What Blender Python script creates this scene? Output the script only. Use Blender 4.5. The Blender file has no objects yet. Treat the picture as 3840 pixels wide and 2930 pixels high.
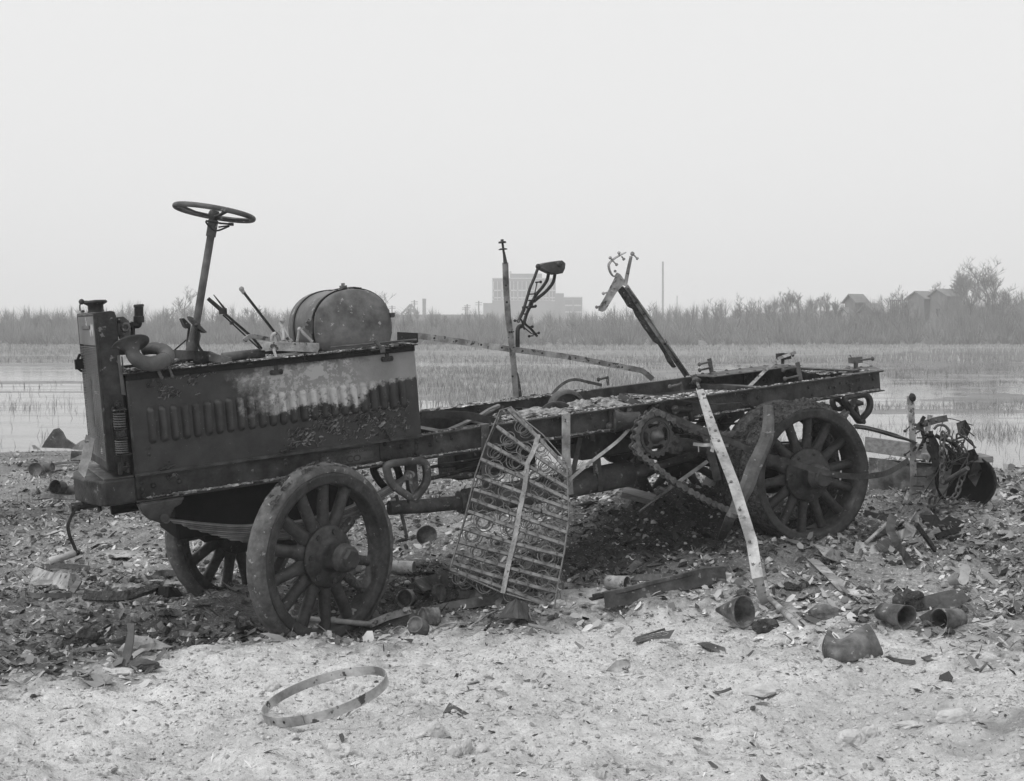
import bpy, bmesh, math, random
import numpy as np
from mathutils import Vector as V, Matrix
random.seed(7); RNG=np.random.default_rng(11)
rad=math.radians; PI=math.pi
C=bpy.context.scene.collection
SC=bpy.context.scene
# ------------------------------------------------------------------ camera, world, sun, exposure
CAMZ=2.6; FPX=4620.; CX=1920.; CY=1221.
cd=bpy.data.cameras.new('camera'); cam=bpy.data.objects.new('camera',cd); C.objects.link(cam)
cam.location=(0,0,CAMZ); cam.rotation_euler=(rad(90),0,0)
cd.sensor_fit='HORIZONTAL'; cd.sensor_width=36; cd.lens=36*FPX/3840
cd.shift_y=-(1465-CY)/3840; cd.clip_start=.05; cd.clip_end=6000
SC.camera=cam
SUN_EL,SUN_AZ=48,-118      # azimuth measured clockwise from +Y (the view direction)
w=bpy.data.worlds.new('World'); SC.world=w; w.use_nodes=True; nt=w.node_tree; nt.nodes.clear()
def NN(t,ty,**k):
    n=t.nodes.new(ty)
    for a,b in k.items(): setattr(n,a,b)
    return n
sky=NN(nt,'ShaderNodeTexSky',sky_type='NISHITA',sun_disc=False); sky.sun_elevation=rad(SUN_EL); sky.sun_rotation=rad(SUN_AZ)
sky.dust_density=6; sky.air_density=1.5
bw=NN(nt,'ShaderNodeRGBToBW'); mx=NN(nt,'ShaderNodeMix',data_type='FLOAT'); mx.inputs[0].default_value=.8
mx.inputs[3].default_value=7.3
bg=NN(nt,'ShaderNodeBackground'); bg.inputs[1].default_value=.12; ow=NN(nt,'ShaderNodeOutputWorld')
nt.links.new(sky.outputs[0],bw.inputs[0]); nt.links.new(bw.outputs[0],mx.inputs[2]); nt.links.new(mx.outputs[0],bg.inputs[0]); nt.links.new(bg.outputs[0],ow.inputs[0])
sl=bpy.data.lights.new('sun','SUN'); sl.energy=1.5; sl.angle=rad(11); sl.color=(1,1,1)
so=bpy.data.objects.new('sun',sl); C.objects.link(so)
sd=V((math.sin(rad(SUN_AZ))*math.cos(rad(SUN_EL)),math.cos(rad(SUN_AZ))*math.cos(rad(SUN_EL)),math.sin(rad(SUN_EL))))
so.rotation_euler=sd.to_track_quat('Z','Y').to_euler(); so.location=sd*50
vs=SC.view_settings; vs.view_transform='Standard'; vs.look='None'; vs.gamma=1; vs.exposure=.18
try:
    SC.cycles.use_denoising=True; SC.cycles.max_bounces=8; SC.cycles.volume_bounces=4; SC.cycles.transparent_max_bounces=16
    SC.cycles.volume_step_rate=4; SC.cycles.volume_max_steps=64
except Exception: pass
# ------------------------------------------------------------------ pixel measures -> places
CR={'A':(200,700,2.1),'B':(900,950,2.1),'C':(100,1400,2.1),'D':(800,1600,2.1),'E':(1500,1400,1.8662),'F':(1800,850,2.1),'G':(2200,1250,2.1),
 'H':(2800,1250,1.976),'I':(2200,1900,2.1),'J':(2900,1900,1.787),'K':(60,2100,2.1),'M':(900,2100,1.694),'N':(2600,950,2.117),'O':(1400,950,2.4467),
 'P':(60,1050,2.7525),'Q':(3200,1450,2.4),'R':(500,1500,2.202),'S':(1500,1950,2.7525),'W':(0,0,1.0),'Z':(0,0,.57344)}
CAMP=V((0,0,CAMZ))
def ray(c,x,y):
    o=CR[c]; return V(((o[0]+x/o[2]-CX)/FPX,1,-(o[1]+y/o[2]-CY)/FPX))
def WP(c,x,y,Z): return CAMP+ray(c,x,y)*Z
yw,pt=rad(27),rad(5.06)
TL=V((math.cos(yw)*math.cos(pt),math.sin(yw)*math.cos(pt),math.sin(pt))); TA=V((-math.sin(yw),math.cos(yw),0)); TN=TL.cross(TA)
TO=CAMP+ray('W',1247,2093)*6.96+TA*.48
TM=Matrix.Identity(4)
for i in range(3): TM[i][0]=TL[i];TM[i][1]=TA[i];TM[i][2]=TN[i];TM[i][3]=TO[i]
TMI=TM.inverted()
def TP(c,x,y,yl):       # truck-local point where the ray meets the upright plane yl metres behind the near frame rail
    r=ray(c,x,y); t=(yl+(TO-CAMP).dot(TA))/r.dot(TA); return TMI@(CAMP+r*t)
def TX(c,x,y,xl):       # truck-local point on the crosswise plane x = xl
    r=ray(c,x,y); t=(xl+(TO-CAMP).dot(TL))/r.dot(TL); return TMI@(CAMP+r*t)
def TZ(c,x,y,zl):
    r=ray(c,x,y); t=(zl+(TO-CAMP).dot(TN))/r.dot(TN); return TMI@(CAMP+r*t)
def TWd(c,x,y,Z): return TMI@WP(c,x,y,Z)
# ------------------------------------------------------------------ materials (all in greys: the photograph is black and white)
def mat(name,a,b=None,rough=.7,scale=6,bump=.3,bscale=40,metal=0,spots=None,stretch=(1,1,1),spec=.22,bdist=.01,contrast=(.35,.65),island=0):
    m=bpy.data.materials.new(name); m.use_nodes=True; t=m.node_tree; p=t.nodes['Principled BSDF']
    b=a if b is None else b
    tc=NN(t,'ShaderNodeTexCoord'); mp=NN(t,'ShaderNodeMapping'); mp.inputs['Scale'].default_value=stretch
    t.links.new(tc.outputs['Object'],mp.inputs[0])
    n=NN(t,'ShaderNodeTexNoise'); n.inputs['Scale'].default_value=scale; n.inputs['Detail'].default_value=8; n.inputs['Roughness'].default_value=.65
    t.links.new(mp.outputs[0],n.inputs['Vector'])
    r=NN(t,'ShaderNodeValToRGB'); e=r.color_ramp.elements; e[0].position=contrast[0]; e[1].position=contrast[1]
    e[0].color=(a,a,a,1); e[1].color=(b,b,b,1)
    t.links.new(n.outputs[0],r.inputs[0]); col=r.outputs[0]
    if spots:
        g1=NN(t,'ShaderNodeTexNoise'); g1.inputs['Scale'].default_value=scale*.45; g1.inputs['Detail'].default_value=10; g1.inputs['Roughness'].default_value=.7; g1.inputs['Distortion'].default_value=.5; t.links.new(mp.outputs[0],g1.inputs['Vector'])
        g2=NN(t,'ShaderNodeMapRange'); g2.inputs[1].default_value=.35;g2.inputs[2].default_value=.65;g2.inputs[3].default_value=.6;g2.inputs[4].default_value=1.35; t.links.new(g1.outputs[0],g2.inputs[0]); g3=NN(t,'ShaderNodeVectorMath',operation='SCALE'); t.links.new(col,g3.inputs[0]); t.links.new(g2.outputs[0],g3.inputs['Scale']); col=g3.outputs[0]
        g4=NN(t,'ShaderNodeMapRange'); g4.inputs[1].default_value=.35;g4.inputs[2].default_value=.65;g4.inputs[3].default_value=max(.3,rough-.15);g4.inputs[4].default_value=min(1,rough+.25); t.links.new(g1.outputs[0],g4.inputs[0]); t.links.new(g4.outputs[0],p.inputs['Roughness'])
    if spots:   # (value, scale, threshold)
        n2=NN(t,'ShaderNodeTexNoise'); n2.inputs['Scale'].default_value=spots[1]; n2.inputs['Detail'].default_value=6; n2.inputs['Roughness'].default_value=.6
        t.links.new(mp.outputs[0],n2.inputs['Vector'])
        mr=NN(t,'ShaderNodeMapRange'); mr.inputs[1].default_value=spots[2]; mr.inputs[2].default_value=spots[2]+.03
        t.links.new(n2.outputs[0],mr.inputs[0])
        mi=NN(t,'ShaderNodeMix',data_type='RGBA'); mi.inputs[7].default_value=(spots[0],)*3+(1,)
        t.links.new(mr.outputs[0],mi.inputs[0]); t.links.new(col,mi.inputs[6]); col=mi.outputs[2]
    if island:
        g=NN(t,'ShaderNodeNewGeometry'); mr=NN(t,'ShaderNodeMapRange'); mr.inputs[3].default_value=1-island; mr.inputs[4].default_value=1+island
        t.links.new(g.outputs['Random Per Island'],mr.inputs[0]); vm=NN(t,'ShaderNodeVectorMath',operation='SCALE')
        t.links.new(col,vm.inputs[0]); t.links.new(mr.outputs[0],vm.inputs['Scale']); col=vm.outputs[0]
    t.links.new(col,p.inputs['Base Color']); p.inputs['Roughness'].default_value=rough; p.inputs['Metallic'].default_value=metal
    p.inputs['Specular IOR Level'].default_value=spec
    if bump:
        nb=NN(t,'ShaderNodeTexNoise'); nb.inputs['Scale'].default_value=bscale; nb.inputs['Detail'].default_value=6
        t.links.new(mp.outputs[0],nb.inputs['Vector']); bp=NN(t,'ShaderNodeBump'); bp.inputs['Strength'].default_value=bump; bp.inputs['Distance'].default_value=bdist
        t.links.new(nb.outputs[0],bp.inputs['Height']); t.links.new(bp.outputs[0],p.inputs['Normal'])
    return m
M={}
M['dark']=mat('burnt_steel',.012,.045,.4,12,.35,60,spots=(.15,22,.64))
M['rail']=mat('sooty_rail',.02,.07,.38,9,.35,60,spots=(.2,14,.66))
M['black']=mat('soot_shade_black',.006,.014,.85,8,.4,50)  # near black for sooted parts; on the engine it stands in for shadow
M['mid']=mat('rusty_iron',.045,.13,.55,7,.45,45,spots=(.24,20,.63))
M['tank']=mat('tank_steel',.12,.2,.55,3,.15,40,spots=(.42,7,.60))
M['pale']=mat('scorched_pale_steel',.19,.42,.6,6,.35,60,spots=(.07,18,.585),contrast=(.4,.6))
M['white']=mat('whitened_steel',.2,.42,.6,6,.3,60,spots=(.13,22,.60),contrast=(.4,.6))
M['tyre']=mat('scorched_tyre',.06,.13,.8,14,.6,45,bdist=.015,spots=(.24,26,.63))
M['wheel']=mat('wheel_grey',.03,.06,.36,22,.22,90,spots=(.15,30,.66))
M['wheel2']=mat('wheel_grey_pale',.06,.11,.62,5,.3,50,spots=(.2,24,.66))  # paler grey of the horn, radiator springs, sprocket and upright blade
M['mud']=mat('burnt_rubber_crust',.015,.09,.95,30,1.0,45,bdist=.04)
M['char']=mat('charred_wood',.03,.09,.9,14,1.0,40,bdist=.03,stretch=(1,1,1),spots=(.2,30,.62))
M['wood']=mat('weathered_wood',.13,.26,.8,5,.4,30,stretch=(1,6,6))
M['wire']=mat('rusty_wire',.09,.2,.55,20,.1,60)
M['slat']=mat('slat_steel',.07,.24,.5,12,.2,60)
M['ash']=mat('ash_flakes',.2,.5,.9,9,.4,60,island=.6)
M['frag']=mat('debris_flakes',.14,.36,.9,3,.4,60,island=.9)
M['fragd']=mat('debris_dark_flakes',.045,.12,.9,3,.4,60,island=.6)
M['fragp']=mat('debris_pale_flakes',.4,.62,.9,3,.3,60,island=.35)
M['stone']=mat('pebble_stone',.32,.5,.9,12,.8,40,island=.22)
M['can']=mat('rusted_tin',.05,.2,.5,6,.5,30,spots=(.3,16,.60),contrast=(.4,.6))
M['chain']=mat('chain_steel',.05,.14,.5,20,.3,60)
M['flake']=mat('rubbish_flakes',.75,1.35,.9,3,.4,60,island=.9)
M['leaf']=mat('spring_leaves',.09,.19,.5,12,.3,50,island=.35)
M['wisp']=mat('rubbish_fibres',.7,1.1,.9,3,0,island=.8)
for k_ in ('flake','wisp'):
    t_=M[k_].node_tree; p_=t_.nodes['Principled BSDF']; l_=p_.inputs['Base Color'].links[0].from_socket; a_=NN(t_,'ShaderNodeAttribute',attribute_name='tone'); v_=NN(t_,'ShaderNodeVectorMath',operation='SCALE'); t_.links.new(l_,v_.inputs[0]); t_.links.new(a_.outputs['Fac'],v_.inputs['Scale']); t_.links.new(v_.outputs[0],p_.inputs['Base Color'])
M['heap']=mat('heap_base',.10,.45,.95,26,1.,70,bdist=.02)
M['peel']=mat('peeling_flakes',.05,.20,.6,30,.2,60,island=.6)
M['bark']=mat('tree_bark',.10,.16,.9,3,0)
M['brush']=mat('brush_twigs',.13,.24,.95,.15,0,island=.4)
M['blade']=mat('dry_grass',.24,.38,.95,.3,0,island=.45)
# ------------------------------------------------------------------ mesh builder
class MB:
    def __init__(s): s.v=[];s.f=[];s.sm=[]
    def add(s,vs,fs,smooth=False):
        o=len(s.v); s.v.extend([tuple(p) for p in vs]); s.f.extend([tuple(i+o for i in f) for f in fs]); s.sm.extend([smooth]*len(fs))
    def box(s,c,sx,sy,sz,R=None):
        c=V(c); R=R or Matrix.Identity(3); vs=[]
        for a in(-.5,.5):
            for b in(-.5,.5):
                for d in(-.5,.5): vs.append(c+R@V((a*sx,b*sy,d*sz)))
        s.add(vs,[(0,1,3,2),(4,6,7,5),(0,4,5,1),(2,3,7,6),(0,2,6,4),(1,5,7,3)])
    def ext(s,pts,vec,smooth=False):
        pts=[V(p) for p in pts]; vec=V(vec); n=len(pts)
        s.add(pts+[p+vec for p in pts],[tuple(range(n))[::-1],tuple(range(n,2*n))]+[(i,(i+1)%n,(i+1)%n+n,i+n) for i in range(n)],smooth)
    def sweep(s,path,sec,side,smooth=False,cap=True,closed=False,twist=None):
        # sec: list of (a,b): a along side, b along cross(tangent, side)
        path=[V(p) for p in path]; n=len(path); m=len(sec); vs=[]
        for i,p in enumerate(path):
            if closed: t=(path[(i+1)%n]-path[i-1])
            else: t=(path[min(i+1,n-1)]-path[max(i-1,0)])
            t.normalize(); sd=V(side[i] if isinstance(side,list) else side); sd=(sd-t*sd.dot(t))
            if sd.length<1e-6: sd=t.orthogonal()
            sd.normalize(); u=t.cross(sd)
            sc=sec[i] if isinstance(sec[0],list) else sec
            m=len(sc)
            for a,b in sc: vs.append(p+sd*a+u*b)
        fs=[]
        for i in range(n if closed else n-1):
            k=(i+1)%n
            for j in range(m): fs.append((i*m+j,i*m+(j+1)%m,k*m+(j+1)%m,k*m+j))
        s.add(vs,fs,smooth)
        if cap and not closed:
            s.add(vs[:m],[tuple(range(m))[::-1]]); s.add(vs[-m:],[tuple(range(m))])
    def strap(s,path,w,t,side): s.sweep(path,[(-w/2,-t/2),(w/2,-t/2),(w/2,t/2),(-w/2,t/2)],side)
    def tube(s,path,r,n=10,cap=True,closed=False):
        path=[V(p) for p in path]; N=len(path)
        rs=r if isinstance(r,(list,tuple)) else [r]*N
        t=(path[1]-path[0]).normalized(); sd=t.orthogonal().normalized(); vs=[]
        for i,p in enumerate(path):
            if closed: t=(path[(i+1)%N]-path[i-1]).normalized()
            else: t=(path[min(i+1,N-1)]-path[max(i-1,0)]).normalized()
            sd=(sd-t*sd.dot(t)).normalized(); u=t.cross(sd)
            for k in range(n):
                a=2*PI*k/n; vs.append(p+(sd*math.cos(a)+u*math.sin(a))*rs[i])
        fs=[]
        for i in range(N if closed else N-1):
            k2=(i+1)%N
            for j in range(n): fs.append((i*n+j,i*n+(j+1)%n,k2*n+(j+1)%n,k2*n+j))
        s.add(vs,fs,n>5)
        if cap and not closed: s.add(vs[:n],[tuple(range(n))[::-1]]); s.add(vs[-n:],[tuple(range(n))])
    def lathe(s,prof,o,ax,n=32,smooth=True,ref=None,sq=(1,1),arc=None):
        # prof: [(radius, height along axis)...]
        o=V(o);ax=V(ax).normalized(); e=(V(ref)-ax*V(ref).dot(ax)).normalized() if ref else ax.orthogonal().normalized(); g=ax.cross(e); vs=[];m=len(prof)
        a0,a1=arc or (0,2*PI); full=arc is None; cnt=n if full else n+1
        for k in range(cnt):
            a=a0+(a1-a0)*k/n
            for r,h in prof: vs.append(o+ax*h+(e*math.cos(a)*sq[0]+g*math.sin(a)*sq[1])*r)
        fs=[]
        for k in range(n):
            k2=(k+1)%cnt
            for j in range(m-1): fs.append((k*m+j,k2*m+j,k2*m+j+1,k*m+j+1))
        s.add(vs,fs,smooth)
    def bolt(s,p,ax,r=.012,h=.01,n=6):
        s.lathe([(0,h),(r*.9,h),(r,h*.8),(r,0)],p,ax,n,n>6)
    def rivet(s,p,ax,r=.012):
        s.lathe([(0,r*.75),(r*.5,r*.65),(r*.87,r*.38),(r,0)],p,ax,10)
    def stud(s,p,ax,L=.05,r=.006,hr=.014):   # a bolt with its head out at the far end
        ax=V(ax).normalized(); p=V(p); s.tube([p,p+ax*L],r,8); s.lathe([(0,0),(hr*.8,0),(hr,.004),(hr,.011),(hr*.7,.016),(0,.017)],p+ax*L,ax,8)
    def ball(s,c,r,n=12,sq=(1,1,1),jit=0,seed=0):
        c=V(c); vs=[];fs=[];m=n//2; rr=random.Random(seed)
        for i in range(m+1):
            th=PI*i/m
            for k in range(n):
                a=2*PI*k/n; q=1+(rr.random()-.5)*jit if 0<i<m else 1
                vs.append(c+V((math.sin(th)*math.cos(a)*sq[0],math.sin(th)*math.sin(a)*sq[1],math.cos(th)*sq[2]))*r*q)
        for i in range(m):
            for k in range(n): fs.append((i*n+k,(i+1)*n+k,(i+1)*n+(k+1)%n,i*n+(k+1)%n))
        s.add(vs,fs,jit<.15)
def spline(pts,n=8,closed=False):
    pts=[V(p) for p in pts]; out=[];N=len(pts)
    for i in range(N if closed else N-1):
        g=lambda k: pts[k%N] if closed else pts[max(0,min(N-1,k))]
        a,b,c,d=g(i-1),g(i),g(i+1),g(i+2)
        for k in range(n):
            t=k/n; out.append(.5*((2*b)+(c-a)*t+(2*a-5*b+4*c-d)*t*t+(3*b-3*c+d-a)*t**3))
    if not closed: out.append(pts[-1])
    return out
def obj(name,mb,m,parent=None,bevel=0,**props):
    me=bpy.data.meshes.new(name); me.from_pydata(mb.v,[],mb.f); me.update()
    me.polygons.foreach_set('use_smooth',mb.sm); me.materials.append(M[m] if isinstance(m,str) else m)
    o=bpy.data.objects.new(name,me); C.objects.link(o)
    if parent is not None: o.parent=parent
    if bevel:
        b=o.modifiers.new('bevel','BEVEL'); b.width=bevel; b.segments=2; b.limit_method='ANGLE'; b.angle_limit=rad(40)
    for k,v in props.items(): o[k]=v
    return o
def arr(name,vs,fs,m,smooth=False,parent=None,**props):
    me=bpy.data.meshes.new(name); me.from_pydata(vs.tolist() if hasattr(vs,'tolist') else vs,[],fs.tolist() if hasattr(fs,'tolist') else fs); me.update()
    if smooth: me.polygons.foreach_set('use_smooth',[True]*len(me.polygons))
    me.materials.append(M[m] if isinstance(m,str) else m)
    o=bpy.data.objects.new(name,me); C.objects.link(o)
    if parent: o.parent=parent
    for k,v in props.items(): o[k]=v
    return o
def empty(name,loc,label,cat,group=None,mtx=None):
    o=bpy.data.objects.new(name,None); C.objects.link(o); o.empty_display_size=.1
    if mtx is not None: o.matrix_world=mtx
    else: o.location=loc
    o['label']=label; o['category']=cat
    if group:o['group']=group
    return o
def tag(o,label,cat,group=None):
    o['label']=label;o['category']=cat
    if group:o['group']=group
    return o
# ------------------------------------------------------------------ terrain
def vnoise(x,y,seed=0):
    x=np.asarray(x,float);y=np.asarray(y,float)
    xi=np.floor(x).astype(np.int64);yi=np.floor(y).astype(np.int64);xf=x-xi;yf=y-yi
    def hsh(a,b):
        n=(a*374761393+b*668265263+seed*1442695041)&0xFFFFFFFF; n=((n^(n>>13))*1274126177)&0xFFFFFFFF; n=n^(n>>16); return (n&0xFFFF)/65535.
    u=xf*xf*(3-2*xf);v=yf*yf*(3-2*yf)
    return (hsh(xi,yi)*(1-u)+hsh(xi+1,yi)*u)*(1-v)+(hsh(xi,yi+1)*(1-u)+hsh(xi+1,yi+1)*u)*v-.5
GX=[-400,-4,-1,.5,2,5,400]; GY=[0,2,4,5,6,6.5,7.2,8.5,11,13.5,16,19,24,40]
GT={-4:[-1.36,-1.42,-1.52,-1.60,-1.67,-1.72,-1.78,-1.82,-1.86,-1.88,-1.90,-1.93,-2.75,-2.8],
 -1:[-1.34,-1.40,-1.50,-1.58,-1.64,-1.66,-1.82,-1.84,-1.85,-1.86,-1.88,-2.1,-2.75,-2.8],
 .5:[-1.32,-1.38,-1.48,-1.56,-1.61,-1.61,-1.70,-1.70,-1.55,-1.64,-1.9,-2.4,-2.75,-2.8],
 2:[-1.30,-1.36,-1.46,-1.53,-1.58,-1.60,-1.60,-1.54,-1.36,-1.46,-1.9,-2.6,-2.75,-2.8],
 5:[-1.30,-1.36,-1.46,-1.52,-1.54,-1.55,-1.56,-1.53,-1.52,-1.56,-2.1,-2.6,-2.75,-2.8]}
GT[-400]=GT[-4];GT[400]=GT[5]
GG=np.array([GT[k] for k in GX])
def hbase(x,y):
    x=np.asarray(x,float);y=np.asarray(y,float)
    cols=np.stack([np.interp(y,GY,GG[i]) for i in range(len(GX))],0)
    i=np.clip(np.searchsorted(GX,x)-1,0,len(GX)-2); gx=np.array(GX,float)
    t=np.clip((x-gx[i])/(gx[i+1]-gx[i]),0,1)
    c0=np.take_along_axis(cols,i[None],0)[0];c1=np.take_along_axis(cols,(i+1)[None],0)[0]
    return CAMZ+c0*(1-t)+c1*t
def height(x,y):
    x=np.atleast_1d(np.asarray(x,float));y=np.atleast_1d(np.asarray(y,float))
    h=hbase(x,y); near=np.clip((26-y)/8,0,1)
    h=h+near*(.12*vnoise(x*.9,y*.9,1)+.075*vnoise(x*2.3,y*2.3,2)+.035*vnoise(x*5.5,y*5.5,3)+.03*vnoise(x*9.1+.3,y*9.1,9))
    h=h+.24*np.exp(-((x-1.35)/.75)**2-((y-9.75)/.45)**2)+.10*np.exp(-((x-.5)/.6)**2-((y-10.)/.6)**2)
    fine=np.clip((16-y)/5,0,1)
    h=h+fine*(.034*vnoise(x*13,y*13,4)+.022*vnoise(x*26,y*26,5))
    # low mud and grass banks rising just out of the flood
    k_=x/np.maximum(y,1); inn=(y>36)&(y<158)
    l1=np.clip((y+6*vnoise(x*.1,y*.12,81)-40)/4,0,1)*np.clip((77-y-5*vnoise(x*.05,y*.1,82))/4,0,1)*np.clip((k_+.30+.1*vnoise(x*.05,y*.06,83))/.06,0,1)*np.clip((.13-k_-.16*vnoise(x*.09,y*.1,84))/.05,0,1)
    l2=np.clip((y-88)/3,0,1)*np.clip(np.abs(y+3*vnoise(x*.03,y*.05,86)-103)/3-.6,0,1)*np.clip((vnoise(x*.03,y*.08,85)+.32-np.clip((k_-.15)*2.,0,.35)*(y<140))/.1,0,1)
    l3=np.clip((vnoise(x*.16,y*.35,87)-.08)/.08,0,1)*np.clip((k_-.02)/.1,0,1)*(y<88)*.8+np.clip((vnoise(x*.1,y*.25,88)-.08)/.1,0,1)*(k_<-.15)*((y>44)&(y<88))*.8
    h=np.where(inn,-.10+.135*np.clip(np.maximum(l1,np.maximum(l2,l3)),0,1)+.015*vnoise(x*.8,y*.8,89),h)
    # far bank and hills
    s=np.clip((y-158)/10,0,1); s=s*s*(3-2*s)
    hill=np.interp(x/np.maximum(y,1)*2650+1101,[0,300,860,1040,1300,1450,1560,1640,1700,1760,1850,1960,2080,2300],[1.3,1.5,2.2,1.6,1.2,1.6,2.6,3.6,4.7,4.2,3.4,4.0,4.8,5.6])
    up=np.clip((y-165)/40,0,1)
    h=np.where(y>150,-.15+s*(.55+hill*up+.5*vnoise(x*.06,y*.06,8)),h)
    return h
def zone(x,y):      # 0 on the pale ash in front, 1 on the burnt rubbish behind a ragged line
    x=np.asarray(x,float);y=np.asarray(y,float)
    ln=np.interp(x,[-6,-2.3,-1.85,-1.72,-1.2,-.6,0,.2,.4,.8,1.3,2.2,2.7,6],[5.3,5.45,5.75,6.45,6.6,6.45,6.8,7.15,7.1,7.0,6.6,5.9,5.8,5.6])
    e=y-ln+.7*vnoise(x*2.1,y*1.3,61)+.8*vnoise(x*5.3,y*3.3,62)+.6*vnoise(x*14,y*9,63)+.5*vnoise(x*36,y*25,64)
    e=e+.55*np.exp(-((x-2.1)/.7)**2-((y-4.7)/.45)**2)*(y<5.6)*1.6+.5*np.exp(-((x-1.2)/.5)**2-((y-4.2)/.2)**2)
    g=np.exp(-((x-2.1)/.7)**2-((y-4.6)/.5)**2)*np.clip(.5+2*vnoise(x*5,y*5,65)+1.2*vnoise(x*14,y*12,66),0,1)
    return np.clip(np.maximum((e+.3)/.75,g*.8),0,1)
def tone(x,y):      # how dark or pale the rubbish is, darker under and round the truck
    x=np.asarray(x,float);y=np.asarray(y,float); t=.215+.16*vnoise(x*.7,y*.5,71)+.16*vnoise(x*2.5,y*2,72)+.12*vnoise(x*7,y*5,73)
    for cx_,cy_,sx_,sy_,d in [(.2,8.6,1.5,1.1,.17),(-1.9,6.95,.75,.45,.13),(1.7,9.2,1.,1.1,.14),(-.9,8.1,.6,.7,.13),(2.9,8.9,.7,.6,.08),(-.6,7.1,.5,.35,.08),(2.2,7.3,.9,.5,-.06),(-2.6,10.5,1.5,2.5,-.07),(1.1,7.6,.6,.4,-.05)]: t=t-d*np.exp(-((x-cx_)/sx_)**2-((y-cy_)/sy_)**2)
    return np.clip(t,.05,.5)
def gh(x,y): return float(height(x,y)[0])
def GP(c,x,y,dz=0):     # world point where the ray meets the ground
    r=ray(c,x,y); t=6.
    for _ in range(60):
        p=CAMP+r*t; e=p.z-gh(p.x,p.y)
        if abs(r.z)<1e-4: break
        t+= .7*e/(-r.z)
    p=CAMP+r*t; p.z+=dz; return p
def grid_ground():
    ys=[1.2]
    while ys[-1]<30: ys.append(ys[-1]*1.0045 if ys[-1]>3 else ys[-1]+.06)
    while ys[-1]<150: ys.append(ys[-1]*1.012)
    ys+=list(np.arange(152,215,2.5))
    while ys[-1]<5200: ys.append(ys[-1]*1.15)
    ys=np.array([-40,-5,0,.6]+ys)
    xs=list(np.arange(-3.6,3.9,.02)); a=xs[-1]
    pos=[];st=.04
    while a<5200: a+=st; st*=1.13; pos.append(a)
    neg=[];a=xs[0];st=.04
    while a>-5200: a-=st; st*=1.13; neg.append(a)
    xs=np.array(neg[::-1]+xs+pos)
    X,Y=np.meshgrid(xs,ys); Z=height(X.ravel(),Y.ravel())
    vs=np.stack([X.ravel(),Y.ravel(),Z],1); nx=len(xs);ny=len(ys)
    i=np.arange(ny-1)[:,None]*nx+np.arange(nx-1)[None]; fs=np.stack([i,i+1,i+nx+1,i+nx],-1).reshape(-1,4)
    return vs,fs
def ground_mat():
    m=bpy.data.materials.new('ash_ground'); m.use_nodes=True; t=m.node_tree; p=t.nodes['Principled BSDF']; p.inputs['Roughness'].default_value=.95; p.inputs['Specular IOR Level'].default_value=.15
    tc=NN(t,'ShaderNodeTexCoord')
    def noise(sc,det=8,ro=.65,dist=0):
        n=NN(t,'ShaderNodeTexNoise'); n.inputs['Scale'].default_value=sc;n.inputs['Detail'].default_value=det;n.inputs['Roughness'].default_value=ro;n.inputs['Distortion'].default_value=dist
        t.links.new(tc.outputs['Object'],n.inputs['Vector']); return n.outputs[0]
    def ramp(src,a,b,va,vb):
        r=NN(t,'ShaderNodeMapRange'); r.inputs[1].default_value=a;r.inputs[2].default_value=b;r.inputs[3].default_value=va;r.inputs[4].default_value=vb
        t.links.new(src,r.inputs[0]); return r.outputs[0]
    def mth(op,a,b):
        r=NN(t,'ShaderNodeMath',operation=op)
        for i,k in enumerate((a,b)):
            if isinstance(k,(int,float)): r.inputs[i].default_value=k
            else: t.links.new(k,r.inputs[i])
        return r.outputs[0]
    sx=NN(t,'ShaderNodeSeparateXYZ'); t.links.new(tc.outputs['Object'],sx.inputs[0])
    # where the pale ash lies: in front of a ragged line; the burnt rubbish lies behind it
    at=NN(t,'ShaderNodeAttribute',attribute_name='rubbish'); isdump=at.outputs['Fac']
    dark=mth('SUBTRACT',1,isdump)
    ash=mth('MULTIPLY',mth('MULTIPLY',ramp(noise(7,8,.7),.3,.75,.56,.8),ramp(noise(1.1,5,.6,.5),.35,.65,.8,1.06)),ramp(noise(45,4,.7),.3,.62,.72,1.05))
    spk=ramp(noise(70,3,.6),.62,.66,1,.32)
    ash=mth('MULTIPLY',ash,spk)
    tn=NN(t,'ShaderNodeAttribute',attribute_name='tone'); dump=mth('MULTIPLY',tn.outputs['Fac'],ramp(noise(48,7,.8),.3,.7,.35,1.5))
    lt=ramp(noise(42,4,.7,.8),.60,.64,0,.22)
    dump=mth('ADD',dump,lt)
    mx=NN(t,'ShaderNodeMix',data_type='FLOAT'); t.links.new(isdump,mx.inputs[0]); t.links.new(ash,mx.inputs[2]); t.links.new(dump,mx.inputs[3])
    far=ramp(sx.outputs[1],30,34,0,1)
    mx2=NN(t,'ShaderNodeMix',data_type='FLOAT'); t.links.new(far,mx2.inputs[0]); t.links.new(mx.outputs[0],mx2.inputs[2]); t.links.new(ramp(noise(.4,6,.7),.3,.7,.16,.30),mx2.inputs[3])
    t.links.new(mx2.outputs[0],p.inputs['Base Color'])
    bh=mth('ADD',mth('MULTIPLY',noise(30,8,.75),1.0),mth('MULTIPLY',noise(110,3,.6),.35))
    bp=NN(t,'ShaderNodeBump'); bp.inputs['Strength'].default_value=.75; bp.inputs['Distance'].default_value=.03
    t.links.new(bh,bp.inputs['Height']); t.links.new(bp.outputs[0],p.inputs['Normal'])
    return m
vs_,fs_=grid_ground()
go=arr('ground',vs_,fs_,ground_mat(),True,kind='structure',label='pale ash and burnt rubbish covering the dump')
for nm_,vl_ in (('tone',tone(vs_[:,0],vs_[:,1])),):
    a_=go.data.attributes.new(nm_,'FLOAT','POINT'); a_.data.foreach_set('value',vl_.astype(np.float32))
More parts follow.
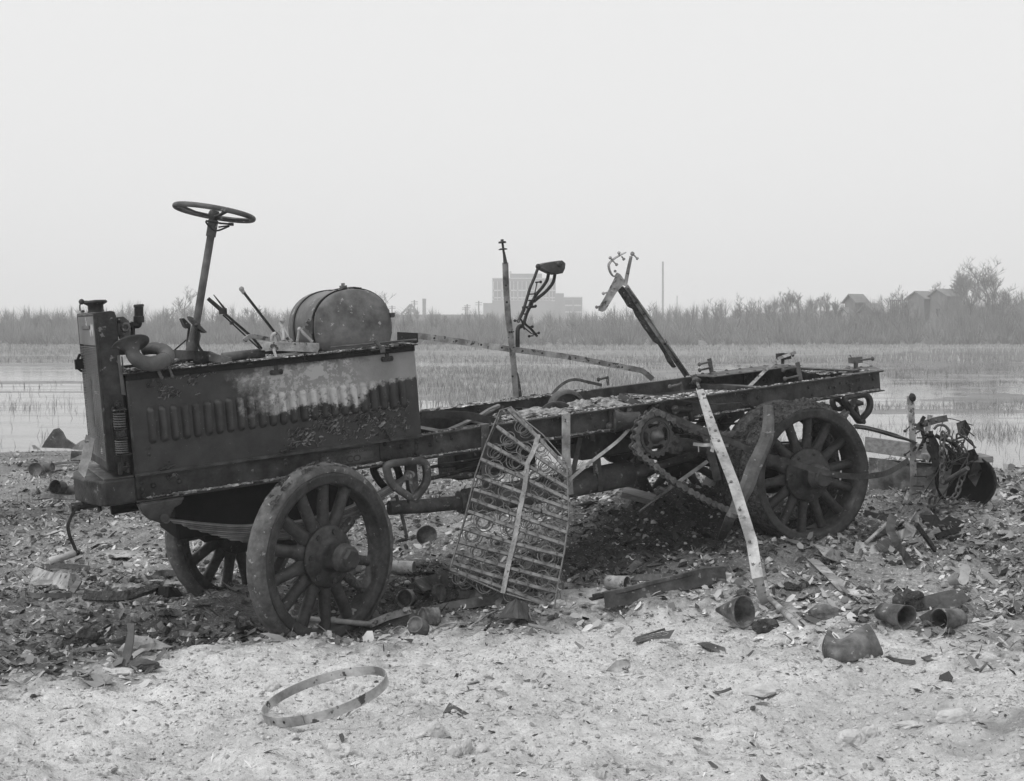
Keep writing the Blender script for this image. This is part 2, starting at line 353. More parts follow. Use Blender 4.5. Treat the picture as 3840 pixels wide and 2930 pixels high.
at_=go.data.attributes.new('rubbish','FLOAT','POINT'); at_.data.foreach_set('value',zone(vs_[:,0],vs_[:,1]).astype(np.float32))
# ------------------------------------------------------------------ water, grass, far bank
def water_mat():
    m=bpy.data.materials.new('flood_water'); m.use_nodes=True; t=m.node_tree; p=t.nodes['Principled BSDF']
    tc=NN(t,'ShaderNodeTexCoord'); mp=NN(t,'ShaderNodeMapping'); mp.inputs['Scale'].default_value=(.12,.5,1); t.links.new(tc.outputs['Object'],mp.inputs[0])
    n=NN(t,'ShaderNodeTexNoise'); n.inputs['Scale'].default_value=1.2;n.inputs['Detail'].default_value=6;n.inputs['Roughness'].default_value=.7; t.links.new(mp.outputs[0],n.inputs[0])
    r=NN(t,'ShaderNodeMapRange'); r.inputs[1].default_value=.45;r.inputs[2].default_value=.6;r.inputs[3].default_value=.05;r.inputs[4].default_value=.16; t.links.new(n.outputs[0],r.inputs[0])
    t.links.new(r.outputs[0],p.inputs['Roughness']); p.inputs['Base Color'].default_value=(.16,.16,.16,1); p.inputs['IOR'].default_value=1.33
    w_=NN(t,'ShaderNodeTexNoise'); w_.inputs['Scale'].default_value=3;w_.inputs['Detail'].default_value=3; t.links.new(tc.outputs['Object'],w_.inputs[0])
    b=NN(t,'ShaderNodeBump'); b.inputs['Strength'].default_value=.04; b.inputs['Distance'].default_value=.05; t.links.new(w_.outputs[0],b.inputs['Height']); t.links.new(b.outputs[0],p.inputs['Normal'])
    return m
wv=[(-900,10,0),(900,10,0),(900,166,0),(-900,166,0)]
arr('water',wv,[(0,1,2,3)],water_mat(),kind='structure',label='shallow flood water over the meadow')
def blades(x,y,hmin,hmax,wd,name,m,lean=.35,label=''):
    n=len(x); r=RNG.random
    z=np.where(y>16,np.maximum(height(x,y),0)-.02,height(x,y)-.01); h=hmin+(hmax-hmin)*r(n); a=r(n)*PI; ww=wd*(.6+.7*r(n))*np.maximum(1,y/35)
    dx,dy=np.cos(a)*ww/2,np.sin(a)*ww/2; lx,ly=(r(n)*2-1)*lean*h,(r(n)*2-1)*lean*h
    P=[(x-dx,y-dy,z),(x+dx,y+dy,z),(x+dx*.6+lx*.4,y+dy*.6+ly*.4,z+h*.6),(x-dx*.6+lx*.4,y-dy*.6+ly*.4,z+h*.6),(x+lx,y+ly,z+h)]
    vs=np.stack([np.stack(p,-1) for p in P],1).reshape(-1,3); i=(np.arange(n)*5)[:,None]
    fs=(i+np.array([0,1,2,3])).tolist()+(i+np.array([3,2,4])).tolist()
    return arr(name,vs,fs,m,kind='stuff',label=label)
def pick(n,ks,ys,keep):
    k=ks[0]+(ks[1]-ks[0])*RNG.random(n); y=ys[0]+(ys[1]-ys[0])*RNG.random(n); x=k*y; q=keep(k,x,y)>RNG.random(n); return x[q],y[q]
sm=lambda v,a,b: np.clip((v-a)/(b-a),0,1)
# the tussocky strip behind the truck: dense in the middle, thinning into the water on both sides
x_,y_=pick(70000,(-.36,.3),(36,78),lambda k,x,y: sm(k+.1*vnoise(x*.05,y*.05,41),-.33,-.2)*(1-sm(k+.16*vnoise(x*.1,y*.1,42),.08,.17))*sm(y+8*vnoise(x*.12,y*.1,43),38,50)*(1-sm(y+6*vnoise(x*.06,y*.1,44),70,76))*(.25+.75*(vnoise(x*.3,y*.3,21)>-.18)))
blades(x_,y_,.14,.34,.022,'grass','blade',label='tussocky dry grass on the strip behind the truck')
x_,y_=pick(84000,(-.62,.62),(88,160),lambda k,x,y: np.where(vnoise(x*.035,y*.09,22)>np.where(y>125,-.35,.0),1,.06)*np.where((y>99)&(y<107),.15,1)*(1-.75*((k>.2)&(y<140))))
blades(x_,y_,.15,.4,.02,'grass','blade',.3,label='dry meadow grass in front of the far bank')
x_,y_=pick(260000,(-.44,.44),(17,95),lambda k,x,y: np.where(vnoise(x*.22,y*.5,23)+.5*vnoise(x*.9,y*1.2,24)>.12,.6,.03)*(22/y)**.5*sm(k+.05*vnoise(y*.2,y*.2,3),-.1,.1))
blades(x_,y_,.05,.26,.012,'reeds','brush',.7,label='thin dead reeds standing in the flood water')
x_,y_=pick(12000,(-.44,-.2),(22,60),lambda k,x,y: np.where((y>32)&(y<40),.55,.05)*np.where(vnoise(x*.3,y*.4,25)>-.1,1,.12))
blades(x_,y_,.1,.36,.014,'reeds','brush',.6,label='dark reeds along the left edge of the flood water')
def hay():
    mb=MB(); c=WP('N',1322,820,62); c.z=.0
    for i in range(9):
        a=i*2*PI/9; mb.ball(c+V((math.cos(a)*.45,math.sin(a)*.3,.18)),.42,10,(1.2,1,.75),.3,i)
    mb.ball(c+V((0,0,.3)),.55,12,(1.2,1,.8),.25,31)
    tag(obj('grass_mound',mb,'brush'),'low rounded mound of dead grass standing in the water','mound')
hay()
# twigs of the brush along the far bank (nobody could count them)
def brushbank():
    nb=6800; r=RNG.random; K=34
    k=(r(nb)-.5)*1.5; y=np.where(r(nb)<.85,157.5+50*r(nb)**1.15,208+80*r(nb)); x=k*y; z=height(x,y)-.1
    sky_=np.interp(k*2650+1101,[0,60,330,560,640,860,1040,1250,1500,1560,1640,1700,1760,1850,1960,2080,2300],[676,674,676,678,682,684,682,680,678,672,664,660,664,672,668,650,640])
    cap=CAMZ+(698-sky_)/2650*y+2.0*vnoise(x*.09,y*.09,33)
    H=np.maximum(cap-z,.8)*np.where(r(nb)<.18,1.05+.35*r(nb),.45+.5*r(nb)); H=np.minimum(H,1.2+5.5*np.clip((y-158)/22,0,1)+2*r(nb)); wd=.35+.45*r(nb)
    S=[]
    for q in range(K):
        g1=RNG.normal(0,.5,nb); g2=RNG.normal(0,.5,nb); rr2=np.clip(np.sqrt(g1*g1+g2*g2),0,1.2); t0=r(nb)*.55*(q>4); L=H*(.62+.38*r(nb)); hh=L*np.sqrt(np.clip(1-(rr2/1.35)**2,.1,1))
        tx,ty,tz=x+g1*H*wd,y+g2*H*wd,z+hh; bx,by,bz=x+(tx-x)*t0*.8,y+(ty-y)*t0*.8,z+hh*t0; w_=(.035+.035*(q<4))*(.7+.6*r(nb))
        S.append(np.stack([np.stack(p,-1) for p in [(bx-w_,by,bz),(bx+w_,by,bz+w_*.4),(tx,ty,tz)]],1))
    vs=np.concatenate(S,0).reshape(-1,3)
    # scrubby saplings standing out of the brush, fans of fine twigs
    S=[]
    rr=random.Random(77)
    for q in range(500):
        kx=rr.uniform(-.7,.7); yy=rr.uniform(166,210); xx=kx*yy; zz=gh(xx,yy)
        sk=float(np.interp(kx*2650+1101,[0,330,560,700,860,1040,1250,1500,1640,1760,1960,2080],[654,650,656,658,664,664,660,648,638,638,642,618])); H=CAMZ+(700-sk+rr.choice([-14,-8,-4,0,4,12])*rr.uniform(.6,1.2))/2650*yy-zz
        if H<1.5: continue
        sp_=rr.uniform(.8,1.7)
        for i in range(80):
            a=rr.uniform(0,2*PI); rad_=abs(rr.gauss(0,.5))*sp_; tx=xx+math.cos(a)*rad_*H*.42; tz=zz+H*min(1,rr.uniform(.5,1.0)+.0)-rad_*H*.12; ty=yy+math.sin(a)*rad_*H*.4
            f=rr.uniform(.15,.7); bx,bz=xx+(tx-xx)*f*.5,zz+H*.25+(tz-zz-H*.25)*f; w=.028
            w=.022
            S.append([(bx-w,yy,bz),(bx+w,yy,bz+.02),(tx,ty,tz)])
        S.append([(xx-.07,yy,zz-.2),(xx+.07,yy,zz-.2),(xx,yy,zz+H*.9)])
    sv=np.array(S).reshape(-1,3); vs=np.concatenate([vs,sv],0); fs=np.arange(len(vs)).reshape(-1,3)
    return arr('brush',vs,fs,'brush',kind='stuff',label='dense leafless brush along the far bank')
brushbank()
# ------------------------------------------------------------------ bare trees
def tree(c,x,ytop,ybase,Z,spread=.42,lv=5,seed=0,label='',dense=1.,trunk=1.):
    rr=random.Random(seed); b=WP(c,x,ybase,Z); t=WP(c,x,ytop,Z); b.z=gh(b.x,b.y)-.1; H=t.z-b.z
    root=empty('bare_tree',b,label,'tree','bare trees along the far bank')
    tr=MB(); cr=MB(); r0=H*.016*trunk
    pts=[V((0,0,0))];d=V((rr.uniform(-.1,.1),0,1))
    for i in range(4): d=(d+V((rr.uniform(-.18,.18),rr.uniform(-.1,.1),0))).normalized(); pts.append(pts[-1]+d*H*.13)
    tr.tube(pts,[r0,r0*.85,r0*.75,r0*.65,r0*.55],6)
    def br(p,d,L,r,l):
        q=p;path=[p]
        for i in range(3):
            d=(d+V((rr.uniform(-.3,.3),rr.uniform(-.3,.3),rr.uniform(-.05,.22)))).normalized(); q=q+d*L/3; path.append(q)
        r=max(r,.020); cr.tube(path,[r,r*.8,r*.6,r*.4],3,cap=False)
        if l<=0: return
        for i in range(int((2.4 if l>2 else 3.2)*dense+rr.random())):
            k=rr.choice([1,2,3]); a=rr.uniform(0,2*PI); nd=(d*rr.uniform(.5,1)+V((math.cos(a),math.sin(a),.25))*rr.uniform(.5,1.1)*spread*2).normalized()
            br(path[k],nd,L*rr.uniform(.55,.85),r*.6,l-1)
    for i in range(6):
        a=rr.uniform(0,2*PI); k=rr.choice([2,3,4,4]); nd=V((math.cos(a)*spread*1.4,math.sin(a)*spread,rr.uniform(.5,1.1))).normalized()
        br(pts[k],nd,H*.21,r0*.5,lv-1)
    br(pts[4],V((0,0,1)),H*.22,r0*.5,lv-1)
    obj('trunk',tr,'bark',root); obj('crown',cr,'bark',root); return root
T=tree
T('P',1735,30,640,176,.42,5,1,'tall bare tree left of the steering column, standing above the brush')
T('P',1590,260,640,170,.55,5,2,'spreading bare tree just left of the tall one behind the pedals')
T('P',1150,270,640,172,.42,4,3,'small bare tree behind the elbow pipe of the radiator')
T('P',500,320,640,170,.45,4,4,'bare tree left of the radiator cap')
T('P',180,350,640,165,.5,4,5,'low bare tree nearest the left edge of the view')
T('P',360,380,640,168,.5,4,6,'low bare tree second from the left edge')
T('A',1640,910,1150,168,.5,5,7,'bushy bare tree directly behind the ball-topped lever')
T('O',50,300,620,180,.45,4,8,'thin bare tree peeping over the right end of the tank',.8)
T('O',640,530,640,180,.5,4,9,'small bare tree right of the stub chimney')
T('N',190,335,560,175,.5,4,10,'bare tree at the left foot of the hill')
T('N',370,310,560,178,.42,4,11,'slim bare tree on the left slope of the hill')
T('N',480,320,540,176,.42,4,12,'rounded bare tree left of the hilltop pair')
T('N',730,280,500,180,.5,5,13,'broad bare tree on the top of the hill')
T('N',775,300,500,182,.35,4,14,'darker upright tree touching the hilltop tree',1.4)
T('N',600,345,520,178,.42,4,27,'low bare tree between the rounded one and the hilltop pair')
T('N',880,340,520,178,.42,4,15,'bare tree on the right slope just below the hilltop')
T('N',950,330,540,176,.35,4,16,'slender bare tree midway between hilltop and barn')
T('N',1050,315,540,176,.5,5,17,'rounded bare tree next left of the small barn')
T('N',1145,350,560,172,.3,4,18,'dark crooked tree trunk just left of the small barn',1.2,2)
T('N',1510,290,620,170,.35,4,19,'tall thin tree right of the small barn')
T('N',1600,300,650,166,.4,5,20,'forked bare tree halfway between the small barn and the farm sheds')
T('N',1700,280,650,164,.42,5,21,'bare tree in front of the left gable of the farm sheds')
T('N',2090,150,560,190,.5,6,22,'big rounded bare tree rising behind the right farm shed',1.2)
T('N',2140,170,560,200,.5,5,23,'bare tree partly cut by the right edge behind the farm sheds',1.2)
for i_,(x_,y_,z_,l_) in enumerate([(2185,120,176,'tall bare tree beyond the right farm shed, nearest the big rounded one'),(2330,60,170,'tallest bare tree at the right edge of the hillside'),(2460,150,172,'last bare tree at the extreme right'),(1930,230,200,'bare tree whose crown shows between the two farm sheds')]): T('N',x_,y_,600,z_,.5,5,40+i_,l_,1.2)
T('O',2100,480,640,180,.5,4,24,'small bare tree behind the free end of the bent strap')
T('F',1330,580,700,176,.5,4,25,'bushy bare tree between the factory and the tall chimney')
T('P',2100,330,640,170,.45,5,26,'bare tree just right of the steering column')
# ------------------------------------------------------------------ buildings
M['brick']=mat('far_brick',.10,.15,.9,.5,0); M['concrete']=mat('far_concrete',.42,.48,.9,.5,0); M['glass']=mat('far_glazing',.03,.06,.4,1,0)
M['shed']=mat('barn_boards',.11,.17,.9,1,0,stretch=(3,3,.3)); M['roofm']=mat('barn_roof',.13,.22,.8,1,0); M['plaster']=mat('whitewash',.5,.6,.9,1,0)
def bb(mb,x0,x1,y0,y1,z0,z1): mb.box(((x0+x1)/2,(y0+y1)/2,(z0+z1)/2),x1-x0,y1-y0,z1-z0)
def factory():
    Z=520
    P=lambda x,y: WP('F',x,y,Z)
    base=0.; o=P(350,700); root=empty('factory',(o.x,o.y,base),'large pale brick factory block with glazed bays behind the leaning posts','factory')
    def L(x): return P(x,700).x-o.x
    def H(y): return P(350,y).z-base
    s=MB()
    # main block, stepped penthouse, low left wing, right wing and stair tower
    bb(s,L(98),L(596),0,34,0,H(412)); obj('main_block',s,'brick',root)
    s=MB(); bb(s,L(235),L(490),4,30,H(412),H(368)); obj('penthouse',s,'brick',root)
    s=MB(); bb(s,L(28),L(98)-.02,-6,30,0,H(605)); bb(s,L(98)-.01,L(560),-6,-.02,0,H(585)); obj('low_wing',s,'brick',root)
    s=MB(); bb(s,L(596)+.02,L(662),2,26,0,H(525)); obj('stair_tower',s,'brick',root)
    s=MB(); bb(s,L(662)+.02,L(808),2,28,0,H(560)); obj('right_wing',s,'brick',root)
    s=MB(); bb(s,L(96),L(598),-.25,34.2,H(412),H(404)); bb(s,L(660),L(810),1.8,28.2,H(560),H(553)); obj('cornice',s,'concrete',root)
    xs=[120,232,298,375,410,480,512,590]
    bays=[(110,165),(178,232),(242,290),(302,360),(368,425),(436,492),(500,540),(548,590)]
    rows=[(432,498),(512,556),(566,580)]
    for a,b in bays:
        for c,d in rows:
            w_=MB(); x0,x1,z1,z0=L(a),L(b),H(c),H(d)
            bb(w_,x0,x1,-.12,-.01,z0,z1); wo=obj('window',w_,'glass',root)
            f=MB(); bb(f,x0,x1,-.35,-.01,z0-.5,z0); bb(f,(x0+x1)/2-.12,(x0+x1)/2+.12,-.2,-.125,z0,z1); bb(f,x0-.35,x0-.02,-.3,-.01,z0,z1); obj('sill',f,'concrete',wo)
    for a,b in [(672,728),(742,800)]:
        for c,d in [(578,615),(632,668)]:
            w_=MB(); bb(w_,L(a),L(b),1.88,1.99,H(d),H(c)); wo=obj('window',w_,'glass',root)
            f=MB(); bb(f,L(a),L(b),1.7,1.99,H(d)-.5,H(d)); obj('sill',f,'concrete',wo)
    s=MB(); s.tube([(L(240),10,H(370)),(L(240),10,H(345))],.5,10); obj('roof_pipe',s,'concrete',root)
factory()
def stack(c,x,y0,y1,w0,w1,Z,label,square=False,cat='chimney'):
    b=WP(c,x,y1,Z); b.z=gh(b.x,b.y)-.3; t=WP(c,x,y0,Z); H=t.z-b.z; r=FPX; k=Z/FPX/CR[c][2]/2
    mb=MB(); mb.lathe([(w1*k,0),(w0*k,H*.97),(w0*k*1.08,H*.97),(w0*k*1.08,H),(w0*k*.7,H),(w0*k*.7,H-.5),(0,H-.5)],(0,0,0),(0,0,1),4 if square else 20,not square,ref=(1,1,0) if square else (1,0,0))
    o=obj('chimney',mb,'brick'); o.location=b; return tag(o,label,cat)
stack('F',1440,276,640,14,17,480,'tall slender factory chimney standing alone right of the leaning post')
stack('O',467,418,560,34*1.3,34*1.3,420,'short square stub chimney beside the open roof truss',True)
stack('F',1552,545,640,6,8,460,'thin short smokestack giving off a wisp of steam')
def truss():
    Z=400; mb=MB(); P=lambda x,y:WP('O',x,y,Z); o=P(340,560)
    for a,b in [((255,562),(343,470)),((343,470),(415,555)),((300,518),(380,518)),((343,470),(343,562)),((290,560),(343,520)),((400,560),(343,520))]:
        mb.tube([P(*a)-o,P(*b)-o],.35,5)
    ob=obj('roof_truss',mb,'brick'); ob.location=o; tag(ob,'open triangular roof truss left of the stub chimney','roof truss')
truss()
def pole(x,y0,Z,label,c='O',y1=600):
    b=WP(c,x,y1,Z); t=WP(c,x,y0,Z); b.z=gh(b.x,b.y); H=t.z-b.z; mb=MB(); mb.tube([(0,0,0),(0,0,H)],.22,6)
    mb.box((0,0,H*.93),2.2,.15,.18); mb.box((0,0,H*.85),2.2,.15,.18)
    o=obj('utility_pole',mb,'brick'); o.location=b; tag(o,label,'utility pole','utility poles near the factory')
pole(377,430,380,'utility pole standing behind the open roof truss'); pole(845,490,400,'shorter of two utility poles close together left of the factory'); pole(861,468,400,'taller of two utility poles close together left of the factory')
pole(967,438,390,'lone utility pole nearest the factory wall'); pole(172,480,380,'utility pole just right of the fuel tank')
def wallbank():      # long low wall left of factory
    Z=380; a=WP('O',190,563,Z); b=WP('O',1010,563,Z); mb=MB(); mb.box(((a.x+b.x)/2,Z+1,a.z/2),b.x-a.x,.6,a.z)
    x=a.x
    while x<b.x: mb.box((x,Z+.5,a.z/2),.5,.4,a.z+.6); x+=7
    tag(obj('boundary_wall',mb,'brick'),'long low boundary wall left of the factory below the roof truss','wall')
wallbank()
def house(c,gx0,gx1,ridge,eave,base,x2,Z,label,name='barn',depth=7,white=False,yaw=0):
    # gable end gx0..gx1 in view; the long side runs to x2
    P=lambda x,y:WP(c,x,y,Z); o=P(gx0,base); o.z=gh(o.x,o.y)-.2
    W=P(gx1,base).x-o.x; L=P(x2,base).x-P(gx1,base).x; He=P(gx0,eave).z-o.z; Hr=P(gx0,ridge).z-o.z
    root=empty(name,o,label,name)
    # rotated about z: gable faces left-front, long wall right-front
    u=V((.55,-.835,0)); v=V((.835,.55,0)); gw=W/.55; ll=L/.835
    mb=MB(); q=[V((0,0,0)),u*gw,u*gw+V((0,0,He)),u*gw/2+V((0,0,Hr)),V((0,0,He))]
    mb.ext(q,v*ll); obj('wall',mb,'plaster' if white else 'shed',root)
    rf=MB()
    for s_ in (0,1):
        e=(V((0,0,He)) if s_==0 else u*gw+V((0,0,He))); r_=u*gw/2+V((0,0,Hr)); out=(e-r_).normalized()
        nrm=V((0,0,.12)); rf.ext([r_+nrm*.5-v*.4,e+out*.5+nrm*.5-v*.4,e+out*.5+nrm*1.8-v*.4,r_+nrm*1.8-v*.4],v*(ll+.8))
    obj('roof',rf,'roofm',root)
    d=MB(); c0=u*gw*.4+V((0,0,He*.25)); d.ext([c0-v*.06,c0+u*gw*.22-v*.06,c0+u*gw*.22+V((0,0,He*.3))-v*.06,c0+V((0,0,He*.3))-v*.06],v*.05); obj('door',d,'black',root)
    return root
house('N',1203,1262,335,385,500,1372,182,'tall narrow barn with a pale pitched roof on the right hillside')
house('N',1330,1395,408,460,505,1480,174,'low shed with a sagging roof in front of the tall narrow barn')
house('N',1172,1205,440,466,492,1236,173,'small whitewashed lean-to at the foot of the tall narrow barn','lean_to',white=True)
house('N',1706,1790,312,360,460,1905,192,'left of two wide farm sheds on the right hillside','shed')
house('N',1876,1960,294,340,450,2100,190,'right of two wide farm sheds, below the big rounded tree','shed')
def fence(c,xa,ya,xb,yb,Z,label):
    a=WP(c,xa,ya,Z);b=WP(c,xb,yb,Z); mb=MB(); n=9
    for i in range(n+1):
        p=a.lerp(b,i/n); g=gh(p.x,p.y); mb.box((p.x,p.y,(g+p.z)/2),.15,.15,p.z-g+.1)
    mb.tube([a,b],.07,5); tag(obj('fence',mb,'shed'),label,'fence')
fence('N',1565,375,1705,372,178,'rail fence running left from the farm sheds')
# ------------------------------------------------------------------ steam and haze
def vol(name,mb,dens,label,aniso=0.,col=1.):
    m=bpy.data.materials.new(name+'_volume'); m.use_nodes=True; t=m.node_tree; t.nodes.clear()
    o=NN(t,'ShaderNodeOutputMaterial'); v=NN(t,'ShaderNodeVolumePrincipled'); v.inputs['Anisotropy'].default_value=aniso; v.inputs['Color'].default_value=(col,col,col,1); v.inputs['Density'].default_value=dens
    t.links.new(v.outputs[0],o.inputs['Volume'])
    return obj(name,mb,m,kind='stuff',label=label)
def plume(c,pts,Z,r0,r1,name,label,dens):
    path=spline([WP(c,x,y,Z) for x,y in pts],6); n=len(path); mb=MB()
    mb.tube(path,[(r0+(r1-r0)*(i/(n-1))**.8)*(1 if i<n*.6 else max(.03,math.cos((i/(n-1)-.6)/.4*PI/2))) for i in range(n)],16); vol(name,mb,dens,label,-.45)
plume('F',[(238,352),(262,300),(330,210),(430,110)],516,.6,7.,'steam_plume','white steam blowing up right from the factory roof',.03)
plume('F',[(1552,540),(1600,505),(1670,470),(1760,440)],458,.5,3.5,'steam_plume','wisp of steam drifting right from the thin short smokestack',.04)
hz=MB(); bb(hz,-620,620,-8,980,-1.2,48); vol('haze',hz,.0017,'thin mist lying over the flooded meadow and far bank',col=1.)
# ------------------------------------------------------------------ the burnt truck
truck=empty('burnt_truck',TO,'burnt out chain drive truck chassis with riveted bonnet, standing on the rubbish dump','truck',mtx=TM)
TMI3=TMI.to_3x3()
def dl(v): return (TMI3@V(v)).normalized()
def tp(c,pts,y): return [TP(c,a,b,y) for a,b in pts]
def tpy(pts):   # (crop,x,y,yl)
    return [TP(*p) for p in pts]
YN=V((0,-1,0)); UP=V((0,0,1)); XF=V((1,0,0))
def rail(name,yw,out,x0,x1,z0,z1,bolts=()):
    mb=MB(); t=.009
    bb(mb,x0,x1,min(yw,yw+t),max(yw,yw+t),z0,z1)
    a,b=(yw-out,yw-.0005) if out>0 else (yw+t+.0005,yw+t-out)
    bb(mb,x0,x1,a,b,z1-t,z1); bb(mb,x0,x1,a,b,z0,z0+t)
    for x,z in bolts: mb.rivet((x,yw-.001,z),YN,.013)
    return obj(name,mb,'rail',truck,.002)
rb=[]
for x in (.92,1.02,1.5,1.56,2.06,2.6,2.68,3.35,3.95,4.32,4.42): rb+=[(x,.505),(x+.03,.445)]
for c,x,y in [('H',80,480),('H',612,405),('H',652,400),('H',692,368),('H',765,390),('H',835,345),('H',835,412),('H',935,340),('H',940,400),('H',698,432)]:
    p=TP(c,x,y,.045); rb.append((p.x,p.z))
rail('frame_rail',.045,.045,-.955,4.655,.40,.557,rb)
rail('frame_rail',.85,-.045,-.95,4.05,.42,.605,[(1.6,.56),(1.75,.52),(1.8,.56),(2.3,.55),(2.36,.5),(3.2,.5),(3.45,.55),(3.45,.5)])
# side plates on the near rail
mb=MB(); a=TP('C',865,850,.036); b=TP('C',1262,800,.036); bb(mb,-.95,b.x,.036,.0445,.411,.546)
for x,y in [(905,858),(998,884),(1118,820),(1200,852),(912,916),(916,966),(1128,938)]: mb.rivet(TP('C',x,y,.036),YN,.017)
obj('side_plate',mb,'dark',truck,.002)
mb=MB(); p0=TP('D',1312,200,.036); p1=TP('E',238,500,.036); bb(mb,p0.x,p1.x,.036,.0445,.411,.546)
for c,x,y in [('D',1382,248),('D',1352,140),('D',1480,155),('D',1548,226),('D',1600,212),('D',1600,165),('D',1600,118),('E',67,572),('E',115,512),('E',115,562),('E',212,503),('E',12,512)]: mb.rivet(TP(c,x,y,.036),YN,.015)
obj('side_plate',mb,'dark',truck,.002)
# maker's plate with its lettering
p0=TP('R',1545,500,.043);p1=TP('R',1982,440,.043)
mb=MB(); za,zb_=.437,.525; bb(mb,p0.x,p1.x,.034,.0445,za,zb_); npl=obj('name_plate',mb,'mid',truck,.001)
def text(s,x,z,size,parent,m,y=.0335,ext=.0008,bold=.0,sx=1):
    cu=bpy.data.curves.new('lettering','FONT'); cu.body=s; cu.size=size; cu.extrude=ext; cu.offset=bold; cu.align_x='CENTER'
    t_=bpy.data.objects.new('lettering',cu); C.objects.link(t_); me=bpy.data.meshes.new_from_object(t_.evaluated_get(bpy.context.evaluated_depsgraph_get())); bpy.data.objects.remove(t_)
    me.materials.clear(); me.materials.append(M[m]); o=bpy.data.objects.new('lettering',me); C.objects.link(o); o.parent=parent; o.location=(x,y,z); o.rotation_euler=(rad(90),0,0); o.scale=(sx,1,1); return o
M['ink']=mat('name_ink',.03,.04,.6,9,0)
xm=(p0.x+p1.x)/2
text('AMERICAN LOCOMOTIVE COMPANY',xm,.502,.0215,npl,'ink',bold=.0004,sx=1.0)
text('ALCO',xm,.449,.056,npl,'ink',bold=.0012,sx=1.15)
mb=MB()
for z in (.4415,.5205): bb(mb,p0.x+.004,p1.x-.004,.0325,.0339,z-.0012,z+.0012)
for x in (p0.x+.005,p1.x-.005): bb(mb,x-.0012,x+.0012,.0325,.0339,.4415,.5205)
obj('border',mb,'ink',npl)
# cross members
def cross(x,w=.07,z0=.42,z1=.55,name='cross_member'):
    mb=MB(); bb(mb,x,x+.008,.055,.845,z0,z1); bb(mb,x+.0081,x+w,.055,.845,z1-.008,z1); bb(mb,x+.0081,x+w,.055,.845,z0,z0+.008)
    return obj(name,mb,'rail',truck)
for x in (.95,1.86,2.78,3.52): cross(x)
# front bumper beam
q=[TZ('C',600,872,.545),TZ('C',862,842,.545)]
near=q[0]; mb=MB(); xf=near.x
out=[(-.955,.0),(xf+.02,.0),(xf-.0,.03),(xf-.06,.22),(xf-.09,.42),(xf-.06,.64),(xf,.80),(xf+.03,.84),(-.955,.84)]
z0b=TP('C',610,1058,0).z
mb.ext([(x,y,.545) for x,y in out],(0,0,z0b-.545)); obj('bumper_beam',mb,'dark',truck,.012)
mb=MB(); 
for c,x,y in [('C',665,800),('C',610,832),('C',575,735)]:
    p=TZ(c,x,y,.547); mb.lathe([(.016,0),(.016,.003),(0,.003)],p,UP,10)
bb(mb,-1.12,-.958,.02,.80,.546,.556); obj('radiator_seat',mb,'mid',truck,.002)
# starting crank
mb=MB(); cp=tp('C',[(560,1028),(430,1045),(350,1055)],.34); mb.tube(cp,[.022,.022,.024],12); mb.tube(tp('C',[(400,1030),(385,1080)],.34),.026,12); mb.tube(tp('C',[(575,1025),(575,1080)],.34),.014,8)
arm=spline(tp('C',[(378,1070),(345,1140),(325,1200),(338,1280),(372,1360),(395,1415)],.34),6); mb.sweep(arm,[(-.012,-.009),(.012,-.009),(.012,.009),(-.012,.009)],YN)
mb.ball(TP('C',396,1415,.34),.018,10)
ck=obj('starting_crank',mb,'dark',truck,.001)
mb=MB(); g=tp('C',[(388,1412),(370,1420),(190,1480),(178,1484)],.33); mb.tube(g,[.012,.021,.0235,.022],14); obj('grip',mb,'white',ck)
# radiator
zt,zb=1.484,.60; xf_,xb=-1.093,-.972; W_=.70
mb=MB()
outl=[(xf_,zb),(xf_,zt),(xb-.03,zt+.006),(xb-.008,zt),(xb,zt-.03),(xb,zb)]
mb.ext([(x,0.02,z) for x,z in outl],(0,.016,0)); mb.ext([(x,W_-.02,z) for x,z in outl],(0,.016,0))
mb.ext([(xf_,.036,zt-.004),(xb-.03,.036,zt+.004),(xb-.008,.036,zt-.003),(xb-.002,.036,zt-.03),(xb-.012,.036,zt-.03),(xb-.03,.036,zt-.012),(xf_,.036,zt-.016)],(0,W_-.056,0))
bb(mb,xb-.012,xb-.002,.0365,W_-.0205,zb,zt-.031); bb(mb,xf_,xb-.013,.0365,W_-.0205,zb,zb+.05)
bb(mb,xf_-.004,xf_+.012,.012,.034,zb,zt-.001)
rd=obj('radiator',mb,'dark',truck,.004)
zg=TP('P',838,680,0.0).z
mb=MB(); bb(mb,xf_+.002,xf_+.012,.0365,W_-.0205,zg,zt-.017); ht=obj('header_tank',mb,'tank',rd)
mb=MB(); bb(mb,xf_-.004,xf_+.0015,.22,.50,zg+.09,zt-.07); mb2=MB(); obj('badge_plate',mb,'mid',rd,.002)
mb=MB(); z=zb+.052; k=0
while z<zg-.004:
    n=26; pth=[V((xf_+.006+.003*math.sin(i*1.9+k),.037+(W_-.058)*i/n,z+.0016*math.sin(i*2.3+k*.7)+(.006*math.exp(-((i-12+ (z-1)*6)/1.6)**2) if .82<z<1.12 else 0))) for i in range(n+1)]
    mb.strap(pth,.012,.0035,XF); z+=.0098; k+=1
bb(mb,xf_+.022,xf_+.024,.037,W_-.021,zb+.051,zg); obj('grille',mb,'tank',rd)
cc=TP('P',832,322,.35); cc.z=zt+.004; cc.x=-1.03
mb=MB(); mb.lathe([(.048,0),(.044,.012),(.044,.04),(.066,.052),(.068,.060),(.06,.068),(0,.072)],cc,UP,24)
mb.strap(spline([cc+V((-.03,0,.065)),cc+V((-.066,0,.068)),cc+V((-.085,0,.05)),cc+V((-.088,0,.015))],5),.016,.006,YN); mb.ball(cc+V((-.075,0,.066)),.017,10)
mb.tube([cc+V((-.075,-.03,.01)),cc+V((-.075,.03,.01))],.008,8)
obj('filler_cap',mb,'dark',rd)
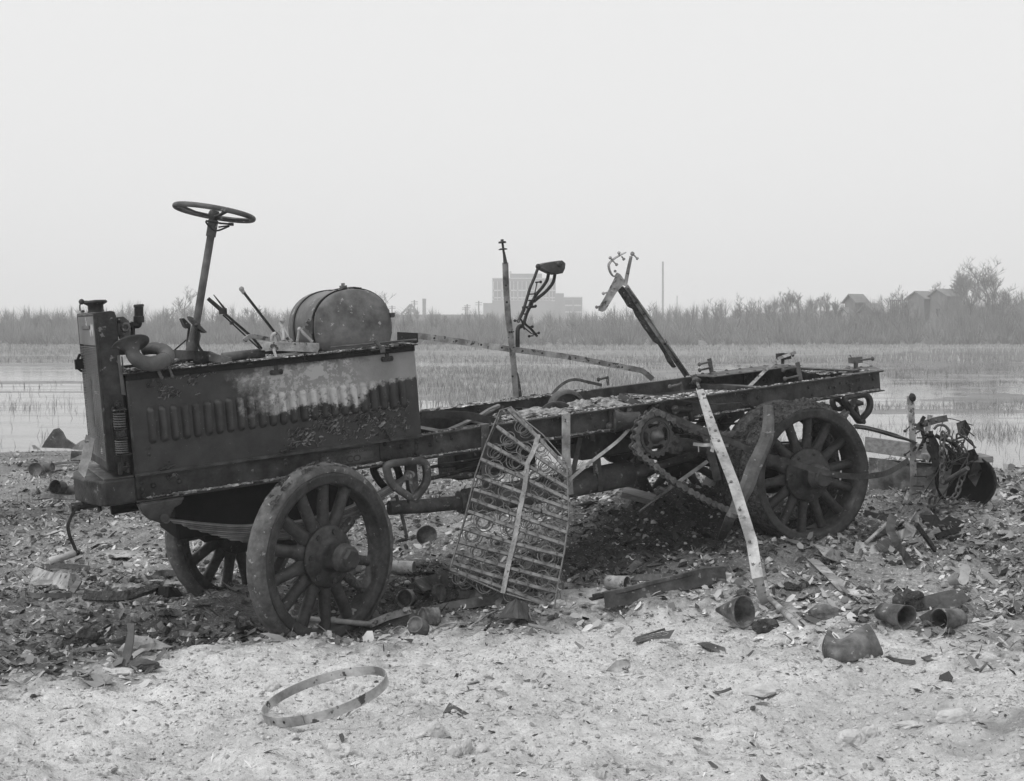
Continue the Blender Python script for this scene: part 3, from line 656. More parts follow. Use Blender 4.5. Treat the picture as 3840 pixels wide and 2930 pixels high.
# bracket and elbow pipe behind the radiator
mb=MB(); pl=tp('P',[(1045,385),(1110,378),(1170,425),(1185,600),(1085,640),(1055,560)],.10); mb.ext(pl,(0,.03,0))
p=TP('P',1130,490,.098); mb.lathe([(.014,.001),(.014,.012),(.024,.012),(.028,.004),(.028,.0)],p,YN,16)
for x,y in [(1070,420),(1100,560)]: mb.rivet(TP('P',x,y,.098),YN,.012)
obj('fan_bracket',mb,'mid',truck,.003)
mb=MB(); c0=TP('P',1268,480,.3); mb.tube([TP('P',1268,y,.3) for y in (278,375)],.026,16); mb.tube([TP('P',1268,y,.3) for y in (376,440)],.0315,16)
mb.tube(spline([TP('P',1268,430,.3),TP('P',1262,462,.3),TP('P',1240,468,.3),TP('P',1180,462,.3)],5),.02,12); mb.lathe([(0,.016),(.026,.016),(.03,.012),(.03,0)],TP('P',1268,280,.3),UP,16)
mb.tube(tp('P',[(1205,480),(1205,660)],.3),.014,10); mb.tube(tp('P',[(1185,440),(1185,490)],.3),.022,10)
obj('water_pipe',mb,'dark',truck)
# radiator corner post with two coil springs
mb=MB(); mb.ext(tp('C',[(662,215),(755,208),(775,290),(790,770),(712,770),(690,600),(668,400)],.012),(0,.006,0)); 
for a,b in [((665,292),(775,278)),((690,440),(780,432)),((700,512),(785,505)),((705,645),(822,632))]:
    p,q_=TP('C',*a,-.0),TP('C',*b,-.0); mb.box(((p.x+q_.x)/2,-.02,(p.z+q_.z)/2),abs(q_.x-p.x),.06,.008)
mb.tube(tp('C',[(720,255),(760,770)],-.02),.007,8); mb.tube([TP('C',735,450,-.02),TP('C',745,500,-.02)],.03,14); mb.bolt(TP('C',718,262,-.02),UP,.02,.02)
mb.tube(tp('C',[(735,700),(740,795)],-.02),.014,8);mb.tube(tp('C',[(790,700),(800,780)],-.01),.012,8);mb.tube(tp('C',[(735,745),(815,735)],-.02),.01,8)
for x,y in [(712,232),(686,280)]: mb.rivet(TP('C',x,y,.012),YN,.012)
sb=obj('spring_bracket',mb,'dark',truck,.001)
for (a,b) in (((728,305),(735,432)),((742,522),(752,636))):
    p,q_=TP('C',*a,-.02),TP('C',*b,-.02); mb=MB(); n=96; mb.tube([p.lerp(q_,i/n)+V((math.cos(i*.42)*.031,math.sin(i*.42)*.031,0)) for i in range(n+1)],.0042,7); obj('coil_spring',mb,'wheel2',sb)
mb=MB(); mb.ext([TP('P',x,y,.004) for x,y in [(1045,780),(1068,780),(1140,1195),(1092,1185)]],(0,.012,0)); mb.ext([TP('P',x,y,.02) for x,y in [(1090,790),(1100,790),(1118,960),(1100,960)]],(0,.012,0)); obj('corner_strip',mb,'mid',truck,.002)
mb=MB(); mb.strap(spline(tp('P',[(660,765),(645,800),(628,850),(632,905),(680,945)],.62),5),.03,.012,YN); mb.box(TP('P',655,870,.62),.05,.04,.06); obj('side_handle',mb,'black',truck)
# ---- bonnet
ZT,ZB=1.122,.559; X0,X1=-.95,.797
def hood_mat():
    m=mat('bonnet_paint',.02,.042,.42,9,.2,70,spec=.35); t=m.node_tree; p=t.nodes['Principled BSDF']; old=p.inputs['Base Color'].links[0].from_socket
    tc=[n for n in t.nodes if n.type=='TEX_COORD'][0]
    sx=NN(t,'ShaderNodeSeparateXYZ'); t.links.new(tc.outputs['Object'],sx.inputs[0]); Xs,Zs=sx.outputs[0],sx.outputs[2]
    def noise(sc,det=6,ro=.6,dist=0):
        n=NN(t,'ShaderNodeTexNoise'); n.inputs['Scale'].default_value=sc;n.inputs['Detail'].default_value=det;n.inputs['Roughness'].default_value=ro;n.inputs['Distortion'].default_value=dist; t.links.new(tc.outputs['Object'],n.inputs['Vector']); return n.outputs[0]
    def R_(src,a,b,va=0,vb=1):
        r=NN(t,'ShaderNodeMapRange'); r.inputs[1].default_value=a;r.inputs[2].default_value=b;r.inputs[3].default_value=va;r.inputs[4].default_value=vb; t.links.new(src,r.inputs[0]); return r.outputs[0]
    def mth(op,a,b):
        r=NN(t,'ShaderNodeMath',operation=op)
        for i,k in enumerate((a,b)):
            if isinstance(k,(int,float)): r.inputs[i].default_value=k
            else: t.links.new(k,r.inputs[i])
        return r.outputs[0]
    def mixf(f,a,b):
        r=NN(t,'ShaderNodeMix',data_type='FLOAT')
        for i,k in ((0,f),(2,a),(3,b)):
            if isinstance(k,(int,float)): r.inputs[i].default_value=k
            else: t.links.new(k,r.inputs[i])
        return r.outputs[0]
    # scorched pale zone: right and upper part; its lower edge climbs at the right end
    zb_=mth('ADD',Zs,mth('ADD',R_(noise(9,5,.7),.25,.75,-.05,.05),R_(noise(40,3,.6),.3,.7,-.012,.012)))
    climb=R_(Xs,.40,.58,.815,.93); low=R_(mth('SUBTRACT',zb_,climb),-.012,.012)
    left=R_(mth('ADD',Xs,mth('ADD',R_(noise(6,6,.7),.2,.8,-.28,.28),mth('MULTIPLY',mth('SUBTRACT',Zs,.95),.5))),-.36,-.12)
    zone=mth('MULTIPLY',low,left)
    topd=R_(mth('ADD',zb_,mth('MULTIPLY',Xs,-.03)),1.04,1.10,1,0); zone=mth('MULTIPLY',zone,mth('MAXIMUM',topd,R_(Xs,.35,.55)))
    base=mixf(R_(noise(3,5,.6),.35,.65),.16,.25)
    pn=noise(21,10,.72,.3); patch=mth('MULTIPLY',R_(pn,.50,.515),R_(mth('ADD',Xs,R_(noise(5),.3,.7,-.1,.1)),.36,.46,1,0))
    fall=mth('MULTIPLY',R_(mth('ADD',zb_,0),.80,.93,1,.55),1)
    run=mth('MULTIPLY',R_(noise(26,4,.6),.44,.5),R_(mth('ABSOLUTE',mth('SUBTRACT',zb_,.86),0),.02,.07,1,0))
    base=mixf(mth('MAXIMUM',mth('MULTIPLY',patch,fall),mth('MULTIPLY',run,.9)),base,.43)
    o_=TP('B',592,930,0); d=mth('ADD',mth('POWER',mth('DIVIDE',mth('SUBTRACT',Xs,o_.x),.058),2),mth('POWER',mth('DIVIDE',mth('SUBTRACT',Zs,o_.z),.045),2))
    d=mth('ADD',d,R_(noise(22),.3,.7,-.5,.5)); base=mixf(R_(d,.9,1.0,1,0),base,.34)
    bwn=NN(t,'ShaderNodeRGBToBW'); t.links.new(old,bwn.inputs[0])
    scr=mth('MULTIPLY',R_(noise(90,2,.5),.70,.73),.12)
    fin=mixf(zone,mth('ADD',bwn.outputs[0],scr),base)
    t.links.new(fin,p.inputs['Base Color'])
    t.links.new(mixf(zone,.5,.72),p.inputs['Roughness'])
    return m
M['hood']=hood_mat()
mb=MB(); bb(mb,X0,X1,.0,.004,ZB,ZT)
xs0=TP('R',150,200,0).x; xs1=TP('B',1275,1100,0).x; sp=(TP('R',705,150,0).x-xs0)/6; nl=int(round((xs1-xs0)/sp)); sp=(xs1-xs0)/nl
zt1,zt0=TP('R',150,60,0).z,TP('R',185,360,0).z
zr1,zr0=TP('B',1275,975,0).z,TP('B',1285,1215,0).z
for i in range(nl+1):
    f_=i/nl; x=xs0+sp*i; a,b=zt0+(zr0-zt0)*f_,zt1+(zr1-zt1)*f_; w2=.0225
    N1,N2=14,6; vs=[]
    for r in range(N1+1):
        u=r/N1; z=a+(b-a)*u; e=min(u,1-u)*(b-a); env=1 if e>w2 else math.sqrt(max(0,1-((w2-e)/w2)**2))
        for s_ in range(N2+1):
            t_=s_/N2; wv=.55+.45*env; h=.027*math.sin(PI/2*min(1,t_*1.05))**.85*env**.8; vs.append((x-w2*wv+1.8*w2*wv*t_,-h-.0002,z))
        vs.append((x+.8*w2*wv+.0008,.001,z))
    fs=[(r*(N2+2)+s_,(r+1)*(N2+2)+s_,(r+1)*(N2+2)+s_+1,r*(N2+2)+s_+1) for r in range(N1) for s_ in range(N2+1)]
    mb.add(vs,fs,True)
for c,x,y in [('R',127,398),('R',131,453),('R',1258,495),('R',1258,530)]: mb.rivet(TP(c,x,y,0),YN,.011)
hp=obj('bonnet_side',mb,'hood',truck)
# curled paint flakes
def flakes(n,xr,zr,s0,s1,seed,dens=None):
    rr=random.Random(seed); vs=[];fs=[]
    k=0
    while k<n:
        x=rr.uniform(*xr);z=rr.uniform(*zr); k+=1
        if dens and vnoise(x*dens,z*dens,seed)<-.05 : continue
        s=rr.uniform(s0,s1); a=rr.gauss(.5,.5); L_=s*rr.uniform(1.,2.4); ca,sa=math.cos(a),math.sin(a); lift=rr.uniform(.4,1.)*s*.8; j=len(vs); sg=rr.choice([-1,1])
        P=[(-L_/2,-s/2*.3,.0005),(L_/2,-s/2*.2,.0005),(L_/2*.8,s/2*.6,lift*.7),(-L_/2*.9,s/2*.5,lift*.8),(L_/2*.5,s*.35,lift*1.25),(-L_/2*.6,s*.3,lift*1.3)]
        for p in P: qx,qz=p[0],p[1]*sg; vs.append((x+qx*ca-qz*sa,-.0004-p[2],z+qx*sa+qz*ca))
        fs+=[(j,j+1,j+2,j+3),(j+3,j+2,j+4,j+5)]
    return vs,fs
fv=[];ff=[]
for args in [(620,(.0,.79),(.585,.80),.006,.015,3,9),(130,(.1,.6),(.66,.84),.012,.027,4,6),(170,(-.78,-.56),(.97,1.07),.008,.018,5,12),(80,(-.06,.10),(.60,.70),.009,.020,6,0),(60,(-.75,-.45),(1.07,1.10),.004,.012,7,0)]:
    v_,f_=flakes(*args); o_=len(fv); fv+=v_; ff+=[tuple(i+o_ for i in q) for q in f_]
arr('peeling_paint',fv,ff,'peel',parent=truck,kind='stuff')
# top edge strip, far side, deck
mb=MB(); bb(mb,X0-.01,X1+.02,-.018,.03,ZT+.001,ZT+.007); bb(mb,X0-.005,X1,-.010,-.0008,ZT-.032,ZT); obj('top_edge',mb,'black',truck,.001)
mb=MB(); bb(mb,X0-.004,X1+.005,-.012,-.0008,ZB-.012,ZB+.006); bb(mb,X0-.008,X0+.006,-.01,-.0008,ZB+.007,ZT-.033); obj('bottom_bead',mb,'rail',truck,.002)
mb=MB(); bb(mb,X0,X1,.80,.806,ZB,ZT+.01); bb(mb,X0,X1,.794,.812,ZT+.0105,ZT+.02); obj('bonnet_side',mb,'dark',truck)
mb=MB(); bb(mb,X1-.006,X1,.005,.7995,ZB+.02,ZT-.001); obj('dashboard',mb,'mid',truck)
mb=MB(); bb(mb,X0+.02,X1-.007,.031,.7935,ZT-.012,ZT-.004); obj('bonnet_deck',mb,'mid',truck)
# rear coaming
mb=MB(); mb.ext([TP('B',x,y,.10) for x,y in [(1240,620),(1402,628),(1405,700),(1385,712),(1240,690)]],(0,.008,0)); bb(mb,X1-.12,X1+.03,.1,.75,ZT+.002,ZT+.0079); obj('coaming',mb,'dark',truck,.002)
# hinges, hooks and catches
for (c,x,y) in (('B',285,935),('B',1158,830),('C',998,88)):
    p=TP(c,x,y,-.001); mb=MB(); mb.ext([p+V((a,-.0,b)) for a,b in [(-.04,-.009),(-.034,-.017),(.034,-.017),(.04,-.009),(.04,.008),(.032,.015),(.012,.012),(.012,.075),(-.012,.075),(-.012,.012),(-.032,.015),(-.04,.008)]],(0,-.007,0))
    mb.rivet(p+V((-.026,-.007,-.002)),YN,.007); mb.rivet(p+V((.026,-.007,-.002)),YN,.007); obj('hinge',mb,'dark',truck,.0015)
for (c,x,y) in (('C',1105,740),('R',1270,408),('B',1155,1425)):
    p=TP(c,x,y,-.001); mb=MB(); ang=.15 if c!='B' else -1.2; d=V((math.cos(ang),0,math.sin(ang))); mb.tube([p+V((0,-.02,0))-d*.04,p+V((0,-.02,0))+d*.04],[.008,.007],8); mb.ball(p+V((0,-.02,0))-d*.04,.010,8); mb.ball(p+V((0,-.02,0))+d*.04,.008,8); mb.tube([p,p+V((0,-.03,0))],.011,8)
    for q_ in ((-.012,.026),(.016,.028),(-.012,-.022)): mb.rivet(p+V((q_[0],0,q_[1])),YN,.006)
    obj('catch',mb,'dark',truck)
for (c,x,y) in (('B',72,850),('B',505,825)):
    p=TP(c,x,y,-.002); mb=MB(); mb.tube([p+V((0,-.01,.03)),p+V((0,-.01,-.015))],.004,6); mb.box(p+V((0,-.01,-.017)),.03,.006,.006); obj('hook',mb,'dark',truck)
# ---- horn
hr=tpy([('P',1188,690,.03),('P',1200,760,.0),('P',1262,830,-.03),('P',1370,868,-.03),('P',1480,850,-.03),('P',1562,795,.03),('P',1530,735,.12),('P',1450,706,.17),('P',1370,712,.2),('P',1310,725,.22)])
hp_=spline(hr,6); n=len(hp_); mb=MB(); rr_=[.034+.010*math.sin(min(1,i/(n*.45))*PI/2) if i<n*.5 else .044-.014*(i/n-.5)*2 for i in range(n)]; rr_[0]=.036
mb.tube(hp_,rr_,18)
ax=dl((-.43*.93,.36,.90*.93)); bc=TP('P',1182,672,.03); mb.lathe([(.036,-.055),(.04,-.035),(.052,-.015),(.080,-.004),(.106,-.001),(.108,.003),(.100,.004),(.06,-.004),(.02,-.03)],bc,ax,36)
for i in (int(n*.08),int(n*.5)): mb.tube([hp_[i],hp_[i+1]],rr_[i]+.0022,18)
hn=obj('horn',mb,'wheel2',truck)
mb=MB(); mb.ext(tp('P',[(1450,872),(1575,862),(1632,995),(1605,1010),(1580,925),(1560,905),(1510,908),(1490,935),(1520,1012),(1490,1020),(1455,940)],-.035),(0,.012,0)); mb.ext(tp('P',[(1455,800),(1490,790),(1510,880),(1470,885)],-.05),(0,.02,0)); mb.tube(tp('P',[(1500,915),(1550,912)],-.03),.008,8); mb.ball(TP('P',1505,1008,-.035),.011,8); mb.ball(TP('P',1615,995,-.035),.011,8); obj('horn_clamp',mb,'mid',hn,.002)
# ---- steering
YS=.38
c_lo=TP('A',1085,1330,YS); c_hi=TP('A',1250,330,YS); cax=(c_hi-c_lo).normalized()
mb=MB(); mb.tube([c_lo,c_hi],.0235,16); mb.tube([c_hi-cax*.05,c_hi+cax*.05],[.03,.031],16); mb.tube([c_lo,c_lo+cax*.18],[.04,.026],14)
mb.ball(TP('A',1175,1350,YS-.06),.055,14,(1.2,.9,.8)); mb.tube(tpy([('A',915,1395,YS-.1),('A',1010,1365,YS-.1),('A',1110,1345,YS-.06)]),.013,10); mb.tube(tpy([('A',1005,1370,YS-.1),('A',1030,1360,YS-.1)]),.022,12)
for a in (0,1): mb.strap(spline(tpy([('A',1150,1080,YS-.05),('A',1130,1160,YS-.05),('A',1140,1250,YS-.05),('A',1185,1310,YS-.05)]),4),.022,.012,YN)
obj('steering_column',mb,'mid',truck)
wc=TP('A',1268,205,YS); R0=.235
e1=cax.orthogonal().normalized(); e2=cax.cross(e1)
mb=MB(); N=72; ring=[wc+(e1*math.cos(2*PI*i/N)+e2*math.sin(2*PI*i/N))*R0 for i in range(N)]; mb.tube(ring,.0165,14,closed=True)
sw=obj('steering_wheel',mb,'mid',truck)
for k in range(4):
    a=rad(38+90*k)+.25; d=e1*math.cos(a)+e2*math.sin(a); mb=MB(); mb.sweep([wc+d*.03-cax*.028,wc+d*.12-cax*.02,wc+d*(R0-.005)],[[(-.013,-.006),(.013,-.006),(.013,.006),(-.013,.006)],[(-.009,-.005),(.009,-.005),(.009,.005),(-.009,.005)],[(-.013,-.006),(.013,-.006),(.013,.006),(-.013,.006)]],cax.cross(d)); obj('spoke',mb,'dark',sw)
mb=MB(); mb.lathe([(0,.012),(.028,.010),(.032,0),(.038,-.03),(.026,-.045),(.026,-.075),(0,-.075)],wc,cax,20); obj('hub',mb,'dark',sw)
mb=MB(); qd=wc-cax*.06; a1=e1; mb.tube(tpy([('A',1200,270,YS-.03),('A',1320,290,YS-.05),('A',1415,298,YS-.05)]),.006,8); mb.tube(tpy([('A',1380,296,YS-.05),('A',1418,298,YS-.05)]),.010,8); mb.tube(spline(tpy([('A',1200,275,YS-.03),('A',1225,310,YS-.04),('A',1285,348,YS-.05),('A',1385,312,YS-.05)]),5),.006,8); mb.tube(tpy([('A',1300,320,YS-.04),('A',1385,308,YS-.05)]),.005,8); obj('throttle_lever',mb,'dark',truck)
# pedals
for y_,pts,arm_ in ((YS-.09,[(1072,1022),(1100,1030),(1212,1148),(1190,1155),(1155,1130),(1085,1050)],[(1125,1095),(1150,1170),(1140,1240),(1170,1310)]),(YS+.16,[(1012,1040),(1030,1036),(1085,1090),(1062,1120),(1040,1105)],[(1072,1095),(1060,1180),(1055,1250),(1062,1310)])):
    mb=MB(); mb.ext(tp('A',pts,y_),(0,.085,0)); mb.strap(spline(tp('A',arm_,y_+.04),4),.022,.012,YN); mb.rivet(TP('A',1125,1090,y_),YN,.012); obj('pedal',mb,'mid' if y_<YS else 'dark',truck,.002)
mb=MB(); mb.strap(tp('A',[(920,1318),(1050,1205)],.6),.012,.008,YN); obj('link_rod',mb,'dark',truck); mb=MB(); mb.strap(tpy([('A',925,1320,.05),('A',1230,1330,.3),('A',1390,1390,.1)]),.05,.008,UP); mb.strap(tpy([('A',1230,1340,.2),('A',1400,1380,.05)]),.05,.012,UP); obj('floor_brace',mb,'mid',truck); mb=MB(); mb.tube(tpy([('A',1330,1345,.12),('A',1660,1310,.12),('B',180,790,.12)]),.028,14); obj('cross_tube',mb,'mid',truck)
# levers
mb=MB(); mb.strap(tpy([('B',30,310,.42),('B',285,640,.42)]),.030,.012,YN); lv=obj('gear_lever',mb,'dark',truck,.002)
mb=MB(); mb.ball(TP('B',12,282,.42),.0165,14); mb.tube([TP('B',14,290,.42),TP('B',34,316,.42)],[.012,.013],10); obj('knob',mb,'white',lv)
mb=MB(); mb.strap(tpy([('A',1320,975,.46),('A',1570,1190,.46),('A',1650,1290,.46)]),.032,.012,YN); mb.tube(tpy([('A',1218,882,.46),('A',1325,975,.46)]),[.012,.014],10); mb.tube(tpy([('A',1262,852,.45),('A',1350,965,.45)]),[.003,.008],8); mb.tube(tpy([('A',1335,1010,.45),('A',1630,1285,.45)]),.005,8); mb.box(TP('A',1335,982,.455),.045,.03,.035); mb.box(TP('A',1405,1075,.455),.02,.03,.02); obj('brake_lever',mb,'dark',truck,.001)
# seat tray and hinge remains in front of the tank
mb=MB(); mb.ext(tp('B',[(178,698),(625,708),(628,752),(610,782),(178,765)],.06),(0,.004,0)); mb.ext(tp('B',[(178,698),(625,708),(625,713),(178,703)],.0645),(0,.13,0)); mb.ext(tp('B',[(178,760),(610,777),(610,782),(178,765)],.0645),(0,.13,0)); obj('seat_tray',mb,'pale',truck,.002)
mb=MB(); mb.strap(spline(tpy([('B',35,690,.2),('B',60,665,.2),('B',100,655,.2),('B',245,680,.2)]),4),.03,.025,YN); mb.tube(spline(tpy([('B',250,690,.12),('B',255,650,.12),('B',285,635,.12),('B',310,690,.12)]),4),.012,8)
mb.tube(tpy([('B',310,550,.14),('B',345,600,.12),('B',345,690,.1)]),.012,8); mb.tube(tpy([('B',320,600,.13),('B',405,700,.1)]),.014,8); mb.tube(tpy([('B',470,600,.12),('B',450,700,.12)]),.010,8); mb.tube(tpy([('B',475,605,.1),('B',570,700,.08)]),.010,8); mb.ball(TP('B',470,600,.12),.016,8); mb.ball(TP('B',335,530,.14),.02,8,(1,1,1),.2,3); mb.strap(tpy([('B',340,580,.1),('B',400,690,.09)]),.012,.006,YN)
mb.strap(spline(tpy([('B',255,700,.055),('B',262,750,.05),('B',285,820,.0)]),4),.016,.004,XF); obj('seat_hinge',mb,'pale',truck)
# ---- fuel tank
M['tankm']=mat('tank_steel_scaled',.055,.16,.45,4.5,.2,30,spots=(.32,15,.635),contrast=(.35,.62)); 
y0=.12; tc_=TP('B',893,585,y0); xl=TP('B',590,585,y0).x; xr=TP('B',1203,585,y0).x; ta=(xr-xl)/2; tcx=(xl+xr)/2; tb=TP('B',890,281,y0).z-tc_.z; Lt=.58
tcen=V((tcx,y0,tc_.z))
mb=MB(); n=48
prof=[(0,-.045),(.35,-.040),(.65,-.028),(.86,-.012),(.965,.0),(.995,.012),(1,.03),(1,Lt-.03),(.99,Lt-.01),(.9,Lt+.01),(.6,Lt+.03),(0,Lt+.045)]
vs=[];m_=len(prof)
for k in range(n):
    a=2*PI*k/n; ex=math.copysign(abs(math.cos(a))**.9,math.cos(a)); ez=math.copysign(abs(math.sin(a))**.9,math.sin(a))
    for r,h in prof: vs.append((tcx+ex*ta*r,y0+h,tc_.z+ez*tb*r))
mb.add(vs,[(k*m_+j,((k+1)%n)*m_+j,((k+1)%n)*m_+j+1,k*m_+j+1) for k in range(n) for j in range(m_-1)],True)
tk=obj('fuel_tank',mb,'tankm',truck)
for yy,wd in ((.165,.03),(.56,.03)):
    mb=MB(); pth=[V((tcx+math.copysign(abs(math.cos(a))**.9,math.cos(a))*(ta+.004),y0+yy-.12,tc_.z+math.copysign(abs(math.sin(a))**.9,math.sin(a))*(tb+.004))) for a in [2*PI*i/60 for i in range(60)]]
    mb.sweep(pth,[(-wd/2,-.003),(wd/2,-.003),(wd/2,.003),(-wd/2,.003)],V((0,1,0)),closed=True); obj('tank_strap',mb,'black' if yy<.2 else 'dark',tk)
mb=MB(); c_=V((tcx,y0+.1,tc_.z+tb)); mb.strap([c_+V((-.11,0,.0)),c_+V((0,0,.012)),c_+V((.05,0,.010)),c_+V((.1,0,.001))],.03,.006,V((0,1,0))); mb.lathe([(.024,0),(.024,.02),(.012,.02),(.012,.035),(0,.035)],c_+V((-.005,.03,.006)),UP,12); obj('filler',mb,'mid',tk)
mb=MB(); mb.ext(tp('B',[(540,515),(575,512),(572,635),(552,632),(548,605),(525,600),(518,570),(540,570)],.09),(0,.02,0)); mb.tube(tp('B',[(525,535),(540,545)],.085),.012,8); obj('tank_bracket',mb,'mid',tk,.002); mb=MB(); mb.ext(tp('B',[(1160,440),(1175,440),(1200,630),(1185,630)],.14),(0,.02,0)); mb.box(TP('B',1195,488,.13),.03,.04,.03); obj('tank_bracket',mb,'mid',tk,.002)
mb=MB(); mb.tube(tpy([('B',715,742,.0),('B',1390,680,.03)]),.006,8); mb.tube(tpy([('B',1062,682,-.03),('B',1120,765,-.03)]),[.014,.010],8); mb.box(TP('B',1122,758,-.03),.03,.015,.04); bb(mb,.5,.62,-.03,-.019,ZT-.002,ZT+.003); obj('loose_rod',mb,'mid',truck)
# ---- engine as plain boxes under the bonnet, their black painting the shadow there
mb=MB(); bb(mb,-.72,.35,.16,.68,.12,1.0); bb(mb,-.55,.0,.26,.62,.06,.119); mb.lathe([(.19,0),(.19,.05),(0,.05)],(.36,.42,.25),XF,24); mb.tube([(-1.05,.34,.33),(-.72,.34,.33)],.03,10); obj('engine',mb,'black',truck,.012)
# ---- leaf springs
def leafspring(path,yc,nl,th,wd,m,eye=.022,cx_=0.,name='leaf_spring'):
    mb=MB(); P_=spline(path,8); ln=[p.x for p in P_]; x0,x1=ln[0],ln[-1]
    for i in range(nl):
        f_=i/nl; a=x0+(cx_-x0)*f_**1.3*.62; b=x1+(cx_-x1)*f_**1.3*.62; sub=[p+V((0,0,-(th+.0034)*i)) for p in P_ if a<=p.x<=b]
        if len(sub)>2: mb.strap(sub,wd,th,V((0,1,0)))
    mb.tube([P_[0]+V((0,-wd*.6,0)),P_[0]+V((0,wd*.6,0))],eye,12); mb.tube([P_[-1]+V((0,-wd*.6,0)),P_[-1]+V((0,wd*.6,0))],eye,12)
    c=min(P_,key=lambda p:abs(p.x-cx_))
    for s_ in (-.05,.05): mb.box(c+V((s_,0,-th*nl*.55)),.018,wd+.02,th*nl*1.12+.04)
    return obj(name,mb,m,truck)
sp_=tpy([('C',1090,1148,.0),('C',1400,1185,.0),('C',1680,1203,.0),('W',1000,1966,.0),('W',1105,1958,.0),('W',1220,1932,.0),('W',1324,1898,.0),('W',1467,1822,.0),('W',1535,1778,.0)])
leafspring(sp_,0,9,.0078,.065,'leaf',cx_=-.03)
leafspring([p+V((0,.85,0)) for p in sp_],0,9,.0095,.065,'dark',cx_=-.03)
mb=MB(); mb.ext(tp('C',[(880,1040),(1240,985),(1215,1030),(1165,1060),(1140,1110),(1115,1170),(1060,1185),(960,1150),(915,1110)],-.04),(0,.08,0)); mb.tube([TP('C',1085,1140,-.06),TP('C',1085,1140,.05)],.024,14); bb(mb,-.94,TP('C',1240,985,-.03).x,-.03,.035,.385,.398); obj('spring_hanger',mb,'rail',truck,.004)
def ring_hanger(pts,y,r,name='spring_hanger'):
    mb=MB(); P_=spline([TP(c,a,b,y) for c,a,b in pts],5,True); mb.sweep(P_,[(-r*1.3,-r),(-r,-r*1.2),(r,-r*1.2),(r*1.3,-r),(r*1.3,r),(r,r*1.2),(-r,r*1.2),(-r*1.3,r)],V((0,1,0)),closed=True,smooth=True)
    return mb
mb=ring_hanger([('W',1455,1745),('W',1520,1732),('W',1585,1732),('W',1600,1765),('W',1597,1810),('W',1570,1850),('W',1548,1868),('W',1515,1850),('W',1470,1815),('W',1455,1780)],-.05,.018)
mb.bolt(TP('W',1553,1866,-.07),YN,.018,.02); mb.tube([TP('D',1540,390,-.07),TP('D',1540,390,.06)],.028,12); mb.bolt(TP('D',1545,395,-.07),YN,.02,.02); mb.strap(tp('D',[(1540,390),(1550,480),(1580,560)],-.03),.04,.02,YN)
obj('spring_shackle',mb,'mid',truck)
mb=ring_hanger([('W',1400,1760),('W',1440,1738),('W',1480,1740),('W',1500,1800),('W',1480,1830),('W',1440,1825)],.08,.016); obj('spring_shackle',mb,'black',truck)
mb=ring_hanger([('H',730,485),('H',800,470),('H',880,460),('H',912,500),('H',905,570),('H',860,625),('H',835,655),('H',800,610),('H',755,555)],.0,.016); mb.bolt(TP('H',845,655,-.02),YN,.02,.04); mb.tube([TP('H',800,510,-.06),TP('H',800,510,.06)],.03,12); mb.lathe([(0,.05),(.012,.05),(.022,.02),(.024,0)],TP('H',815,515,-.06),dl((.8,-.4,-.1)),10); mb.strap(tp('H',[(800,510),(820,600),(845,650)],-.0),.03,.02,YN); obj('spring_shackle',mb,'dark',truck)
mb=ring_hanger([('H',640,490),('H',690,500),('H',720,540),('H',700,560),('H',660,560),('H',640,530)],.1,.014); obj('spring_shackle',mb,'dark',truck)
rs=tpy([('G',740,690,.02),('G',900,780,.02),('G',1050,850,.02),('H',150,830,.02),('H',400,800,.02),('H',560,720,.02),('H',700,610,.02),('H',800,520,.02)])
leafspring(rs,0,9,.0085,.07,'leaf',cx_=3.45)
leafspring([p+V((0,.85,0)) for p in rs],0,8,.011,.07,'dark',cx_=3.45)
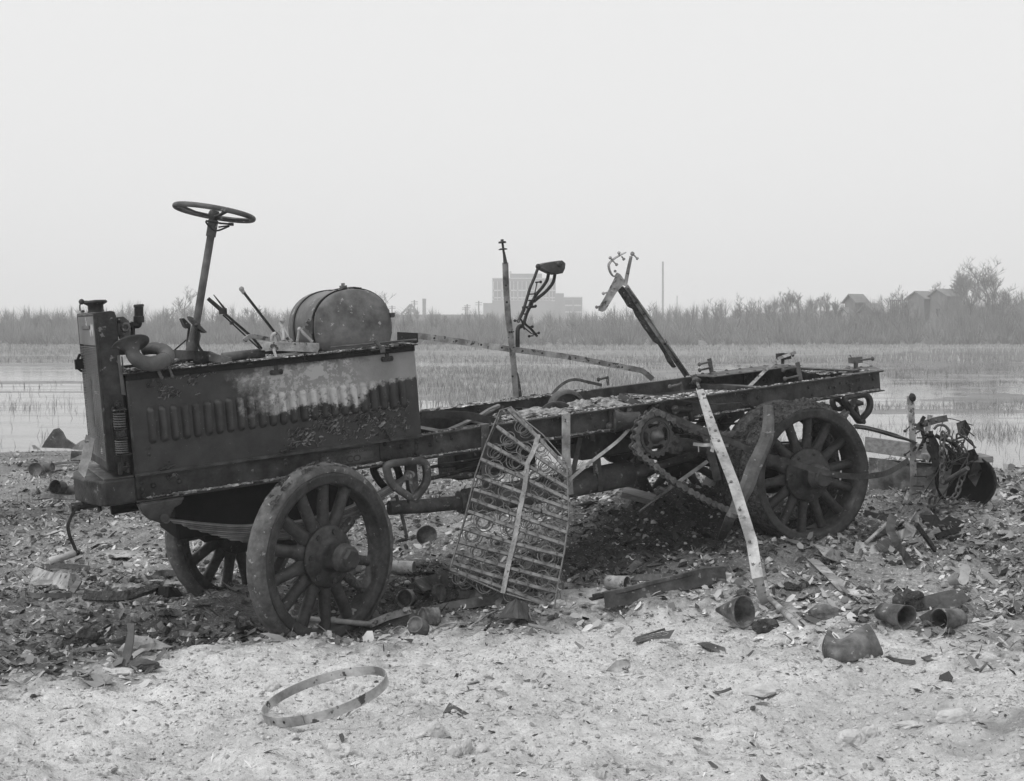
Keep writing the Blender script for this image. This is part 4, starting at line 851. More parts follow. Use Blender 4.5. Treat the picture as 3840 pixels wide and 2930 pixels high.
# ---- wheels
def wheel(name,hubp,axis,R,dims,mats,nsp=14,phase=0,char=(),seed=0,barrel=True,crust=None):
    # axis: outward direction in truck space; wheel meshes are built about their own axis (z outward)
    Rt,Ri,Rf,wd,hf,hb,hl,hc=dims    # tyre seat radius, inner felloe radius, hub flange, width, barrel r, cap
    z=V(axis).normalized(); x=(XF-z*XF.dot(z)).normalized(); y=z.cross(x); mt=Matrix.Identity(4)
    for i in range(3): mt[i][0]=x[i];mt[i][1]=y[i];mt[i][2]=z[i];mt[i][3]=hubp[i]
    mb=MB(); Z=(0,0,1)
    mb.lathe([(Ri,-wd/2+.01),(Ri,wd/2-.012),(Ri+.012,wd/2-.004),(Rt-.012,wd/2-.004),(Rt+.006,wd/2+.004),(Rt+.006,wd/2-.012),(Rt,wd/2-.02),(Rt,-wd/2),(Ri,-wd/2+.01)],(0,0,0),Z,72,ref=(1,0,0))
    wo=obj(name,mb,mats[0],truck); wo.matrix_local=mt
    # tyre, a little lumpy
    mb=MB(); w2=wd/2; T=R-Rt
    prof=[(Rt+.002,-w2+.002),(Rt+T*.45,-w2+.0),(Rt+T*.85,-w2+.018),(R,-w2+.04),(R+.002,0),(R,w2-.045),(Rt+T*.86,w2-.022),(Rt+T*.5,w2-.006),(Rt+.008,w2-.004)]
    N_=96; vs=[];rr=random.Random(seed)
    for k in range(N_):
        a=2*PI*k/N_
        for j,(r,h) in enumerate(prof):
            q=.010*float(vnoise(math.cos(a)*3+9,math.sin(a)*3+j*.3,seed))+.006*float(vnoise(math.cos(a)*14,math.sin(a)*14+j*.9,seed+1)); r2=r+(q if 0<j<8 else 0); vs.append((math.cos(a)*r2,math.sin(a)*r2,h+q*.6))
    m_=len(prof); mb.add(vs,[(k*m_+j,((k+1)%N_)*m_+j,((k+1)%N_)*m_+j+1,k*m_+j+1) for k in range(N_) for j in range(m_-1)],True); obj('tyre',mb,mats[1],wo)
    r0=Rf-.035
    for k in range(nsp):
        if k in char and char[k]==0: continue
        a=2*PI*(k+phase)/nsp; d=V((math.cos(a),math.sin(a),0)); s_=V((-math.sin(a),math.cos(a),0)); mb=MB()
        L=Ri-.001-r0; e=L*(char[k] if k in char else 1); st=[]
        bulge=[(0,.044,.032),(.10,.056,.028),(.22,.043,.032),(.38,.036,.036),(.75,.035,.036),(1,.038,.038)]
        path=[];secs=[]
        for t_,aw,bw_ in bulge:
            if t_*L>e+1e-6: t_=e/L
            path.append(d*(r0+L*t_)); sc=1 if k not in char else .8; sc*=R/.535
            secs.append([(math.cos(2*PI*i/14)*aw*sc*(1 if k not in char else random.uniform(.8,1.1)),math.sin(2*PI*i/14)*bw_*sc) for i in range(14)])
            if t_*L>=e-1e-6: break
        mb.sweep(path,secs,s_,True); 
        if k not in char and mats[3]: 
            mb.tube([d*(r0+L*.62),d*(r0+L*.62)+V((0,0,.0001))+d*.006],.0385*R/.535,14)
        obj('spoke',mb,'char' if k in char else mats[0],wo)
    mb=MB(); f0=.030; mb.lathe([(0,f0),(Rf-.006,f0),(Rf,f0+.006),(Rf,f0+.014),(Rf-.012,f0+.022),(hb+.03,f0+.026),(hb+.01,f0+.036),(hb,f0+.05),(hb*.97,hl*.62),(hb*1.03,hl*.64),(hb*1.03,hl*.70),(hb*.92,hl*.71),(hb*.90,hl*.86),(hb*.72,hl*.9),(0,hl*.9)],(0,0,0),Z,36)
    mb.lathe([(0,-f0),(Rf,-f0),(Rf,-f0-.015),(Rf*.5,-f0-.03),(Rf*.45,-.1),(0,-.1)],(0,0,0),Z,30)
    for k in range(7):
        a=2*PI*(k+.35)/7; (mb.bolt if mats[2] else mb.rivet)(V((math.cos(a)*(Rf-.036),math.sin(a)*(Rf-.036),f0+.016)),Z,.019,*(() if not mats[2] else (.018,)))
    obj('hub',mb,mats[0],wo)
    if barrel:
        mb=MB(); mb.lathe([(0,hl+.001),(hc*.86,hl),(hc,hl-.012),(hc,hl*.84)],(0,0,0),Z,6 if mats[2] else 12,False); obj('hub_cap',mb,mats[0],wo,.003)
    if crust:
        rr=random.Random(seed+5); vs=[];fs=[]; a0,a1,thk,w0,w1=crust; NA,NB=90,14
        for i in range(NA+1):
            a=a0+(a1-a0)*i/NA; env=math.sin(PI*i/NA)**.5
            for j in range(NB+1):
                t_=j/NB; hh=w0+(w1-w0)*t_; e=math.sin(PI*t_)**.6; n_=float(vnoise(i*.23+3,j*.4,seed+9))+.5*float(vnoise(i*.7,j*1.1,seed+10))+.4*rr.uniform(-.5,.5)
                r=R-.012+max(0,env*e*(thk*(.55+.9*n_))); vs.append((math.cos(a)*r,math.sin(a)*r,hh+ .012*n_))
        for i in range(NA):
            for j in range(NB): q=i*(NB+1)+j; fs.append((q,q+1,q+NB+2,q+NB+1))
        mb=MB(); mb.add(vs,fs,False); obj('rubber_crust',mb,'mud',wo)
    return wo
sa=rad(24.5); fa=V((math.sin(sa),-math.cos(sa),0))     # near front wheel is steered
hubn=TP('D',905,1015,-.33)
WF=TP('W',1324,2098,-.51)
front_dims=(.474,.415,.180,.135,.03,.082,.25,.062)
cN=WF-fa*.245
wheel('front_wheel',cN,fa,.535,front_dims,('wheel','tyre',True,False),phase=.3,char={0:0,1:.55,13:.8,12:.9},seed=1,crust=(rad(62),rad(140),.03,-.06,.05))
fo=-V((math.sin(sa),-math.cos(sa),0))
wheel('front_wheel',V((cN.x-.14,1.23,cN.z-.03)),fo,.53,front_dims,('wheel','tyre',True,False),phase=.1,seed=2)
# front axle
mb=MB(); mb.sweep([V((.0,-.18,.0)),V((0,-.05,-.02)),V((0,.1,-.05)),V((0,.75,-.05)),V((0,.95,-.02)),V((0,1.08,0))],[(-.03,-.04),(.03,-.04),(.03,.04),(-.03,.04)],XF); mb.tube([(0,-.15,-.1),(0,-.15,.1)],.03,10); mb.tube([(0,1.03,-.1),(0,1.03,.1)],.03,10); mb.tube([(.15,-.1,-.05),(.15,.95,-.05)],.018,8); obj('front_axle',mb,'black',truck,.005)
# rear wheels: the near one tracks straight
ra=V((0,-1,0)); WR=TP('H',585,1125,-.50); rc=V((3.50,-.32,-.045)); rc.z=-.05
rear_dims=(.466,.405,.188,.22,.03,.085,.225,.070)
wheel('rear_wheel',V((3.55,-.32,-.052)),V((-.06,-1,0)),.490,rear_dims,('wheel','mud',False,True),phase=.15,seed=3,crust=(rad(35),rad(150),.075,-.14,.10))
mb=MB()
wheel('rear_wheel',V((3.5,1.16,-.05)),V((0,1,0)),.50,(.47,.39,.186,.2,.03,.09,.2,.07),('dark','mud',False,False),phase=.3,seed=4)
# burnt inner tyre of the near rear wheel
mb=MB(); mb.lathe([(.40,-.07),(.49,-.07),(.515,-.04),(.52,.02),(.505,.06),(.49,.075),(.42,.075)],(0,0,0),(0,1,0),72,ref=(1,0,0))
o=obj('inner_tyre',mb,'mud',truck); o.location=(3.515,-.105,-.052)
mb=MB(); mb.tube([(3.5,-.2,-.05),(3.5,1.1,-.05)],.05,14); mb.lathe([(.17,0),(.17,.08),(0,.08)],(3.5,-.02,-.05),(0,1,0),24); obj('rear_axle',mb,'black',truck)
# ---- long silencer pipe slung under the frame
yp=.32
mb=MB(); mb.tube(tp('W',[(1459,1905),(1600,1897),(1735,1884)],yp),.047,18); mb.tube(tp('W',[(1720,1884),(1744,1882)],yp),.072,20); cyl=tp('W',[(1738,1884),(1742,1884),(2020,1840),(2360,1775),(2364,1774)],yp); mb.tube(cyl,[.08,.09,.09,.093,.083],24); mb.tube(tp('W',[(2364,1774),(2420,1762)],yp),.045,16); mb.tube(tp('W',[(2420,1762),(2610,1705),(2800,1660)],yp),.028,14)
obj('silencer',mb,'mid',truck)
mb=MB()
for x in (2225,): 
    p=TP('W',x,1798,yp); mb.tube([p,p+(cyl[2]-cyl[1]).normalized()*.04],.0955,24); mb.strap([p+V((0,-.09,.42)),p+V((0,-.09,-.02)),p+V((0,-.085,-.07))],.035,.006,XF)
mb.strap(tpy([('E',1345,430,.2),('E',1370,700,.22)]),.035,.006,XF)
mb.strap(tpy([('E',1260,450,.1),('E',1210,700,.1),('E',1160,860,.1)]),.035,.008,XF)
obj('pipe_hanger',mb,'mid',truck)
# hanging stake straps on the near rail
for i,(pts,y,m_) in enumerate([([(1162,285),(1162,560),(1178,760),(1185,850)],-.012,'pale'),([(595,362),(598,600),(600,900)],.0,'mid')]):
    mb=MB(); q=tp('E',pts,y); mb.strap(q,.062 if i==0 else .055,.008,XF); mb.bolt(TP('E',1172,348,-.016) if i==0 else TP('E',600,440,-.004),YN,.016,.014,6); mb.box(q[0]+V((0,.03,.0)),.062,.06,.008); obj('stake_strap',mb,m_,truck,.001)
for pts,r_,n_ in [([('E',200,660,.15),('E',560,600,.15),('E',800,560,.15)],.010,'brake_rod'),([('E',200,740,.15),('E',330,710,.15),('E',570,645,.15)],.014,'brake_rod'),([('E',270,650,.15),('E',380,640,.15)],.019,'rod_clevis'),([('E',1060,515,.3),('E',1250,485,.3)],.006,'brake_rod'),([('G',830,690,.2),('G',1040,700,.2),('G',1050,718,.2),('G',1360,700,.2)],.009,'brake_rod'),([('G',760,840,.1),('G',950,855,.1),('G',1260,860,.1)],.008,'brake_rod'),([('H',700,800,.0),('G',1000,870,.0)],.006,'brake_rod')]:
    mb=MB(); mb.tube(tpy(pts),r_,8); obj(n_,mb,'dark',truck)
mb=MB(); mb.strap(tpy([('D',1440,540,.3),('D',1490,720,.3),('D',1525,880,.3)]),.02,.008,XF); bb(mb,.72,.79,.1,.14,.12,.40); mb.tube([(1.0,.2,.25),(1.4,.2,.2)],.02,8); obj('step_iron',mb,'mid',truck)
# gearbox, flywheel and drums seen between the rails
mb=MB(); bb(mb,1.15,1.75,.30,.62,.18,.5); mb.lathe([(0,0),(.15,0),(.17,.02),(.17,.06),(0,.06)],(1.95,.30,.45),(0,1,0),32); bb(mb,2.05,2.75,.2,.65,.20,.52); obj('gearbox',mb,'dark',truck,.02)
p=TP('G',245,860,.62); mb=MB(); mb.lathe([(.05,-.02),(.11,-.03),(.12,0),(.145,0),(.155,-.02),(.155,.05),(.12,.05),(.0,.03)],p,YN,36); obj('brake_drum',mb,'dark',truck)
mb=MB(); pc=TP('E',1140,265,.5); mb.lathe([(.12,-.03),(.14,-.03),(.15,-.02),(.15,.02),(.14,.03),(.12,.03)],V((pc.x,.45,.53)),YN,40,ref=(1,0,0)); obj('transmission_band',mb,'mid',truck)
# ---- countershaft, sprocket and chain
SPC=TP('G',540,812,-.14)
mb=MB(); rh=TP('G',235,680,.03); j=[TP('G',205,690,.02),TP('G',300,690,.0),TP('G',420,680,-.04)]; mb.tube(j,[.085,.06,.055],16); mb.ext([rh+V((a,-.012,b)) for a,b in [(-.06,-.075),(.05,-.075),(.06,.07),(-.06,.075)]],(0,.02,0))
for x,y in [(238,618),(335,615),(248,732),(175,732)]: mb.lathe([(0,.03),(.014,.03),(.016,.012),(.026,.012),(.026,0)],TP('G',x,y,.01),YN,10)
mb.tube([SPC,V((SPC.x,.3,SPC.z))],.045,14); obj('countershaft_bracket',mb,'rail',truck,.003)
mb=MB(); n=20; ro,ri=.148,.134; N2=n*4
def ringz(mb,poly_out,poly_in,y0,y1,c):
    k=len(poly_out); vs=[V((c.x+a,y,c.z+b)) for y in (y0,y1) for (a,b) in poly_out]+[V((c.x+a,y,c.z+b)) for y in (y0,y1) for (a,b) in poly_in]; fs=[]
    for i in range(k):
        q=(i+1)%k; fs+=[(i,q,k+q,k+i),(2*k+i,3*k+i,3*k+q,2*k+q),(i,2*k+i,2*k+q,q),(k+i,k+q,3*k+q,3*k+i)]
    mb.add(vs,fs)
po=[((ro if (i%4 in(0,1)) else ri)*math.cos(2*PI*i/N2),(ro if (i%4 in(0,1)) else ri)*math.sin(2*PI*i/N2)) for i in range(N2)]
ringz(mb,po,[(.1*math.cos(2*PI*i/N2),.1*math.sin(2*PI*i/N2)) for i in range(N2)],SPC.y-.008,SPC.y+.008,SPC)
ringz(mb,[(.066*math.cos(2*PI*i/N2),.066*math.sin(2*PI*i/N2)) for i in range(N2)],[(.02*math.cos(2*PI*i/N2),.02*math.sin(2*PI*i/N2)) for i in range(N2)],SPC.y-.008,SPC.y+.008,SPC)
for k in range(4):
    a=rad(45+90*k)+.1; m_=6; pts=[]
    for s_ in (-1,1):
        rng=range(m_+1) if s_<0 else range(m_,-1,-1)
        for i in rng: r=.064+.038*i/m_; w_=.33-.13*math.sin(PI*i/m_)*1.0; pts.append((SPC.x+r*math.cos(a+s_*w_),SPC.y-.0075,SPC.z+r*math.sin(a+s_*w_)))
    mb.ext(pts,(0,.015,0))
ringz(mb,[(.124*math.cos(2*PI*i/N2),.124*math.sin(2*PI*i/N2)) for i in range(N2)],[(.112*math.cos(2*PI*i/N2),.112*math.sin(2*PI*i/N2)) for i in range(N2)],SPC.y-.016,SPC.y-.0085,SPC)
mb.lathe([(.05,0),(.046,.012),(.034,.03),(.031,.05),(.02,.055),(.019,.072),(.010,.074),(.009,.09),(0,.09)],SPC+V((0,-.0085,0)),YN,20)
obj('sprocket',mb,'wheel2',truck)
def chain(path,pitch,m,name='drive_chain'):
    P_=spline(path,10); d=[0]
    for i in range(1,len(P_)): d.append(d[-1]+(P_[i]-P_[i-1]).length)
    pts=[];s=0;k=0
    while s<d[-1]:
        while d[k+1]<s:k+=1
        t_=(s-d[k])/(d[k+1]-d[k]); pts.append(P_[k].lerp(P_[k+1],t_)); s+=pitch
    mb=MB()
    for i in range(len(pts)-1):
        a,b=pts[i],pts[i+1]; t_=(b-a).normalized(); u=t_.cross(V((0,1,0))).normalized()
        for sd in (-1,1):
            yy=sd*(.019 if i%2 else .025); o=[]
            for q in range(7): an=PI/2+PI*q/6; o.append(a+(t_*math.cos(an)+u*math.sin(an))*.023)
            for q in range(7): an=-PI/2+PI*q/6; o.append(b+(t_*math.cos(an)+u*math.sin(an))*.023)
            o.insert(7,(a+b)/2-u*.012); o.append((a+b)/2+u*.012)
            mb.ext([p+V((0,yy,0)) for p in o],(0,sd*.005,0))
        mb.tube([a+V((0,-.034,0)),a+V((0,.034,0))],.0075,8); mb.tube([a+V((0,-.018,0)),a+V((0,.018,0))],.013,8)
    return obj(name,mb,m,truck)
yc=-.14; rch=.160
cpts=[TP('G',x,y,yc) for x,y in [(1300,785),(1180,790),(1060,795),(940,785),(820,765),(720,720),(640,672)]]
for dg in range(80,281,20): cpts.append(SPC+V((math.cos(rad(dg))*rch*1.0,0,math.sin(rad(dg))*rch)))
cpts=cpts[:-3]+[TP('G',x,y,yc-.02*i) for i,(x,y) in enumerate([(372,895),(425,965),(500,1020),(580,1090),(680,1165),(790,1235),(900,1295),(1010,1350),(1130,1400)])]
chain(cpts,.05,'chain')
# radius rod
mb=MB(); rr1=tpy([('G',700,880,-.05),('G',780,880,-.05),('G',900,905,-.05),('G',1050,950,-.06),('G',1230,1000,-.06)]); mb.tube(rr1,[.052,.05,.042,.04,.04],14); mb.tube([TP('G',690,800,-.06),TP('G',690,945,-.06)],.035,10); mb.ext(tp('G',[(880,905),(1220,930),(1200,1090),(900,970)],-.02),(0,.03,0)); mb.tube(tp('G',[(700,600),(700,590)],-.02),.03,8)
for x,y in [(700,845),(720,910)]: mb.lathe([(0,.03),(.02,.03),(.024,.01),(.034,.01),(.034,0)],TP('G',x,y,-.09),YN,10)
obj('radius_rod',mb,'rail',truck,.003)
mb=MB(); mb.tube([TP('G',700,600,.04),TP('G',700,600,-.03)],.03,12); mb.tube(spline(tp('G',[(690,605),(750,600),(800,600),(830,590)],-.01),4),[.022]*13,10); mb.tube(spline(tpy([('G',800,560,.0),('G',815,620,.0),('G',830,690,.0)]),4),.022,10); obj('spring_perch',mb,'dark',truck)
mb=MB(); mb.tube(spline(tpy([('G',1215,620,.45),('G',1150,650,.45),('G',1080,720,.45),('G',1040,780,.45)]),5),.045,14); mb.tube(spline(tpy([('G',1180,620,.6),('G',1060,690,.6),('G',1020,760,.6)]),5),.035,12); obj('fender_tube',mb,'rail',truck)
# arch strap over the chain
mb=MB(); mb.strap(spline(tpy([('G',520,578,.02),('G',580,545,.02),('G',640,525,.01),('G',760,530,-.02),('G',980,560,-.06),('G',1100,555,-.06),('G',1230,552,-.06),('G',1310,590,-.08),('G',1392,628,-.1)]),5),.05,.006,V((0,1,0))); obj('arched_strap',mb,'dark',truck,.001)
# rear platform: gussets, rear cross member and their rivets
mb=MB(); g1=[TZ('N',x,y,.560) for x,y in [(1180,968),(1315,962),(1515,934),(1440,905),(1210,905)]]; mb.ext([V((p.x,p.y,.559)) for p in g1],(0,0,.006))
rr=random.Random(5)
for x,y in [(1195,948),(1205,925),(1240,945),(1300,938),(1345,930),(1235,905),(1330,905),(1385,908),(1410,900),(1300,915)]:
    p=TZ('N',x,y,.565); mb.rivet((p.x,p.y,.565),UP,.014)
gus=obj('gusset_plate',mb,'mid',truck)
mb=MB(); g2=[TZ('N',x,y,.612) for x,y in [(365,908),(943,886),(940,878),(600,880),(450,888)]]; xs_=[p.x for p in g2]
bb(mb,3.50,4.36,.60,.92,.607,.613)
for i in range(14): mb.rivet((3.55+i*.06,.64+.25*(i%2)+rr.uniform(-.02,.02),.613),UP,.015)
obj('gusset_plate',mb,'mid',truck)
mb=MB(); bb(mb,4.40,4.41,.055,.85,.38,.585); bb(mb,4.411,4.47,.055,.85,.576,.585); mb.ext([TP('G',x,y,.835) for x,y in [(1235,300),(1400,290),(1450,405),(1245,430)]],(0,.012,0))
for x,y in [(1258,325),(1258,375),(1330,330),(1400,370)]: mb.rivet(TP('G',x,y,.834),YN,.016)
obj('cross_member',mb,'rail',truck,.002)
mb=MB(); bb(mb,4.05,4.44,.85,.859,.42,.605); obj('frame_extension',mb,'rail',truck)
# stake pockets with their bolts
def clip(base,top,y,bolts,m='mid',w=.035,name='stake_clip'):
    mb=MB(); a=TP(*base,y); b=TP(*top,y); mb.strap([a,b],w,.012,XF)
    for c,x,yy,ln,ax_ in bolts: mb.stud(TP(c,x,yy,y-.006),ax_,ln,.008,.017)
    return obj(name,mb,m,truck,.001)
LX=V((-1,-.12,-.06))
clip(('G',985,310),('G',965,200),.86,[('G',965,228,.10,LX),('G',975,272,.11,LX)])
mb=MB(); mb.ext(tp('G',[(965,315),(1000,315),(1012,435),(980,438)],.835),(0,.012,0)); mb.rivet(TP('G',997,388,.833),YN,.018); obj('stake_clip',mb,'mid',truck,.001)
clip(('H',400,350),('H',375,215),.06,[('H',368,250,.13,LX),('H',380,315,.13,LX)])
clip(('G',755,468),('G',742,385),.10,[('G',745,400,.10,LX)],w=.02)
clip(('F',1010,1250),('F',1000,1180),.8,[('F',1000,1190,.075,LX)],w=.02)
clip(('G',1545,235),('G',1550,170),.8,[('G',1560,178,.07,V((1,-.1,.0)))],w=.02)
mb=MB(); mb.box(TP('N',690,818,.8),.07,.03,.05); mb.box(TP('N',745,818,.8),.06,.03,.05); mb.strap(tp('N',[(710,835),(710,880)],.8),.02,.02,XF); obj('stake_clip',mb,'dark',truck,.002)
mb=MB(); mb.box(TP('N',1262,850,.3),.06,.03,.045); mb.box(TP('N',1300,848,.3),.07,.05,.05); mb.strap(tp('N',[(1290,860),(1290,915)],.3),.03,.02,XF); mb.stud(TP('N',1318,850,.28),V((1,-.1,0)),.12,.008,.018); mb.tube([TP('N',1242,808,.3),TP('N',1262,838,.3)],.005,6); obj('stake_clip',mb,'mid',truck,.002)
# ---- tall posts left from the body
M['postm']=mat('post_paint',.09,.34,.6,5,.2,40,spots=(.05,20,.64),contrast=(.42,.6))
yq=.90
mb=MB(); mb.strap(tp('F',[(199,285),(205,480),(220,700),(245,900),(262,1060),(282,1345)],yq),.046,.010,XF)
post=obj('stake_post',mb,'postm',truck,.001)
mb=MB(); mb.tube(tp('F',[(202,285),(190,230),(176,120)],yq),.0085,10); mb.lathe([(0,0),(.028,0),(.03,.006),(.026,.014),(.012,.016),(.012,.028),(0,.03)],TP('F',176,132,yq),UP,12); mb.lathe([(0,0),(.03,0),(.034,.005),(.02,.012),(0,.012)],TP('F',181,184,yq),UP,14); mb.tube(tp('F',[(200,290),(188,200)],yq),[.016,.009],8); obj('top_bolt',mb,'dark',post)
mb=MB(); mb.ext(tp('F',[(288,1135),(302,1160),(318,1240),(333,1352),(300,1352),(292,1250)],yq+.02),(0,.03,0)); obj('charred_core',mb,'char',post)
for x,y in [(230,832),(255,1180),(203,465),(210,595)]:
    mb=MB(); mb.bolt(TP('F',x,y,yq-.006),YN,.008,.008); obj('bolt',mb,'dark',post)
mb=MB()
mb.stud(TP('F',268,828,yq),V((1,0,0)),-.03,.005,.01)
mb.tube(spline(tpy([('F',296,950,yq),('F',296,860,yq),('F',298,810,yq),('F',312,788,yq),('F',330,785,yq)]),5),.0165,12)
mb.strap(spline(tpy([('F',335,740,yq-.05),('F',345,790,yq-.05),('F',355,800,yq-.05)]),3),.018,.004,YN)
br=obj('lamp_bracket',mb,'dark',truck)
mb=MB(); T2=yq-.05
mb.strap(tp('F',[(298,755),(345,650),(395,480),(430,400),(455,330)],T2),.026,.012,YN); mb.strap(tp('F',[(300,755),(350,650)],T2-.004),.034,.008,YN)
mb.tube(spline(tp('F',[(540,365),(528,420),(490,480),(440,540),(400,620),(370,680),(350,745)],T2+.03),5),.0125,10)
mb.tube(spline(tp('F',[(590,370),(575,440),(520,510),(460,560),(425,590)],T2-.0),5),.0125,10)
mb.strap(spline(tp('F',[(400,590),(365,690),(352,760),(400,805),(450,865)],T2+.02),4),.020,.012,YN)
mb.strap(tp('F',[(340,790),(400,840),(450,862)],T2-.01),.012,.006,YN); mb.strap(tp('F',[(448,445),(425,560),(410,640)],T2-.02),.010,.004,YN); mb.strap(tp('F',[(325,730),(340,790),(350,812)],T2-.02),.018,.004,YN)
mb.box(TP('F',385,635,T2-.01),.10,.03,.018)
for a,b,L_ in [((435,440),1,.035),((375,535),1,.05),((380,583),1,.04),((415,628),1,.015),((395,790),1,.01),((420,860),-1,.03),((290,740),-1,.01),((340,690),1,.02),((445,840),1,.01)]:
    mb.stud(TP('F',*a,T2-.015),V((b,-.15,0)),L_,.005,.0105)
mb.ball(TP('F',460,315,T2),.021,10,(1.05,1,1),.12,5)
bt=obj('bent_grab_iron',mb,'dark',truck)
mb=MB(); wb=tp('F',[(478,300),(520,285),(600,272),(650,266),(676,290),(672,330),(655,368),(600,378),(560,368),(530,355),(490,335)],T2-.04); mb.ext(wb,(0,.08,0)); mb.lathe([(0,.02),(.017,.02),(.02,.005),(.026,.0)],TP('F',625,295,T2-.04),YN,10); obj('charred_block',mb,'mid',bt,.006)
# right hand post, a steel angle still backed by its charred timber
mb=MB(); mb.strap(tp('F',[(1150,470),(1300,700),(1450,920),(1625,1175)],.9),.040,.010,YN.cross(V((.5,0,-.86))));
rp=obj('stake_post',mb,'postm',truck,.001)
mb=MB(); mb.strap(tp('F',[(1165,480),(1320,700),(1470,925),(1640,1172)],.885),.012,.03,V((.8,0,.6))); obj('edge_strip',mb,'postm',rp)
mb=MB(); mb.ext(tp('F',[(1088,485),(1128,470),(1200,580),(1300,730),(1400,880),(1500,1030),(1545,1105),(1532,1112),(1490,1060),(1465,1000),(1420,930),(1380,905),(1350,860),(1330,830),(1305,800),(1275,750),(1240,700),(1220,650),(1180,630),(1150,580)],.905),(0,.035,0)); obj('charred_core',mb,'char',rp)
mb=MB()
mb.ext(tp('F',[(935,640),(985,555),(1065,400),(1060,390),(1080,362),(1105,375),(1138,420),(1135,455),(1100,490),(1075,520),(990,660),(965,672),(935,662)],.87),(0,.008,0))
mb.strap(spline(tp('F',[(1085,385),(1050,392),(1022,350),(1015,300),(1045,262),(1095,230),(1140,205)],.87),5),.045,.007,V((.25,1,.1)))
mb.tube(tp('F',[(1143,465),(1165,350),(1190,235)],.87),[.0155,.014,.012],10)
mb.ball(TP('F',1200,215,.87),.018,8)
for (a,b),ax_,L_ in [((1000,520),(-1,-.3,-.1),.035),((965,620),(-1,-.3,-.15),.06),((1060,430),(-.6,-1,0),.02),((1040,262),(-.5,-.2,.4),.02),((1045,270),(.7,-.2,-.8),.035),((1115,235),(.5,-.2,-.8),.02),((1208,222),(.6,-.2,-.7),.035),((1095,225),(-.3,-.5,.5),.02)]: mb.stud(TP('F',a,b,.86),ax_,L_,.006,.013)
for x,y in [(1115,412),(1040,510),(970,612),(1062,352)]: mb.bolt(TP('F',x,y,.87),YN,.011,.01)
obj('bent_strap_head',mb,'pale',rp,.001)
for x,y in [(1225,600),(1290,690),(1455,925),(1555,1065)]:
    mb=MB(); mb.bolt(TP('F',x,y,.88),YN,.010,.01); obj('bolt',mb,'dark',rp)
# ash lying on the frame
def heap(name,pts,zc,zh,label,n=900,m='ash',seed=0,big=1.):
    # pts: outline in truck space (x,y); flakes in a low pile
    rr=random.Random(seed); cx_=sum(p[0] for p in pts)/len(pts); cy_=sum(p[1] for p in pts)/len(pts); vs=[];fs=[]
    def inside(x,y):
        c=False;j=len(pts)-1
        for i in range(len(pts)):
            if (pts[i][1]>y)!=(pts[j][1]>y) and x<(pts[j][0]-pts[i][0])*(y-pts[i][1])/(pts[j][1]-pts[i][1])+pts[i][0]: c=not c
            j=i
        return c
    xs=[p[0] for p in pts];ys=[p[1] for p in pts]
    k=0
    while k<n:
        x=rr.uniform(min(xs),max(xs));y=rr.uniform(min(ys),max(ys))
        if not inside(x,y): continue
        k+=1
        e=1-min(1,max(abs(x-cx_)/(max(xs)-min(xs)+1e-6)*2,abs(y-cy_)/(max(ys)-min(ys)+1e-6)*2)); z=zc+zh*(e**.6)*(.5+float(vnoise(x*7,y*7,seed)))*rr.uniform(.3,1)
        s=rr.uniform(.006,.024)*big; a=rr.uniform(0,2*PI); R3=Matrix.Rotation(a,3,'Z')@Matrix.Rotation(rr.gauss(0,.5),3,'X'); j=len(vs)
        for q in ((-s,-s*rr.uniform(.2,.6),0),(s,-s*.4,0),(s*rr.uniform(.6,1),s*.5,s*.2),(-s*.8,s*rr.uniform(.3,.6),s*.15)): vs.append(V((x,y,max(z,zc+.004)))+R3@V(q))
        fs.append((j,j+1,j+2,j+3))
    vs=[TM@v for v in vs]; return arr(name,[tuple(v) for v in vs],fs,m,kind='stuff',label=label)
def base_heap(x0,x1,y0,y1,z,h,seed,label,m='heap'):
    nx,ny=44,22; vs=[];fs=[]
    for i in range(nx+1):
        for j in range(ny+1):
            u,v_=i/nx,j/ny; e=(math.sin(PI*u)*math.sin(PI*v_))**.5; x=x0+(x1-x0)*u; y=y0+(y1-y0)*v_
            vs.append(tuple(TM@V((x,y,z+h*e*(.7+.9*float(vnoise(x*6,y*6,seed))+.35*float(vnoise(x*25,y*25,seed+1))+.2*float(vnoise(x*70,y*70,seed+2)))))))
    for i in range(nx):
        for j in range(ny): q=i*(ny+1)+j; fs.append((q,q+ny+1,q+ny+2,q+1))
    return arr('ash_heap',vs,fs,m,kind='stuff',label=label)
mb=MB(); bb(mb,1.45,2.78,.06,.845,.505,.512); bb(mb,2.86,3.5,.06,.845,.505,.512); obj('floor_tray',mb,'dark',truck)
base_heap(1.5,2.75,.06,.62,.515,.085,3,'pale ash heaped between the frame rails over the gearbox')
heap('ash_heap',[(1.45,.06),(2.78,.06),(2.78,.7),(1.6,.6)],.53,.055,'pale flakes strewn over the gearbox heap',3200,seed=4)
heap('ash_heap',[(1.45,.06),(2.78,.06),(2.78,.7),(1.6,.6)],.54,.08,'dark flakes and crusts over the gearbox heap',1300,'frag',44,1.2)
heap('ash_heap',[(2.86,.05),(3.5,.05),(3.4,.5),(2.9,.6)],.52,.03,'pale ash flakes on the rear floor tray',700,seed=5)
heap('ash_heap',[(-.9,.03),(.05,.03),(.05,.75),(-.9,.75)],ZT-.003,.012,'broken flakes strewn over the bonnet deck',1500,'frag',6)
heap('ash_heap',[(-.9,.0),(.78,.0),(.78,.08),(-.9,.08)],ZT+.004,.012,'broken flakes along the near bonnet edge',1500,'frag',7,.8)
heap('ash_heap',[(.45,.02),(.79,.02),(.79,.5),(.6,.5)],ZT+.002,.03,'pale flakes in the corner behind the tank',500,'ash',8)
heap('ash_heap',[(.1,.02),(.6,.02),(.6,.12),(.1,.12)],ZT+.004,.02,'flakes at the foot of the tank',500,'frag',9)
